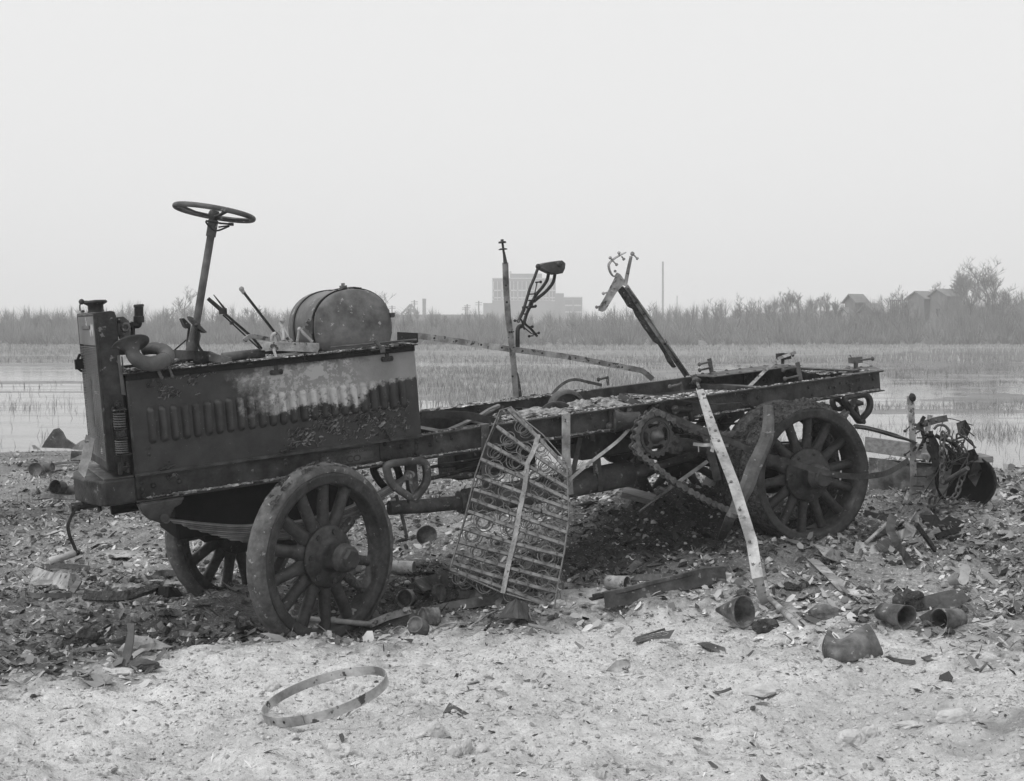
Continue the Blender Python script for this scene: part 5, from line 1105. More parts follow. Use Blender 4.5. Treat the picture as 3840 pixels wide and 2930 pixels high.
heap('ash_heap',[(.79,.0),(4.65,.0),(4.65,.05),(.79,.05)],.558,.006,'flakes lying on the top flange of the near rail',800,'frag',10,.6)
heap('ash_heap',[(-.9,.0),(4.6,.0),(4.6,.042),(-.9,.042)],.412,.004,'flakes lying on the bottom flange of the near rail',2600,'ash',11,.9)
heap('ash_heap',[(.9,.8),(1.7,.8),(1.7,.92),(.9,.92)],.606,.02,'flakes lying on the far rail',300,'ash',12)
heap('ash_heap',[(4.2,.1),(4.6,.05),(4.6,.5),(4.3,.6)],.566,.01,'flakes on the near rear gusset plate',350,'frag',13)
heap('ash_heap',[(1.8,.78),(2.5,.78),(2.5,.95),(1.8,.95)],.606,.01,'flakes on the middle of the far rail',250,'frag',14)
# ------------------------------------------------------------------ loose things round the truck (world space)
CR['U']=(80,1600,2.4); CR['Vv']=(1300,2150,3.1457); CR['X']=(2300,2330,7.34)
def wobj(name,mb,m,label=None,cat=None,group=None,bevel=0,parent=None):
    if parent is not None:
        b=V(parent['_b']); mb.v=[tuple(V(p)-b) for p in mb.v]; return obj(name,mb,m,parent,bevel)
    n=len(mb.v); b=V((sum(p[0] for p in mb.v)/n,sum(p[1] for p in mb.v)/n,min(p[2] for p in mb.v)))
    mb.v=[tuple(V(p)-b) for p in mb.v]; o=obj(name,mb,m,None,bevel); o.location=b; o['_b']=tuple(b); tag(o,label,cat,group); return o
def flat(mb,pts,w,t,face=(0,-1,0)):      # strap whose broad side looks along face
    P=[V(p) for p in pts]; sd=[]
    for i in range(len(P)):
        tg=(P[min(i+1,len(P)-1)]-P[max(i-1,0)]).normalized(); s_=tg.cross(V(face)); sd.append(s_ if s_.length>1e-4 else V((1,0,0)))
    for i in range(1,len(sd)):
        if sd[i].dot(sd[i-1])<0: sd[i]=-sd[i]
    mb.sweep(P,[(-w/2,-t/2),(w/2,-t/2),(w/2,t/2),(-w/2,t/2)],sd)
def WT(c,x,y,yl): return TM@TP(c,x,y,yl)
def gd(c,x,y): return GP(c,x,y).y
# seat spring frame leaning against the near rail
A1=WT('E',755,245,-.05); A2=GP('E',352,1372); A3=GP('E',1078,1640); A2=CAMP+ray('E',352,1372)*(A3.y+.28); A3=CAMP+ray('E',1078,1640)*(A3.y-.02)
nrm=(A2-A1).cross(A3-A1).normalized()
if nrm.y>0: nrm=-nrm
def QP(x,y,off=0.,c='E'):
    r=ray(c,x,y); t=(A1+nrm*off-CAMP).dot(nrm)/r.dot(nrm); return CAMP+r*t
slats=[((755,250),(960,445),(1165,665)),((675,370),(930,560),(1170,725)),((610,490),(900,650),(1170,802)),((565,600),(870,735),(1175,882)),((535,720),(855,835),(1175,946)),((515,812),(840,915),(1178,1028)),((497,882),(830,1000),(1165,1112)),((475,965),(810,1085),(1155,1200)),((440,1085),(795,1190),(1145,1278)),((415,1180),(770,1270),(1130,1366)),((390,1250),(755,1360),(1112,1452)),((370,1330),(735,1440),(1095,1532)),((350,1372),(715,1500),(1078,1640))]
mb=MB()
edge=[(755,245),(700,260),(605,485),(530,700),(440,1060),(350,1372)]; mb.tube([QP(*p) for p in edge],.0055,7)
edge=[(755,245),(775,235),(960,440),(1168,655),(1182,1000),(1150,1250),(1112,1440),(1080,1640)]; mb.tube([QP(*p) for p in edge],.0055,7)
mb.tube([QP(352,1376),QP(700,1530),QP(1076,1642)],.0055,7)
mb.tube([QP(*p,.10) for p in [(770,245),(1000,430),(1150,600)]],.004,6); mb.tube([QP(350,1385,-.09),QP(500,1480,-.10),QP(640,1600,-.11),QP(900,1675,-.06)],.0045,6)
mb.tube([QP(720,250,.0),QP(610,500,-.09),QP(480,950,-.09),QP(352,1372,-.09)],.004,6)
sf=wobj('seat_spring_frame',mb,'wire','burnt seat frame of steel slats and wire coils leaning against the frame rail','seat springs')
for s_ in slats:
    mb=MB(); P_=spline([QP(*q,.006) for q in s_],5); d_=(P_[-1]-P_[0]).normalized(); u=d_.cross(nrm); mb.sweep(P_,[(-.013,.010),(-.007,0),(.007,0),(.013,.010),(.011,.012),(.006,.003),(-.006,.003),(-.011,.012)],u)
    for i in range(1,9):
        p=P_[0].lerp(P_[-1],i/9)
        p=min(P_,key=lambda q_:(q_-p).length); mb.box(p+nrm*.004,.005,.006,.028)
    wobj('slat',mb,'slat',parent=sf)
mb=MB(); cs=[(968,428),(948,500),(930,555),(893,625),(872,800),(838,960),(802,1160),(757,1350),(718,1540)]; pth=[QP(*p,.014) for p in cs]; flat(mb,pth,.031,.003,nrm)
for i in range(18):
    f_=(i+.5)/18*(len(pth)-1); k=int(f_); mb.rivet(pth[k].lerp(pth[k+1],f_-k)+nrm*.0018,nrm,.003)
wobj('centre_strap',mb,'white',parent=sf)
ux=(slats and (QP(1165,1112)-QP(497,882)).normalized()); uy=nrm.cross(ux)
coil0=None; rr=random.Random(3); cnt=0
for i in range(len(slats)):
    a,b=QP(*slats[i][0]),QP(*slats[i][2]); nn=4 if i not in (0,) else 3
    for k in range(nn):
        f_=(k+.35+.3*(i%2))/nn if i else (k+.7)/nn; p=a.lerp(b,min(f_,.96))
        if coil0 is None:
            mb=MB(); n=110; pts=[]
            for q in range(n+1):
                t_=q/n; r=.052-.024*math.sin(PI*t_); ang=t_*2*PI*5.5; pts.append(V((math.cos(ang)*r,math.sin(ang)*r,-.01-.12*t_)))
            mb.tube(pts,.0027,6); coil0=obj('coil_spring',mb,'wire',sf)
            o=coil0
        else:
            o=coil0.copy(); C.objects.link(o); o.parent=sf
        zx=nrm+ux*rr.uniform(-.22,.22)+uy*rr.uniform(-.15,.30); zx.normalize(); xx=(ux-zx*ux.dot(zx)).normalized(); yy=zx.cross(xx); sc=rr.uniform(.85,1.25); m4=Matrix.Identity(4)
        for j in range(3): m4[j][0]=xx[j]*sc;m4[j][1]=yy[j]*sc;m4[j][2]=zx[j]*rr.uniform(.7,1.1) if False else zx[j]*.9;m4[j][3]=(p-uy*.02-V(sf['_b']))[j]
        o.matrix_local=m4
# pale iron-shod post leaning on the truck's rail
top=WP('G',895,445,8.12); bot=CAMP+ray('I',1400,768)*gd('I',1400,790)
f1=WP('G',1010,800,7.85); f2=WP('G',1160,1190,7.5); f3=WP('G',1300,1640,7.2); f4=WP('I',1345,560,7.05)
mb=MB(); P_=[top,f1,f2,f3,f4,bot]; side=(V((1,0,.3))).normalized(); mb.sweep(P_,[[(-.02,-.004),(.02,-.004),(.02,.004),(-.02,.004)]]+[[(-.033,-.004),(.033,-.004),(.033,.004),(-.033,.004)]]*4+[[(-.022,-.004),(.022,-.004),(.022,.004),(-.022,.004)]],V((1,.1,.28)))
lp=wobj('leaning_post',mb,'white','long pale riveted iron post leaning across the rail, bent foot on the rubbish','post',bevel=.001)
mb=MB(); mb.sweep([top+V((-.022,.015,0)),f1+V((-.030,.015,0)),f1.lerp(f2,.4)+V((-.031,.015,0))],[(-.014,-.003),(.014,-.003),(.014,.003),(-.014,.003)],V((.1,1,0))); wobj('side_flange',mb,'pale',parent=lp)
for c,x,y,Z_ in [('G',918,480,8.09),('G',980,662,7.95),('G',1012,765,7.87),('G',1040,848,7.8),('G',1078,970,7.7),('G',1137,1168,7.51),('G',1205,1388,7.36),('G',1283,1640,7.19)]:
    mb=MB(); p=CAMP+ray(c,x,y)*(Z_-.006); mb.rivet(p,V((0,-1,0)),.010); wobj('rivet',mb,'tank',parent=lp)
mb=MB(); mb.tube([WP('G',890,440,8.12),WP('G',862,375,8.18)],.0105,10); mb.lathe([(0,0),(.03,0),(.034,.006),(.02,.02),(.022,.03),(0,.032)],WP('G',865,385,8.17),(WP('G',850,345,8.2)-WP('G',890,440,8.12)),12); mb.lathe([(0,0),(.02,0),(.02,.02),(0,.02)],WP('G',850,350,8.2),V((-.4,0,1)),6,False); wobj('top_bolt',mb,'mid',parent=lp)
mb=MB(); zf=bot.y; P_=[WP('I',1365,440,zf+.08),WP('I',1400,590,zf+.04),WP('I',1418,700,zf),WP('I',1500,780,zf-.04),WP('I',1600,870,zf+(gd('I',1680,955)-zf)*.75-.04),WP('I',1680,955,gd('I',1680,955)-.02)]; mb.tube(spline(P_,4),[.018]*21,10); flat(mb,P_[:3],.036,.008); 
for x,y in [(1380,462),(1355,500),(1428,668),(1465,800)]: mb.bolt(WP('I',x,y,zf-.02),V((0,-1,0)),.014,.014)
wobj('brace_rod',mb,'white',parent=lp)
mb=MB(); flat(mb,spline([WT('G',840,872,-.2),WT('G',920,882,-.22),WT('G',980,880,-.25),WT('G',1120,885,-.25)],3),.022,.004); mb.tube([WT('G',980,840,-.22),WT('G',985,900,-.23)],.008,8); flat(mb,[WT('G',1000,880,-.25),WT('G',985,935,-.27)],.025,.005); mb.tube([WT('G',880,890,-.2),WT('G',882,935,-.2)],.004,6); wobj('tie_plate',mb,'pale',parent=lp)
mb=MB(); P_=[WT('G',950,470,-.01),WT('G',900,600,-.03),WT('G',925,740,-.08),WT('G',975,950,-.1),WT('G',1010,1060,-.1),WT('G',1030,1160,-.1)]
flat(mb,P_[2:],.055,.006); tag(wobj('stake_strap',mb,'mid','grey riveted strap hanging behind the upper half of the pale leaning post','strap'),'grey riveted strap hanging behind the upper half of the pale leaning post','strap')
# long dark strip lying from the rail over the rear wheel
mb=MB(); P_=[WT('G',252,492,.25),WT('G',430,565,.1),WT('G',620,645,-.12),WT('G',800,715,-.2),WT('G',1000,795,-.26),WT('G',1100,835,-.3),WT('G',1230,895,-.36),WT('G',1370,965,-.43),WT('G',1500,985,-.46),WT('H',330,960,-.50),WT('H',500,1010,-.53),WT('H',640,1045,-.56),WT('H',800,1063,-.58),WT('H',940,1055,-.56),WT('H',1060,1025,-.52),WT('H',1200,940,-.46)]
P_=spline(P_,4); flat(mb,P_,.040,.005); o=wobj('long_steel_strip',mb,'rail','long dark sagging steel strip draped from the rail across the near rear wheel','strip')
for k in (14,26,33,44,52):
    b=MB(); b.rivet(P_[k]+V((0,-.003,0)),V((0,-1,0)),.008); wobj('rivet',b,'mid',parent=o)
# bent fender iron in front of the rear wheel
mb=MB(); P_=spline([WT('G',1428,565,-.40),WT('G',1432,680,-.44),WT('G',1420,800,-.48),WT('G',1370,930,-.52),WT('G',1310,1060,-.55),WT('G',1260,1200,-.58),WT('G',1190,1340,-.60),WT('G',1130,1480,-.62),CAMP+ray('G',1068,1625)*(gd('G',1068,1640)-.03)],5)
n=len(P_); secs=[]
for i in range(n):
    w_=.032+.016*math.sin(PI*i/(n-1)); secs.append([(-w_,-.006),(-w_*.3,.004),(w_*.6,.0),(w_,-.016),(w_*1.0,-.026),(w_*.8,-.010),(-w_*.2,-.006),(-w_,-.014)])
mb.sweep(P_,secs,[V((1,-.15,.1))]*n); fi=wobj('bent_fender_iron',mb,'mid','broad grey bent fender iron standing before the left edge of the near rear wheel','fender iron')
for f_ in (.22,):
    b=MB(); i=int(n*f_); b.tube([P_[i]+V((-.04,-.02,0)),P_[i]+V((.0,-.03,-.006)),P_[i]+V((.045,-.02,0))],.003,6); wobj('binding_wire',b,'wire',parent=fi)
# dark strap running from the wheel top to the nail post
Zp=gd('Q',540,1110)+.25
mb=MB(); P_=spline([WT('H',800,690,-.1),WT('H',900,705,-.1),WT('H',1040,742,-.1),WT('H',1150,775,-.1),WP('H',1250,808,Zp-.06)],5); flat(mb,P_,.036,.008,(0,-.4,1)); flat(mb,P_,.036,.004,(0,-1,.5)); wobj('curved_strap',mb,'rail','short dark curved strap reaching from the rear wheel top to the nail post','strap')
# strip hanging in front of the silencer
mb=MB(); flat(mb,spline([WT('G',352,735,-.02),WT('G',260,835,-.04),WT('G',150,925,-.06),WT('G',0,1040,-.08),WT('E',1180,752,-.09)],5),.022,.004,(0,-1,.3)); wobj('thin_strip',mb,'pale','thin pale twisted strip slanting from the sprocket bracket down to the seat springs','strip')
mb=MB(); zq=gd('G',420,1400); flat(mb,[WP('G',950,1010,8.6),WP('G',700,1190,8.4),WP('G',420,1402,zq)],.024,.012,(0,-1,.5)); wobj('thin_batten',mb,'wood','thin grey batten slanting through the slack chain down to the rubbish','batten')
c_=GP('G',420,1330); mb=MB(); R3=Matrix.Rotation(rad(-12),3,'Z')@Matrix.Rotation(rad(14),3,'Y')@Matrix.Rotation(rad(10),3,'X'); mb.box(c_+V((0,.05,.04)),.26,.16,.045,R3); wobj('wood_block',mb,'wood','thick flat wooden block lying under the slack of the chain','block',bevel=.004)
# strap slanting from behind the tank to the far rail, rubbish laths by the bonnet
mb=MB(); P_=spline([WT('O',405,757,.42),WT('O',650,790,.5),WT('O',1250,880,.72),WT('O',1720,940,.80),WT('F',960,1075,.82),WT('F',1190,1118,.84),WT('F',1265,1132,.85),WT('F',1310,1160,.86),WT('F',1360,1203,.86)],4); flat(mb,P_,.042,.006); o=wobj('long_flat_strap',mb,'pale','long pale riveted strap sloping from behind the tank to the far rail','strap',bevel=.001)
for c,x,y,yl in [('O',560,780,.42),('O',760,805,.5),('O',990,840,.55),('O',1180,866,.6),('O',1370,896,.65),('O',1550,918,.68),('O',1855,962,.72),('O',1975,985,.72),('O',2165,1025,.75),('F',940,1073,.76),('F',1020,1088,.78),('F',1120,1108,.8)]:
    b=MB(); b.rivet(WT(c,x,y,yl),V((0,-1,0)),.008); wobj('rivet',b,'dark',parent=o)
mb=MB(); flat(mb,spline([WT('E',152,292,.35),WT('E',320,290,.33),WT('E',480,298,.30),WT('E',600,325,.25),WT('E',700,348,.18),WT('E',745,385,.1)],5),.05,.006); wobj('bent_angle_iron',mb,'rail','dark bent angle iron lying across the frame behind the bonnet','angle iron')
mb=MB(); flat(mb,[WT('E',340,398,.3),WT('E',400,372,.33),WT('E',560,300,.45),WT('E',692,228,.55)],.026,.014,(0,-.6,1)); wobj('wooden_lath',mb,'wood','splintered wooden lath slanting over the frame behind the bonnet','lath')
mb=MB(); flat(mb,[WT('G',1272,428,.25),WT('G',1400,300,.38),WT('G',1520,195,.5),WT('G',1645,152,.62)],.024,.006,(0,-1,.2)); wobj('slanting_strip',mb,'pale','pale weathered strip slanting up across the rear frame by the gusset rivets','strip')
mb=MB(); P_=spline([WT('F',570,1322,.86),WT('F',620,1265,.88),WT('F',690,1218,.9),WT('F',760,1206,.92),WT('F',850,1225,.92),WT('F',960,1250,.92)],5); flat(mb,P_,.022,.003,(0,-1,.2)); mb.tube([WT('F',850,1225,.92),WT('F',852,1242,.92)],.003,5); wobj('arched_thin_strip',mb,'mid','thin steel strip arched up over the far rail beside a bolt','strip')
mb=MB(); flat(mb,[WT('F',0,1485,.3),WT('F',70,1440,.35),WT('F',150,1405,.4)],.02,.01,(0,-.6,1)); wobj('wooden_lath',mb,'wood','short wooden lath lying on the frame just left of the ash heap','lath')
mb=MB(); mb.ext([WT('C',540,463,-.0)+V((0,-.15,0)),WT('C',606,500,0)+V((0,-.15,0)),WT('C',590,640,0)+V((0,-.17,0)),WT('C',555,792,0)+V((0,-.2,0)),WT('C',497,742,0)+V((0,-.18,0)),WT('C',515,600,0)+V((0,-.16,0))],(0,.006,0)); 
pl_=wobj('steel_plate',mb,'pale','small pale steel plate propped on the bumper against the radiator foot','plate',bevel=.001)
# ---- right hand wreckage: nail post and what surrounds it
Zg=gd('Q',540,1115); Zn=Zg+.0
mb=MB(); P_=[WP('Q',508,85,Zn+.25),WP('Q',520,200,Zn+.23),WP('Q',534,500,Zn+.15),WP('Q',540,800,Zn+.08),WP('Q',536,960,Zn+.04),WP('Q',522,1110,Zn)]; flat(mb,P_,.050,.016); npst=wobj('nail_post',mb,'pale','upright pale wooden post bristling with bent bolts, right of the rear wheel','post',bevel=.002)
for x,y,a,L_ in [(545,372,(1,-.3,.0),.055),(555,425,(.8,-.3,.55),.05),(570,462,(1,-.2,0),.05),(505,360,(-.7,-.3,-.6),.05),(510,580,(-.8,-.3,-.5),.05),(550,670,(1,-.2,.05),.07),(545,808,(1,-.2,.02),.09),(540,895,(1,-.2,0),.07),(528,972,(.9,-.2,.3),.06),(520,1100,(1,-.2,0),.06),(525,1155,(1,-.2,.25),.08),(548,548,(.1,-1,0),.02),(545,340,(.1,-1,0),.02),(530,1050,(.4,-.4,-.7),.02)]:
    b=MB(); b.stud(WP('Q',x,y,Zn+.1-.1*(y/1100)),a,L_,.006,.013); wobj('bolt',b,'mid',parent=npst)
b=MB(); b.lathe([(0,0),(.035,0),(.037,.004),(.03,.012),(.008,.014),(.008,.02),(0,.02)],WP('Q',530,98,Zn+.24),V((.5,-1,.3)),16); wobj('washer',b,'dark',parent=npst)
mb=MB(); flat(mb,[WP('H',880,822,Zn+1.3),WP('H',1200,865,Zn+1.),WP('H',1500,905,Zn+.8),WP('H',1640,925,Zn+.7)],.135,.03); wobj('long_board',mb,'wood','long grey board lying level behind the nail post above the cracked panel','board',bevel=.004)
# cracked panel half buried
mb=MB(); za=Zn+.5; q_=[WP('Q',150,640,za+.3),WP('Q',330,660,za+.15),WP('Q',520,678,za),WP('Q',820,700,za-.1),WP('Q',900,710,za-.1),WP('Q',830,1010,za-.1),WP('Q',640,1075,za-.1),WP('Q',400,1085,za+.1),WP('Q',150,1080,za+.3)]; mb.ext(q_,(0,.03,0)); M['panel']=mat('cracked_panel',.05,.18,.85,5,.5,22,bdist=.03,spots=(.2,9,.6)); wobj('cracked_panel',mb,'panel','dark sheet panel with cracked mud stuck to it standing behind the nail post','panel')
mb=MB(); zb2=Zn+.25; mb.ext([WP('Q',790,640,zb2),WP('Q',1020,650,zb2-.1),WP('Q',1060,700,zb2-.1),WP('Q',900,705,zb2),WP('Q',830,1010,zb2),WP('Q',750,1005,zb2),WP('Q',800,700,zb2)],(0,.05,0)); mb.box(WP('Q',930,640,zb2),.5,.28,.05); wobj('timber_stub',mb,'wood','squared timber stub carrying chains at the right edge of the wreckage','timber',bevel=.006)
for nm,pts,w_,m_,lb in [('hinged_iron',[(590,395),(600,350),(640,335),(690,320),(760,300),(845,285)],.045,'mid','thick hinged iron strap pointing right at the top of the chain tangle'),
   ('flat_iron',[(690,255),(680,330),(660,440),(650,520),(590,590),(575,615)],.035,'pale','pale bent flat iron hanging below the hinged strap'),
   ('flat_iron',[(640,270),(610,330),(625,420),(640,470),(610,540),(590,580)],.026,'dark','dark bent flat iron left of the pale hanging one'),
   ('pointed_iron',[(680,400),(690,540),(730,620),(748,720)],.055,'dark','dark pointed iron hanging behind the vertical chain'),
   ('flat_iron',[(700,440),(760,560),(790,640)],.04,'dark','short dark iron slanting right beneath the ring')]:
    mb=MB(); P_=spline([WP('Q',x,y,Zn-.1) for x,y in pts],4); flat(mb,P_,w_*1.15,.012); 
    for f_ in (.35,.75):
        p=P_[int(len(P_)*f_)]; mb.rivet(p+V((0,-.005,0)),V((0,-1,0)),.012)
    wobj(nm,mb,m_,lb,'iron strap',bevel=.001)
mb=MB(); P_=spline([WP('Q',x,y,Zn-.15) for x,y in [(725,385),(760,350),(820,352),(860,395),(855,430),(820,450),(790,440)]],6); mb.tube(P_,.011,10); wobj('iron_hook',mb,'mid','thick open iron ring crowning the chain tangle','ring')
mb=MB(); P_=spline([WP('Q',x,y,Zn-.15) for x,y in [(740,440),(800,470),(880,500),(940,560),(970,630)]],6); mb.tube(P_,.016,10); P_=spline([WP('Q',x,y,Zn-.1) for x,y in [(800,510),(850,545),(890,590),(920,640)]],6); mb.tube(P_,.016,10); wobj('bent_bars',mb,'dark','two thick bent bars curving down right beneath the ring','bars')
mb=MB(); P_=spline([WP('Q',x,y,Zn-.25) for x,y in [(715,985),(690,1010),(685,1060),(705,1110),(725,1130)]]+[WP('Q',730,1080,Zn-.3),WP('Q',740,1000,Zn-.25)],6); mb.tube(P_,.010,8); wobj('iron_hook',mb,'dark','rusty hook at the foot of the vertical chain','hook')
mb=MB(); mb.tube([WP('Q',815,870,Zn-.25),WP('Q',900,810,Zn-.35),WP('Q',1030,735,Zn-.5)],.018,12); wobj('pipe_length',mb,'mid','grey pipe slanting up to the right edge beside the chains','pipe')
mb=MB(); mb.lathe([(0,-.10),(.22,-.10),(.235,-.08),(.235,.05),(.228,.055),(.218,.05),(.215,-.06),(0,-.06)],WP('Q',1010,850,Zn+.2),V((-.5,-1,.1)),32); wobj('dark_drum',mb,'black','dark round drum cut by the right edge behind the chains','drum')
def linkchain(pts,lab,r=.010,Ln=.06,m='mid'):
    P_=spline([V(p) for p in pts],12); d=0; last=P_[0]; mb=MB(); k=0; acc=0
    for p in P_[1:]:
        acc+=(p-last).length
        if acc>=Ln*.78 or k==0:
            t_=(p-last).normalized() if (p-last).length>1e-6 else V((0,0,1)); 
            nr=t_.cross(V((0,1,0))); nr=nr.normalized() if nr.length>.01 else V((1,0,0)); b2=t_.cross(nr)
            w_=(nr if k%2 else (b2*.8+nr*.5).normalized())
            ring=[p+t_*math.cos(2*PI*i/12)*Ln/2+w_*math.sin(2*PI*i/12)*Ln*.30 for i in range(12)]; mb.tube(ring,r*.75,6,closed=True); k+=1; acc=0
        last=p
    return wobj('chain',mb,m,lab,'chain','chains hanging in the wreckage at the right')
linkchain([WP('Q',x,y,Zn-.3) for x,y in [(805,430),(800,520),(795,600),(800,700),(798,800),(797,880)]],'chain hanging straight down in the middle of the tangle')
linkchain([WP('Q',x,y,Zn-.2) for x,y in [(820,430),(870,470),(950,510),(990,560),(1010,600)]],'chain draped to the right from the thick ring')
linkchain([WP('Q',x,y,Zn-.4) for x,y in [(1000,770),(975,830),(950,900),(935,960),(890,1010),(870,1050)]],'chain hanging down in front of the dark drum')
linkchain([WP('Q',x,y,Zn-.4) for x,y in [(700,1080),(750,1085),(800,1090),(850,1085),(900,1060),(960,1040),(1000,1020)]],'chain lying along the ground by the rusty hook')
# tools and irons on the ground there
zS=gd('J',160,370)
mb=MB(); mb.tube([WP('Q',110,1412,zS+.10),WP('Q',240,1290,zS+.18),WP('Q',350,1195,zS+.25),WP('Q',440,1120,zS+.32)],.013,10); sh=wobj('shovel',mb,'pale','shovel lying with its rounded blade on the debris, right of the rear wheel','shovel')
mb=MB(); b0=WP('Q',110,1410,zS+.10); nx,ny=9,9; vs=[];fs=[]
for i in range(nx+1):
    for j in range(ny+1):
        u=i/nx*2-1; v_=j/ny; w_=.5*(.80+.45*v_)*math.sqrt(max(.05,1-max(0,v_-.75)**2*8)); x=u*w_*.42; vs.append(tuple(WP('Q',135+u*95*(1+.35*v_),1405+130*v_**.9,zS+.12-.10*v_)+V((0,-.05*(1-abs(u)**2)*(1-.4*v_)*0+.045*u*u,.0))))
fs=[(i*(ny+1)+j,(i+1)*(ny+1)+j,(i+1)*(ny+1)+j+1,i*(ny+1)+j+1) for i in range(nx) for j in range(ny)]; k=len(vs); vs+=[tuple(V(p)+V((0,.004,-.004))) for p in vs]; fs+=[tuple(q+k for q in f)[::-1] for f in fs]
mb.add(vs,fs,True); wobj('blade',mb,'pale',parent=sh)
def irons(name,c,pts,w_,t_,m_,lab,cat,dz=.0,face=(0,-1,.5),smooth=4,bevel=.001):
    z0=[gd(c,x,y) for x,y,*_ in pts]; P_=[]
    for (x,y,*l) in pts:
        l=l[0] if l else 0.; g=GP(c,x,y); r=ray(c,x,y)
        # l = height above the ground of this point: step towards the camera until it is that high
        t=g.y
        if l>0:
            for _ in range(40):
                q=CAMP+r*t; e=(q.z-gh(q.x,q.y))-l
                if abs(e)<.002: break
                t+=e*.9/max(-r.z,.08)
        P_.append(CAMP+r*t+V((0,0,t_/2+.003+dz)))
    mb=MB(); P_=spline(P_,smooth) if smooth>1 and len(P_)>2 else P_; flat(mb,P_,w_,t_,face); return wobj(name,mb,m_,lab,cat,bevel=bevel)
irons('bent_flat_iron','Q',[(360,1170,.30),(335,1260,.26),(345,1340,.22),(400,1430,.16),(470,1540,.08),(530,1640,.0)],.055,.008,'mid','heavy flat iron bent like an elbow in front of the nail post','flat iron')
irons('curved_plate','Q',[(540,1170,.25),(545,1230,.2),(500,1300,.14),(430,1350,.10),(380,1390,.07)],.075,.006,'pale','curved pale plate curling under the foot of the nail post','plate')
irons('flat_iron','Q',[(235,1480,.02),(330,1420,.04),(400,1385,.06)],.085,.008,'mid','short broad flat iron between shovel and elbow iron','flat iron')
irons('square_bar','Q',[(565,1255,.2),(650,1370,.1),(735,1490,.01)],.03,.02,'dark','dark square bar propped right of the elbow iron','bar')
irons('pale_strut','Q',[(495,960,.5),(460,1060,.4),(400,1165,.3)],.02,.012,'pale','slim pale strut leaning left off the nail post','strut')
irons('nailed_lath','Q',[(500,1440,.02),(640,1380,.03),(780,1300,.04)],.05,.01,'wood','nailed lath lying right of the square bar','lath')
irons('dark_bar','Q',[(740,1370,.02),(860,1330,.02),(1000,1295,.02)],.04,.02,'black','long dark bar running to the right edge on the debris','bar')
irons('dark_bar','Q',[(870,1395,.01),(1015,1355,.01)],.03,.02,'black','second, shorter dark bar near the right edge','bar')
irons('flat_iron','Q',[(100,1145,.02),(230,1180,.02),(370,1175,.03)],.05,.008,'dark','low dark flat iron behind the shovel handle','flat iron')
irons('thin_board','J',[(265,360,.0),(340,430,.02),(430,510,.03),(500,560,.02),(620,610,.01)],.075,.006,'pale','pale flat slat lying slantwise on the debris between wheel and tin funnel','slat')
irons('thin_board','J',[(310,270,.01),(370,310,.02),(450,350,.02)],.09,.006,'pale','short pale slat beside the shovel blade','slat')
irons('broad_plank','J',[(880,690,.01),(1000,660,.03),(1120,630,.05),(1230,605,.06)],.07,.012,'mid','broad dull plank at the right edge above the dented tin','plank')
irons('steel_angle','J',[(1000,780,.01),(1140,700,.05),(1290,600,.12)],.06,.01,'mid','long steel angle rising to the right edge of the view','angle iron')
irons('steel_angle','J',[(1060,740,.01),(1180,680,.04),(1290,640,.08)],.03,.01,'pale','thin pale angle crossing the long steel angle at the right edge','angle iron')
irons('bent_twig','J',[(750,1020,.0),(850,1045,.01),(950,1055,.0)],.02,.008,'fragd','thin dark stick just right of the crushed pail','stick')
irons('thin_stick','I',[(780,1440,.0),(900,1440,.01),(1030,1475,.01),(1135,1445,.01)],.012,.006,'mid','thin curved strip lying alone on the pale ash, lower right','strip')
irons('rusty_rod','J',[(500,600,.0),(575,655,.0)],.012,.01,'dark','short dark rod beside the end of the pale slat','rod')
# cans, funnels, drums
def can(c,x,y,rad_,ln,ax,m,label,name='tin_can',cat='can',r2=None,open_=True,sq=(1,1),sink=.25,dent=.14,seed=0,ridges=0,off=0):
    g=GP(c,x,y); ax=V(ax).normalized(); r2=rad_ if r2 is None else r2; mb=MB(); ctr=g+V((0,0,max(rad_,r2)*sq[1]*(1-sink)+off))
    N_=14; pr=[]
    for i in range(N_+1):
        h=-ln/2+ln*i/N_; r=r2+(rad_-r2)*i/N_; r+=.004*(1 if ridges and i%max(1,N_//ridges)==0 else 0); pr.append((r,h))
    prof=[(0,-ln/2)]+pr+[(rad_+.004,ln/2+.002),(rad_-.003,ln/2+.003)]
    prof+= [(rad_-.006,ln/2-.008),(0,ln/2-.010)] if not open_ else [(r-.004,h) for r,h in pr[::-1][1:-1]]+[(0,-ln/2+.006)]
    mb.lathe(prof,ctr,ax,36,ref=(0,0,1),sq=sq)
    if dent:
        vs=[]
        for p in mb.v:
            p=V(p); d=p-ctr; n_=float(vnoise(p.x*9+seed,p.z*9+p.y*5,seed))+.5*float(vnoise(p.x*22,p.z*22,seed+1)); rd=d-ax*d.dot(ax); vs.append(tuple(p-rd*dent*max(-.4,n_+.25)))
        mb.v=vs
    return wobj(name,mb,m,label,cat)
can('I',1130,935,.088,.20,(.62,-.75,.12),'can','large cone-shaped tin lying on its side with its round mouth towards us','tin_cone','tin cone',r2=.012,open_=True,sink=.08)
can('J',810,815,.075,.16,(.55,-.8,.05),'can','dented grey funnel tin lying with a crimped mouth, right of the crushed pail','dented_tin','tin',r2=.055,open_=True,sq=(.8,1.1),dent=.35,seed=4,sink=.1)
can('J',1180,810,.055,.15,(-.85,-.5,.1),'can','small tin can on its side by the steel angle at the right edge','tin_can','can',open_=True,sink=.2,dent=.15,seed=2)
can('M',1055,310,.055,.06,(-.25,-.95,.12),'can','short round tin lying just behind the bolted bar near the front wheel','tin_can','can',open_=True,sink=-.2)
can('Vv',1090,360,.06,.03,(.85,-.5,.2),'can','ridged round lid standing on edge behind the long flat bar','round_lid','lid',open_=False,ridges=4,sink=-.1)
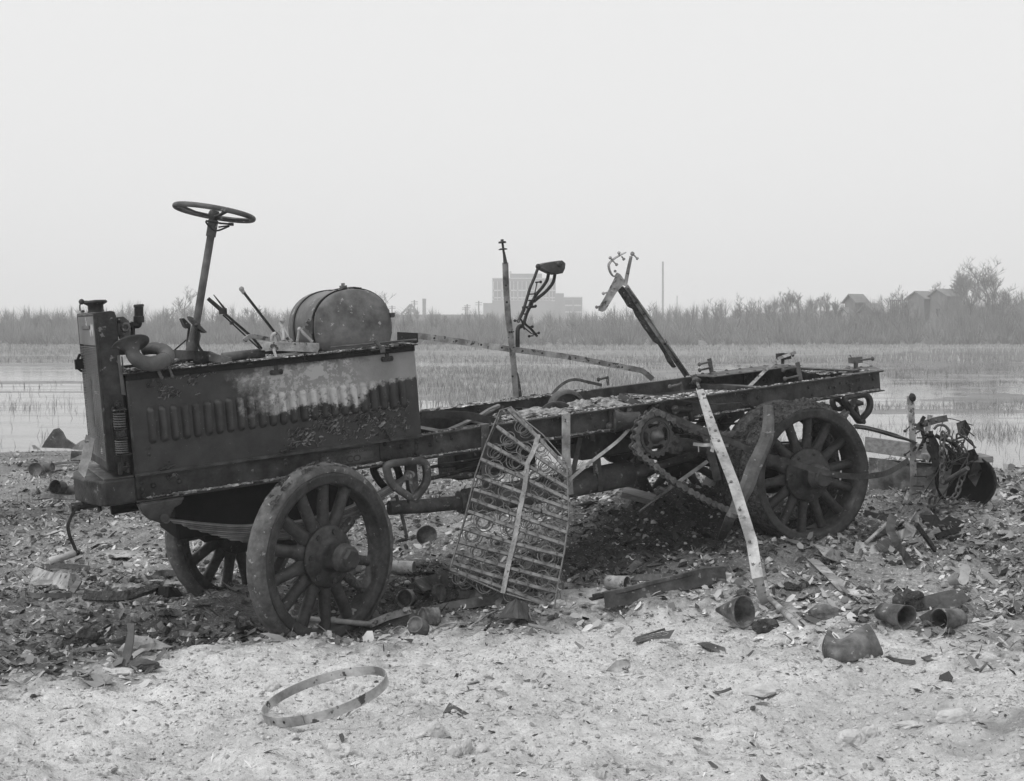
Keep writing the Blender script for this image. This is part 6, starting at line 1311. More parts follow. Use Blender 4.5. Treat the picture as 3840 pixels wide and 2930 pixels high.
can('Vv',830,720,.045,.07,(-.3,-.75,.55),'can','beehive shaped ridged steel drum half buried in front of the long flat bar','ridged_drum','drum',r2=.055,open_=False,ridges=5,sink=.3)
can('Vv',980,600,.05,.09,(-.85,-.45,.1),'can','tin drum lying behind the ridged one under the long flat bar','tin_drum','drum',open_=False,ridges=3,sink=.1)
can('S',275,240,.082,.035,(.12,-1,.12),'can','flat round lid standing on edge between front wheel and seat springs','round_lid','lid',open_=True,sink=.25)
can('I',240,660,.045,.14,(.8,-.6,.05),'pale','short open pipe piece poking out behind the long folded sheet','pipe_piece','pipe',open_=True,sink=.0)
can('S',30,560,.05,.16,(.95,-.2,.0),'pale','pale rounded jug lying left of the tangled rubbish behind the front wheel','jug','jug',r2=.05,open_=False,sink=.1,dent=.1)
# crushed pail
def pail():
    z0=gd('J',520,1020)-.02; mb=MB()
    R=[[(320,960),(345,1035),(430,1040),(520,1045),(610,1030),(750,1000)],[(322,920),(350,985),(420,1000),(500,995),(600,930),(735,960)],[(345,855),(360,900),(410,960),(470,930),(560,900),(700,870)],[(375,820),(380,860),(420,890),(480,880),(560,840),(660,800)],[(380,822),(420,885),(470,890),(520,850),(570,810),(630,775)]]
    dz=[0,-.02,-.0,.06,.12]; vs=[];N_=len(R[0])
    rows=[spline([WP('J',x,y,z0+.06-.10*math.sin(PI*i/(N_-1))+dz[k]) for i,(x,y) in enumerate(r)],3) for k,r in enumerate(R)]; nn=len(rows[0])
    for r in rows: vs+=r
    fs=[(k*nn+i,k*nn+i+1,(k+1)*nn+i+1,(k+1)*nn+i) for k in range(len(rows)-1) for i in range(nn-1)]
    mb.add(vs,fs,True); o=wobj('crushed_pail',mb,'can','crushed pail lying open on the rubbish, nearest the lower right corner','pail'); s_=o.modifiers.new('thick','SOLIDIFY'); s_.thickness=.006
    sub=o.modifiers.new('sub','SUBSURF'); sub.levels=1; sub.render_levels=1
    b=MB(); P_=[WP('J',x,y,z0+.07) for x,y in [(360,900),(420,960),(500,930),(520,905),(440,890),(380,880)]]; b.ext(P_,(0,.02,-.03)); wobj('ash_fill',b,'ash',parent=o)
pail()
# ---- irons in front, by the front wheel
zA=gd('M',720,465)+.02
mb=MB(); mb.tube([WP('M',270,362,zA-.25),WP('M',300,345,zA-.22),WP('M',335,345,zA-.2)],.010,8); mb.tube(spline([WP('M',315,320,zA-.2),WP('M',330,350,zA-.2),WP('M',345,368,zA-.2),WP('M',600,388,zA-.1),WP('M',830,410,zA)],5),.0165,12)
br_=wobj('brace_rod',mb,'white','white round rod lying in front of the near front wheel, bolted to a bar','rod')
mb=MB(); flat(mb,[WP('M',820,412,zA-.005),WP('M',930,365,zA+.02),WP('M',1085,318,zA+.05)],.042,.008,(0,-1,.35)); mb.bolt(WP('M',865,395,zA-.01),V((0,-1,.4)),.014,.014); mb.bolt(WP('M',1052,325,zA+.03),V((0,-1,.6)),.018,.03); wobj('flat_end',mb,'pale',parent=br_)
mb=MB(); P_=spline([WP('M',785,455,zA),WP('M',930,405,zA+.03),WP('M',1080,360,zA+.08),WP('M',1310,305,zA+.2),WP('M',1540,265,zA+.3),WP('M',1760,240,zA+.45),WP('M',2000,235,zA+.6)],4); flat(mb,P_,.062,.010,(0,-1,.55)); mb.lathe([(0,.008),(.008,.007),(.012,.0)],WP('Vv',1183,408,zA+.13),V((0,-1,.6)),12); wobj('long_flat_bar',mb,'mid','long grey flat bar lying from the front wheel to under the seat springs','bar',bevel=.0015)
mb=MB(); mb.ext([WP('Vv',x,y,zA+.03) for x,y in [(2,470),(20,430),(70,420),(115,430),(130,500),(155,580),(185,700),(55,705),(50,640),(15,560)]],(0,.012,0)); mb.bolt(WP('Vv',62,478,zA+.02),V((0,-1,.1)),.016,.018); wobj('bracket_plate',mb,'pale','pale upright bracket plate with a bolt, at the foot of the near front wheel','plate',bevel=.001)
mb=MB(); q_=[WP('Vv',155,560,zA+.2),WP('Vv',310,420,zA+.28),WP('Vv',430,530,zA+.22),WP('Vv',300,600,zA+.1)]; mb.ext(q_,(0,.008,.0)); mb.lathe([(.04,.0),(.045,.004),(.05,0)],WP('Vv',315,505,zA+.2),V((0,-1,.3)),24); wobj('square_plate',mb,'mid','square plate with a stamped ring, leaning just behind the upright bracket plate','plate')
irons('dark_bar','Vv',[(1325,275,.05),(1600,255,.05),(1900,225,.05)],.05,.006,'rail','dark drilled bar lying just above the long grey flat bar','bar')
irons('metal_box_lid','Vv',[(850,170,.05),(1020,120,.06),(1190,80,.07)],.10,.01,'mid','shallow tray filled with flakes behind the short round tin','tray')
irons('bent_wire','Vv',[(1010,690,.0),(1150,620,.02),(1290,598,.02),(1250,650,.01),(1080,710,.0)],.008,.008,'pale','bent wire handle lying in front of the tin drum','wire')
mb=MB(); P_=spline([GP('Vv',x,y,.01+dz) for x,y,dz in [(1430,670,0),(1560,600,0.01),(1750,530,.03),(1950,520,.05),(2060,508,.06),(2130,535,.04),(2180,580,0)]],5); mb.tube(P_,.005,7); wobj('loose_wire',mb,'pale','long curving wire loop on the ash below the seat springs','wire')
for i,(x,y,r) in enumerate([(640,700,.035),(900,690,.045)]):
    mb=MB(); P_=[GP('Vv',x,y)+V((math.cos(a)*r*1.3,0,math.sin(a)*r)) for a in [PI*k/14 for k in range(15)]]; mb.tube(P_,.0022,5); wobj('wire_loop',mb,'pale','thin wire loop standing in the ash %s the beehive drum'%('left of' if i==0 else 'right over'),'wire')
irons('crumpled_sheet','Vv',[(1840,470,.05),(1980,440,.10),(2100,460,.08),(2150,520,.02)],.11,.01,'mid','crumpled dark metal sheet half buried below the corner of the seat springs','sheet')
# hoop
Rh=.262; e1=V((math.cos(rad(16)),0,math.sin(rad(16)))); e2=V((-.12,1,.02)).normalized(); ax=e1.cross(e2).normalized()
mb=MB(); P_=[]; Zh=5.6
for _ in range(60):
    ctr=WP('M',540,862,Zh); gap=min((ctr+e1*math.cos(a)*Rh+e2*math.sin(a)*Rh*.93-ax*.019*(1 if ax.z>0 else -1)).z-gh((ctr+e1*math.cos(a)*Rh+e2*math.sin(a)*Rh*.93).x,(ctr+e1*math.cos(a)*Rh+e2*math.sin(a)*Rh*.93).y) for a in [k*PI/8 for k in range(16)])
    Zh+=(gap+.008)*1.5
for i in range(70): a=2*PI*i/70; P_.append(ctr+e1*math.cos(a)*Rh+e2*math.sin(a)*Rh*.93)
mb.sweep(P_,[(-.019,-.002),(.019,-.002),(.019,.002),(-.019,.002)],ax,closed=True,smooth=False)
P2=[ctr+(e1*math.cos(a)*Rh+e2*math.sin(a)*Rh*.93)*1.016+ax*.004 for a in [rad(205+i*3.2) for i in range(16)]]; mb.sweep(P2,[(-.019,-.002),(.019,-.002),(.019,.002),(-.019,.002)],ax)
hoop=wobj('steel_hoop',mb,'pale','large pale steel barrel hoop lying tilted on the ash in front','hoop')
for k in (5,9):
    b=MB(); d=(P2[k]-ctr).normalized(); b.rivet(P2[k]+d*.002,d,.006); wobj('rivet',b,'dark',parent=hoop)
# folded sign plate
def WX(x,y,z): return WP('X',x,y,z)
zX=gd('X',1000,540)
mb=MB(); mb.ext([WX(525,570,zX+.0),WX(590,455,zX+.05),WX(1690,240,zX+.09),WX(1540,485,zX+.0),WX(1350,485,zX),WX(700,560,zX)],(0,.004,.001)); mb.ext([WX(640,430,zX+.06),WX(1420,185,zX+.12),WX(1425,250,zX+.12),WX(700,440,zX+.055)],(0,.004,0)); M['sign']=mat('sign_enamel',.06,.085,.5,8,.1,60); sg=wobj('folded_sign',mb,'sign','small dark folded tin sign with worn lettering in an oval, lying on the ash','sign')
b=MB(); P_=spline([WX(x,y,zX+.03-.012) for x,y in [(720,500),(760,460),(900,430),(1200,365),(1450,312),(1515,315),(1490,350),(1400,385),(1150,430),(900,490),(750,512)]],5,True); b.tube(P_,.0012,4,closed=True); wobj('oval_border',b,'pale',parent=sg)
for k,ch in enumerate('VIVIE'):
    cu=bpy.data.curves.new('lettering','FONT'); cu.body=ch; cu.size=.021; cu.extrude=.0004; mo=bpy.data.objects.new('lettering',cu); C.objects.link(mo); mo.rotation_euler=(rad(90),rad(-11),0)
    dg=bpy.context.evaluated_depsgraph_get(); me=bpy.data.meshes.new_from_object(mo.evaluated_get(dg)); bpy.data.objects.remove(mo); me.materials.clear(); me.materials.append(M['pale'])
    o=bpy.data.objects.new('lettering',me); C.objects.link(o); o.parent=sg; o.rotation_euler=(rad(90),rad(-11),0); o.location=WX(905+k*92,452-k*19,zX+.016)-V(sg['_b'])
# long folded sheet on the debris
mb=MB(); zI=gd('I',600,720); P_=[WP('I',x,y,zI+dz) for x,y,dz in [(40,715,-.1),(150,690,-.05),(330,650,.0),(520,600,.08),(760,545,.2),(900,505,.3),(1090,488,.4)]]
mb.sweep(spline(P_,4),[(-.03,-.02),(-.018,.012),(.006,.02),(.022,.008),(.02,-.004),(.004,.006),(-.012,.0),(-.022,-.026)],V((0,-.6,1)))
P3=[WP('I',x,y,zI+dz-.02) for x,y,dz in [(140,740,-.08),(300,715,.0),(480,665,.06),(700,620,.16),(900,570,.27),(1095,545,.36)]]; flat(mb,spline(P3,4),.09,.005,(0,-1,.2)); wobj('folded_metal_sheet',mb,'mid','long folded metal sheet lying on the debris left of the tin cone','sheet')
irons('burnt_hose','I',[(150,600,.03),(250,580,.05),(450,570,.06),(680,565,.04)],.04,.01,'mid','dull flat strip lying behind the long folded sheet','strip')
# dark shapes near the front left
def shard(name,c,pts,m,label,cat,lift=0.,th=.008,zb=None,lean=0.,bend=0.):
    # upright or leaning flat piece standing on the ground where its lowest corner touches
    yb=max(pts,key=lambda p:p[1]); Z0=gd(c,*yb[:2]) if zb is None else zb; H=yb[1]; mb=MB()
    P_=[WP(c,x,y,Z0+lean*(H-y)/100/CR[c][2]*2) for x,y in pts]; mb.ext(P_,(0,th,0)); return wobj(name,mb,m,label,cat)
shard('upright_blade','K',[(815,832),(850,690),(880,570),(870,500),(932,505),(925,640),(905,760),(870,835)],'wheel2','dark bent metal blade standing upright in the rubbish, lower left','metal blade',th=.012,lean=.06)
def lump(name,c,x,y,r,sq,m,label,cat='lump',jit=.3,seed=0,sink=.3,n=16):
    g=GP(c,x,y); bm=bmesh.new(); bmesh.ops.create_icosphere(bm,subdivisions=3,radius=1); R_=Matrix.Rotation(seed*1.7,3,'Z')@Matrix.Rotation(seed*.9,3,'X'); mb=MB(); vs=[]
    for v_ in bm.verts:
        p=R_@v_.co; q=1+jit*(1.5*float(vnoise(p.x*1.3+seed,p.y*1.3+p.z*1.1,seed))+.9*float(vnoise(p.x*3+p.z*2,p.y*3+seed,seed+1))+.8*float(vnoise(p.x*7+p.z*6,p.y*7,seed+2))); co=v_.co*q; vs.append(tuple(g+V((co.x*sq[0]*r,co.y*sq[1]*r,co.z*sq[2]*r+r*sq[2]*(1-sink*2)))))
    mb.add(vs,[tuple(v_.index for v_ in f.verts) for f in bm.faces],False); bm.free(); return wobj(name,mb,m,label,cat)
lump('crumpled_leather','K',960,740,.085,(1.05,.7,.75),'pale','crumpled pale leather lump behind the upright metal blade','leather',.22,3)
shard('bent_tin_piece','K',[(1045,650),(1080,620),(1225,685),(1155,690),(1140,750),(1060,700)],'pale','bent tin piece right of the crumpled leather lump','tin piece',lean=.1)
shard('tin_piece','K',[(790,480),(940,455),(905,490),(830,510)],'mid','small flat tin piece above the upright blade','tin piece',lean=.3)
lump('charred_lump','K',560,645,.065,(1,.8,.85),'char','round black charred lump left of the upright blade','charred lump',.3,5)
lump('charred_lump','K',1000,850,.05,(1.5,.8,.6),'mid','low grey clod just below the upright blade','clod',.3,6)
lump('charred_lump','J',910,680,.075,(1,.8,.9),'char','upright charred lump above the dented funnel tin','charred lump',.35,7)
lump('charred_lump','I',1400,985,.06,(1.2,.7,.8),'char','big charred lump at the foot of the pale leaning post','charred lump',.35,8)
lump('charred_lump','J',340,740,.07,(1.3,.7,.7),'can','domed clod with a dark arch above the crushed pail','clod',.2,9)
irons('curved_board','K',[(1130,510,.03),(1160,555,.03),(1250,580,.02),(1440,610,.0)],.035,.012,'mid','thin curled board lying on the ash between blade and front wheel','board')
irons('charred_stick','K',[(540,300,.02),(700,310,.03),(870,305,.03),(1000,270,.04),(1110,230,.03)],.06,.03,'char','long charred stick left of the far front wheel','charred stick')
irons('dark_rag','K',[(1110,260,.02),(1200,265,.03),(1285,268,.01)],.07,.015,'black','dark crumpled strip at the right end of the long charred stick','strip')
irons('flat_strap','K',[(1090,150,.04),(1110,120,.06),(1170,110,.07),(1290,112,.06)],.045,.006,'mid','dark looped strap end left of the far front tyre','strap')
irons('long_lath','K',[(45,275,.01),(160,295,.02),(300,295,.02),(440,290,.01)],.035,.012,'mid','dark lath at the left edge of the rubbish','lath')
irons('long_lath','K',[(60,720,.0),(140,705,.01),(215,690,.0)],.05,.012,'mid','short dull board by the left edge, above the pale dish','board')
irons('charred_laths','K',[(390,680,.01),(520,665,.02),(700,655,.01)],.035,.012,'char','charred lath lying below the round black lump','lath')
irons('long_lath','K',[(380,745,.0),(520,725,.01),(740,700,.02)],.02,.01,'wood','long thin grey lath below the charred one','lath')
irons('splintered_wood','K',[(230,800,.01),(290,775,.02),(385,740,.01)],.05,.02,'wood','splintered pale wood end at the left of the long thin lath','wood')
irons('driftwood_piece','K',[(440,270,.0),(480,210,.05),(500,175,.07)],.04,.02,'wood','short pale stub of wood standing aslant at the left','wood')
irons('folded_canvas','K',[(125,120,.03),(250,170,.04),(380,185,.04),(500,200,.02)],.11,.02,'pale','long pale folded strip of canvas at the left','canvas')
irons('rounded_strip','K',[(140,70,.02),(300,55,.03),(450,60,.03),(580,75,.01)],.04,.008,'mid','arched grey strip just above the folded canvas','strip')
irons('thin_pole','U',[(720,1290,.0),(860,1305,.01),(1000,1320,.0)],.02,.012,'pale','pale stick lying below the curved sheets','stick')
irons('hose_length','U',[(130,655,.02),(260,640,.05),(420,650,.04),(620,660,.03)],.05,.02,'mid','long arched strip lying left of the crank','strip')
irons('stout_pole','U',[(70,360,.0),(300,345,.03),(520,325,.05)],.025,.02,'mid','thin pole lying far left behind the crank','pole')
def dome(c,x,y,w_,h_,d_,m,label,name,cat,open_=0,bulge=1.,ang=0):
    g=GP(c,x,y); mb=MB(); nx,ny=16,8; vs=[]
    for i in range(nx+1):
        for j in range(ny+1):
            u=i/nx*2-1; v_=j/ny*2-1; z=(1-u*u)*(1-.6*v_*v_)*h_*bulge+.012*float(vnoise(u*3,v_*3,int(x))); X_=u*w_/2; Y_=v_*d_/2*(1-.35*u*u); vs.append((g.x+X_*math.cos(ang)-Y_*math.sin(ang),g.y+X_*math.sin(ang)+Y_*math.cos(ang),g.z+.008+z))
    mb.add(vs,[(i*(ny+1)+j,(i+1)*(ny+1)+j,(i+1)*(ny+1)+j+1,i*(ny+1)+j+1) for i in range(nx) for j in range(ny)],True); o=wobj(name,mb,m,label,cat); s_=o.modifiers.new('thick','SOLIDIFY'); s_.thickness=.006; return o
dome('U',860,1180,.56,.05,.26,'pale','broad curved pale sheet with dark layers beneath, right of the crank grip','curved_sheet','sheet')
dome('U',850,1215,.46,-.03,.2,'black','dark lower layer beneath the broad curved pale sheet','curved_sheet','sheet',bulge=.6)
dome('K',300,895,.34,-.05,.16,'pale','shallow pale dish-like sheet near the lower left corner','dished_sheet','sheet',bulge=.8)
shard('tall_tin','U',[(215,130),(250,80),(290,25),(330,15),(365,50),(395,110),(490,170),(470,200),(180,190)],'mid','domed dark sheet standing on the far dump edge at the left','metal sheet',th=.05,zb=17.)
shard('white_sheet','U',[(440,205),(520,140),(600,100),(615,130),(580,180),(545,215)],'white','large white sheet left of the radiator foot at the dump edge','sheet',th=.02,zb=14.)
shard('white_sheet','U',[(92,165),(120,170),(170,210),(110,205)],'white','small white sheet at the left below the domed dark one','sheet',th=.02,zb=15.5)
shard('white_sheet','U',[(430,300),(520,262),(618,250),(612,280),(540,300)],'white','flat white sheet just above the bumper end at the left','sheet',th=.02,zb=12.5)
can('U',525,310,.075,.22,(-.9,-.4,.1),'mid','rusty tin can lying on its side behind the left end of the bumper','tin_can','can',open_=False,sink=.1)
can('U',155,440,.085,.30,(.1,-.85,.1),'mid','long tin can lying at the far left, behind the crank','tin_can','can',open_=False,sink=.1,r2=.05)
can('U',215,410,.06,.2,(.9,-.2,.1),'mid','smaller tin can touching the long one at the far left','tin_can','can',open_=False,sink=.1)
can('U',335,605,.08,.12,(-.3,-.9,.2),'dark','dark open tin mouth above the long arched strip','tin_can','can',sink=.1)
can('U',425,605,.05,.2,(.9,-.25,.1),'mid','grey can lying right of the dark open one','tin_can','can',open_=False,sink=.1)
for i,(c,x,y,w_,d_,lb) in enumerate([('U',780,1070,.16,.10,'small flat pale sheet behind the broad curved sheet'),('U',870,1480,.07,.05,'small white paper scrap with a dark dot, near the long charred stick'),('U',1015,1480,.08,.05,'square white paper scrap right of the dotted one'),('U',400,365,.2,.14,'pale scrap sheet upper left behind the crank'),('U',270,1455,.26,.07,'long pale flat scrap below the folded canvas'),('U',1385,1450,.14,.05,'white scrap near the bottom of the far front tyre'),('U',1250,1180,.08,.05,'small white scrap just left of the far front tyre')]):
    g=GP(c,x,y,.02); mb=MB(); a=.3*i; q_=[]
    for u,v_,z in [(-1,-1,0),(-.2,-1.1,.01),(1,-.8,.0),(1.1,.9,.025),(0,1,.015),(-.9,.8,.03)]: q_.append(g+V((u*w_/2,v_*d_/2,z)))
    mb.ext(q_,(0,0,.004)); wobj('paper_scrap',mb,'white' if 'white' in lb else 'pale',lb,'scrap','pale scraps left of the truck')
# stones and clods on the ash
for i,(c,x,y,r,sq,lb) in enumerate([('M',1240,1100,.036,(1,.8,.85),'largest white stone on the ash at the bottom centre'),('M',205,820,.03,(1.1,.8,.8),'pale stone left inside edge of the hoop\'s upper left'),('M',1090,860,.022,(1.2,.8,.8),'grey stone right of the hoop at half its height'),('M',620,1225,.04,(1.2,.8,.6),'flat pale stone at the bottom edge below the hoop'),('M',1370,1240,.026,(1,.8,1),'pale round pebble at the bottom edge, right of the white stone'),('M',1437,1220,.022,(.9,.8,1.6),'upright oblong pebble at the bottom edge'),('M',1545,1240,.028,(1.1,.8,1),'pebble right of the upright oblong one'),('M',2020,290,.03,(1.6,.8,.8),'flat stone just right of the seat springs\' lowest corner'),('J',520,1590,.055,(1,.8,.75),'big grey stone near the lower right'),('J',650,1545,.03,(1.3,.7,1),'white oval stone touching the big grey one'),('J',900,1470,.035,(1.6,.8,.4),'flat white stone to the right of the big grey one'),('J',1220,1440,.045,(1.5,.8,.7),'oblong white stone near the right edge'),('I',1400,1470,.06,(1.4,.9,.5),'broad low clod right of the thin curved strip'),('K',840,900,.045,(1.3,.9,.5),'pale clod with a hollow below the upright blade')]):
    o=lump('stone',c,x,y,r,sq,'stone',lb,'stone',.30,20+i,.3,14); o['group']='larger stones on the ash'
for i,(c,pts,m_,lb) in enumerate([('I',[(150,1290),(230,1215),(345,1190),(335,1250),(300,1300)],'pale','flat pale slab lying on the ash right of the folded sign'),('I',[(870,1075),(950,1065),(1090,1110),(1095,1165),(1020,1140)],'mid','dark wedge of board on the ash below the tin cone'),('M',[(1290,970),(1330,905),(1400,945),(1440,985),(1600,1060),(1590,1070),(1420,1000),(1360,960)],'mid','broken bracket-like board on the ash at the bottom right of centre'),('J',[(345,1070),(430,1020),(460,1060),(400,1100)],'pale','pale bent scrap below the crushed pail'),('J',[(1090,880),(1165,800),(1160,830),(1110,880)],'white','white pointed scrap by the small can at the right'),('J',[(990,1010),(1080,985),(1135,990),(1110,1030),(1030,1030)],'mid','leaf shaped scrap right of the crushed pail'),('J',[(1120,510),(1180,460),(1225,455),(1200,500)],'pale','pale curved scrap above the dull broad plank'),('J',[(1055,440),(1095,360),(1140,400),(1120,435)],'pale','upright pale scrap right of the elbow iron'),('J',[(925,875),(975,795),(985,850),(950,875)],'mid','small upright shard in front of the dented funnel tin'),('J',[(785,820),(805,780),(815,790),(800,825)],'white','sliver standing before the dented funnel tin'),('I',[(430,470),(580,410),(590,455),(480,470)],'mid','tilted box-like scrap above the long folded sheet'),('I',[(255,540),(385,420),(440,440),(330,550)],'mid','two-sided bent scrap left of the tilted box-like one'),('I',[(505,555),(640,500),(660,550)],'mid','triangular scrap behind the long folded sheet'),('Q',[(600,1160),(740,1150),(790,1210),(860,1160),(1000,1220),(860,1300),(690,1300)],'black','crumpled black sheet at the right below the hook'),('J',[(1040,1080),(1150,1060),(1000,1090)],'pale','thin pale flake right of the leaf shaped scrap')]):
    Zs_=[gd(c,*p) for p in pts]; g=max(pts,key=lambda p:p[1]); Z0=gd(c,*g); mb=MB(); P_=[CAMP+ray(c,x,y)*(Z0+(gd(c,x,y)-Z0)*.55) for x,y in pts]; mb.ext(P_,(0,.004,-.006)); wobj('sheet_scrap',mb,m_,lb,'scrap')
# ------------------------------------------------------------------ countless flakes, crumbs and pebbles
def scatter(n,xr,yr,keep,s0,s1,name,m,label,tilt=.35,ar=(.35,.8),pw=2.):
    r=RNG.random; y=yr[0]+(yr[1]-yr[0])*r(n)**.8; x=(xr[0]+(xr[1]-xr[0])*r(n))*y/8.; k=keep(x,y)>r(n); x=x[k];y=y[k]; n=len(x)
    z=height(x,y)+.003; s=s0+(s1-s0)*r(n)**pw; a=r(n)*2*PI; t1=RNG.normal(0,tilt,n); t2=RNG.normal(0,tilt*.6,n); ca,sa_=np.cos(a),np.sin(a)
    w_=ar[0]+(ar[1]-ar[0])*r(n); V_=[]
    for u,v_,b in [(-1,-.5,0),(-.1,-1,.12),(1,-.6,0),(.8,.6,.1),(.0,1,.25),(-.9,.7,.05)]:
        u_=u*(.75+.5*r(n))*s; vv=v_*(.7+.6*r(n))*s*w_; zz=b*s*(r(n)-.2)*1.6+u_*np.sin(t1)+vv*np.sin(t2); V_.append(np.stack([x+u_*ca-vv*sa_,y+u_*sa_+vv*ca,z+zz+np.abs(np.sin(t1))*s*.5],-1))
    vs=np.stack(V_,1).reshape(-1,3); i=np.arange(n)[:,None]*6; fs=(i+np.array([0,1,2,3])).tolist()+(i+np.array([0,3,4,5])).tolist()
    o_=arr(name,vs,fs,m,kind='stuff',label=label)
    at=o_.data.attributes.new('tone','FLOAT','POINT'); at.data.foreach_set('value',np.repeat(tone(x,y),6).astype(np.float32)); return o_
dm=lambda x,y: zone(x,y)
scatter(42000,(-3.7,3.7),(5.2,19),lambda x,y: dm(x,y)*(.3+.7*(vnoise(x*1.3,y*1.3,51)>-.15)),.006,.036,'debris','flake','burnt flakes and chips over the dump',.5,(.3,.9),2.)
scatter(30000,(-3.7,3.7),(5.2,19),lambda x,y: dm(x,y)*(.25+.75*(vnoise(x*2.1+4,y*1.7,52)>-.05)),.006,.040,'debris','flake','curled scraps and peelings over the dump',.7,(.15,.5),2.6)
scatter(27000,(-3.7,3.7),(5.2,19),lambda x,y: np.clip(dm(x,y)*1.2,0,1)*np.where(vnoise(x*1.4,y*1.0,53)>.02,1,.25)*np.clip((tone(x,y)-.08)/.22,.12,1),.004,.028,'debris','fragp','pale ash flakes over the dump',pw=3)
scatter(16000,(-3.7,3.7),(5.2,17),lambda x,y: dm(x,y)*(vnoise(x*1.7,y*1.7,57)>-.1),.012,.055,'debris','wisp','straws, slivers and charred fibres over the dump',.6,(.03,.09),1.6)
scatter(1500,(-3.7,3.7),(5.4,17),lambda x,y: dm(x,y),.03,.10,'debris','flake','larger sheet scraps over the dump',.35,(.15,.6),2.5)
scatter(11000,(-3.7,3.7),(3.3,7.2),lambda x,y: (1-dm(x,y))*.8*(.3+.7*(vnoise(x*3,y*3,58)>.05)),.003,.016,'debris','frag','small chips scattered on the pale ash',.3,(.2,.7),2.5)
scatter(900,(-3.7,3.7),(3.4,7.2),lambda x,y: (1-dm(x,y))*.5,.012,.04,'debris','frag','few larger chips on the pale ash',.3,(.15,.5),2.5)
scatter(2500,(-3.7,3.7),(3.3,7.),lambda x,y: (1-dm(x,y))*.7*(vnoise(x*2,y*2,59)>0),.008,.03,'debris','fragp','pale slivers pressed into the ash',.2,(.06,.2),2)
def pebbles(n,yr,keep,s0,s1,m,label,pw=3):
    r=RNG.random; y=yr[0]+(yr[1]-yr[0])*r(n)**.8; x=(r(n)*7.2-3.6)*y/8.; k=keep(x,y)>r(n); x=x[k];y=y[k]; n=len(x); s=s0+(s1-s0)*r(n)**pw; z=height(x,y)+s*.15
    dirs=[(1,0,0),(.3,.95,0),(-.8,.6,0),(-.8,-.6,0),(.3,-.95,0),(.5,.4,.75),(-.6,.2,.8),(.1,-.6,.8),(0,0,1.05)]
    V_=[np.stack([x+dx*s*(.7+.6*r(n)),y+dy*s*(.7+.6*r(n)),z+dz*s*(.5+.5*r(n))],-1) for dx,dy,dz in dirs]
    vs=np.stack(V_,1).reshape(-1,3); i=np.arange(n)[:,None]*9; F=[(0,1,5),(1,2,6),(1,6,5),(2,3,6),(3,7,6),(3,4,7),(4,0,7),(0,5,7),(5,6,8),(6,7,8),(7,5,8)]
    fs=np.concatenate([i+np.array(f) for f in F],0); return arr('pebbles',vs,fs,m,kind='stuff',label=label)
pebbles(15000,(3.3,7.4),lambda x,y:(1-dm(x,y)),.002,.013,'stone','crumbs and pebbles lying in the pale ash')
pebbles(9000,(5.3,14),lambda x,y:dm(x,y),.005,.030,'frag','clinker crumbs among the debris')
pebbles(2600,(5.3,14),lambda x,y:(dm(x,y)>.7)*(vnoise(x*2,y*2,94)>0),.012,.045,'char','charred lumps among the debris')
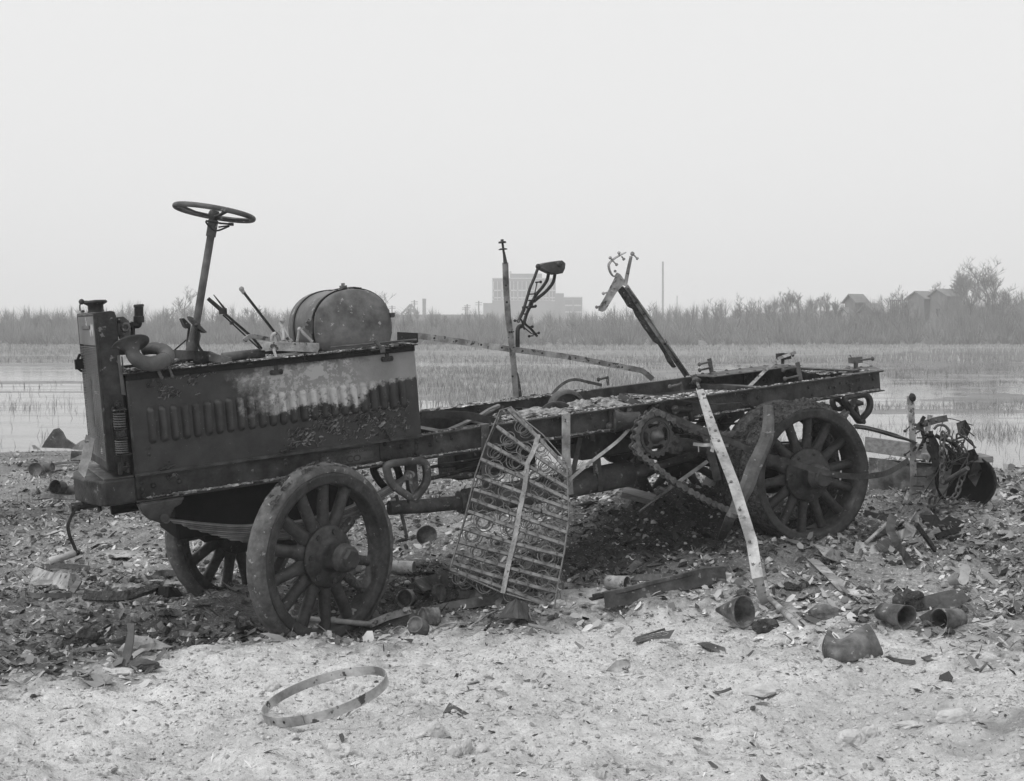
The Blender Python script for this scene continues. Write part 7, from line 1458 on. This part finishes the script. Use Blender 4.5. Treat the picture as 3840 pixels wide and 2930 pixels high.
def curls(n,yr,s0,s1,m,label,seed):
    r=RNG.random; y=yr[0]+(yr[1]-yr[0])*r(n)**.9; x=(r(n)*7.4-3.7)*y/8.; k=dm(x,y)*(vnoise(x*1.9,y*1.9,seed)>-.05)>r(n); x=x[k];y=y[k];n=len(x); L=s0+(s1-s0)*r(n)**2; w_=L*(.08+.22*r(n)); a=r(n)*2*PI; cv=(r(n)*2-.4)*2.2; tw=RNG.normal(0,.4,n); z=height(x,y)+.004; S=[]
    for i in range(7):
        t=i/6-.5; ang=cv*t; u=np.sin(ang)/np.where(np.abs(cv)<.05,.05,cv)*L; up=(1-np.cos(ang))/np.where(np.abs(cv)<.05,.05,cv)*L; up=np.where(cv<0,up+L*np.abs(cv)*.12,up)
        for sd in (-1,1): v=sd*w_/2; S.append(np.stack([x+u*np.cos(a)-v*np.sin(a),y+u*np.sin(a)+v*np.cos(a),z+np.abs(up)+v*np.sin(tw+t*1.5)+w_*.3],-1))
    vs=np.stack(S,1).reshape(-1,3); i=np.arange(n)[:,None]*14; fs=np.concatenate([i+np.array([2*q,2*q+1,2*q+3,2*q+2]) for q in range(6)],0)
    o_=arr('debris',vs,fs,m,True,kind='stuff',label=label); at=o_.data.attributes.new('tone','FLOAT','POINT'); at.data.foreach_set('value',np.repeat(tone(x,y)+.03,14).astype(np.float32))
curls(5600,(5.3,16),.015,.085,'flake','curled strips and peelings of burnt sheet over the dump',91)
curls(260,(5.9,16),.07,.22,'flake','larger bent strips over the dump',92)
curls(1500,(5.4,14),.015,.08,'fragp','pale curled strips over the dump',93)
def tangle():
    rr=random.Random(8); mb=MB()
    for i in range(16):
        P_=[WP('Q',rr.uniform(640,1150),rr.uniform(330,1080),Zn+rr.uniform(-.3,.3)) for _ in range(2)]; c_=P_[0].lerp(P_[1],.5)+V((rr.uniform(-.12,.12),rr.uniform(-.1,.1),rr.uniform(-.05,.18))); P_[1]=P_[0].lerp(P_[1],rr.uniform(.3,.9)); mb.tube(spline([P_[0],c_,P_[1]],7),rr.choice([.004,.005,.008]),6)
    wobj('wire_tangle',mb,'dark','tangle of dark bent wires and rods round the chains at the right','wire tangle')
    for i,(pts,m_,lb) in enumerate([([(850,560),(960,600),(1090,560),(1130,640),(980,700),(870,660)],'black','crumpled black sheet behind the upper chains'),([(930,330),(1010,300),(1060,380),(1020,470),(950,440)],'dark','twisted dark plate above the draped chain'),([(1030,620),(1110,600),(1160,760),(1100,900),(1040,820)],'mid','torn grey sheet at the extreme right of the wreckage')]):
        mb=MB(); mb.ext([WP('Q',x,y,Zn+.12+.1*math.sin(x*.05)) for x,y in pts],(0,.01,0)); wobj('torn_sheet',mb,m_,lb,'sheet')
tangle()
def grasswisps():
    x=(RNG.random(1500)*7.2-3.6); y=12+RNG.random(1500)*7; x=x*y/8
    blades(x,y,.05,.22,.007,'reeds','brush',.6,label='thin dry stems along the far edge of the dump')
grasswisps()
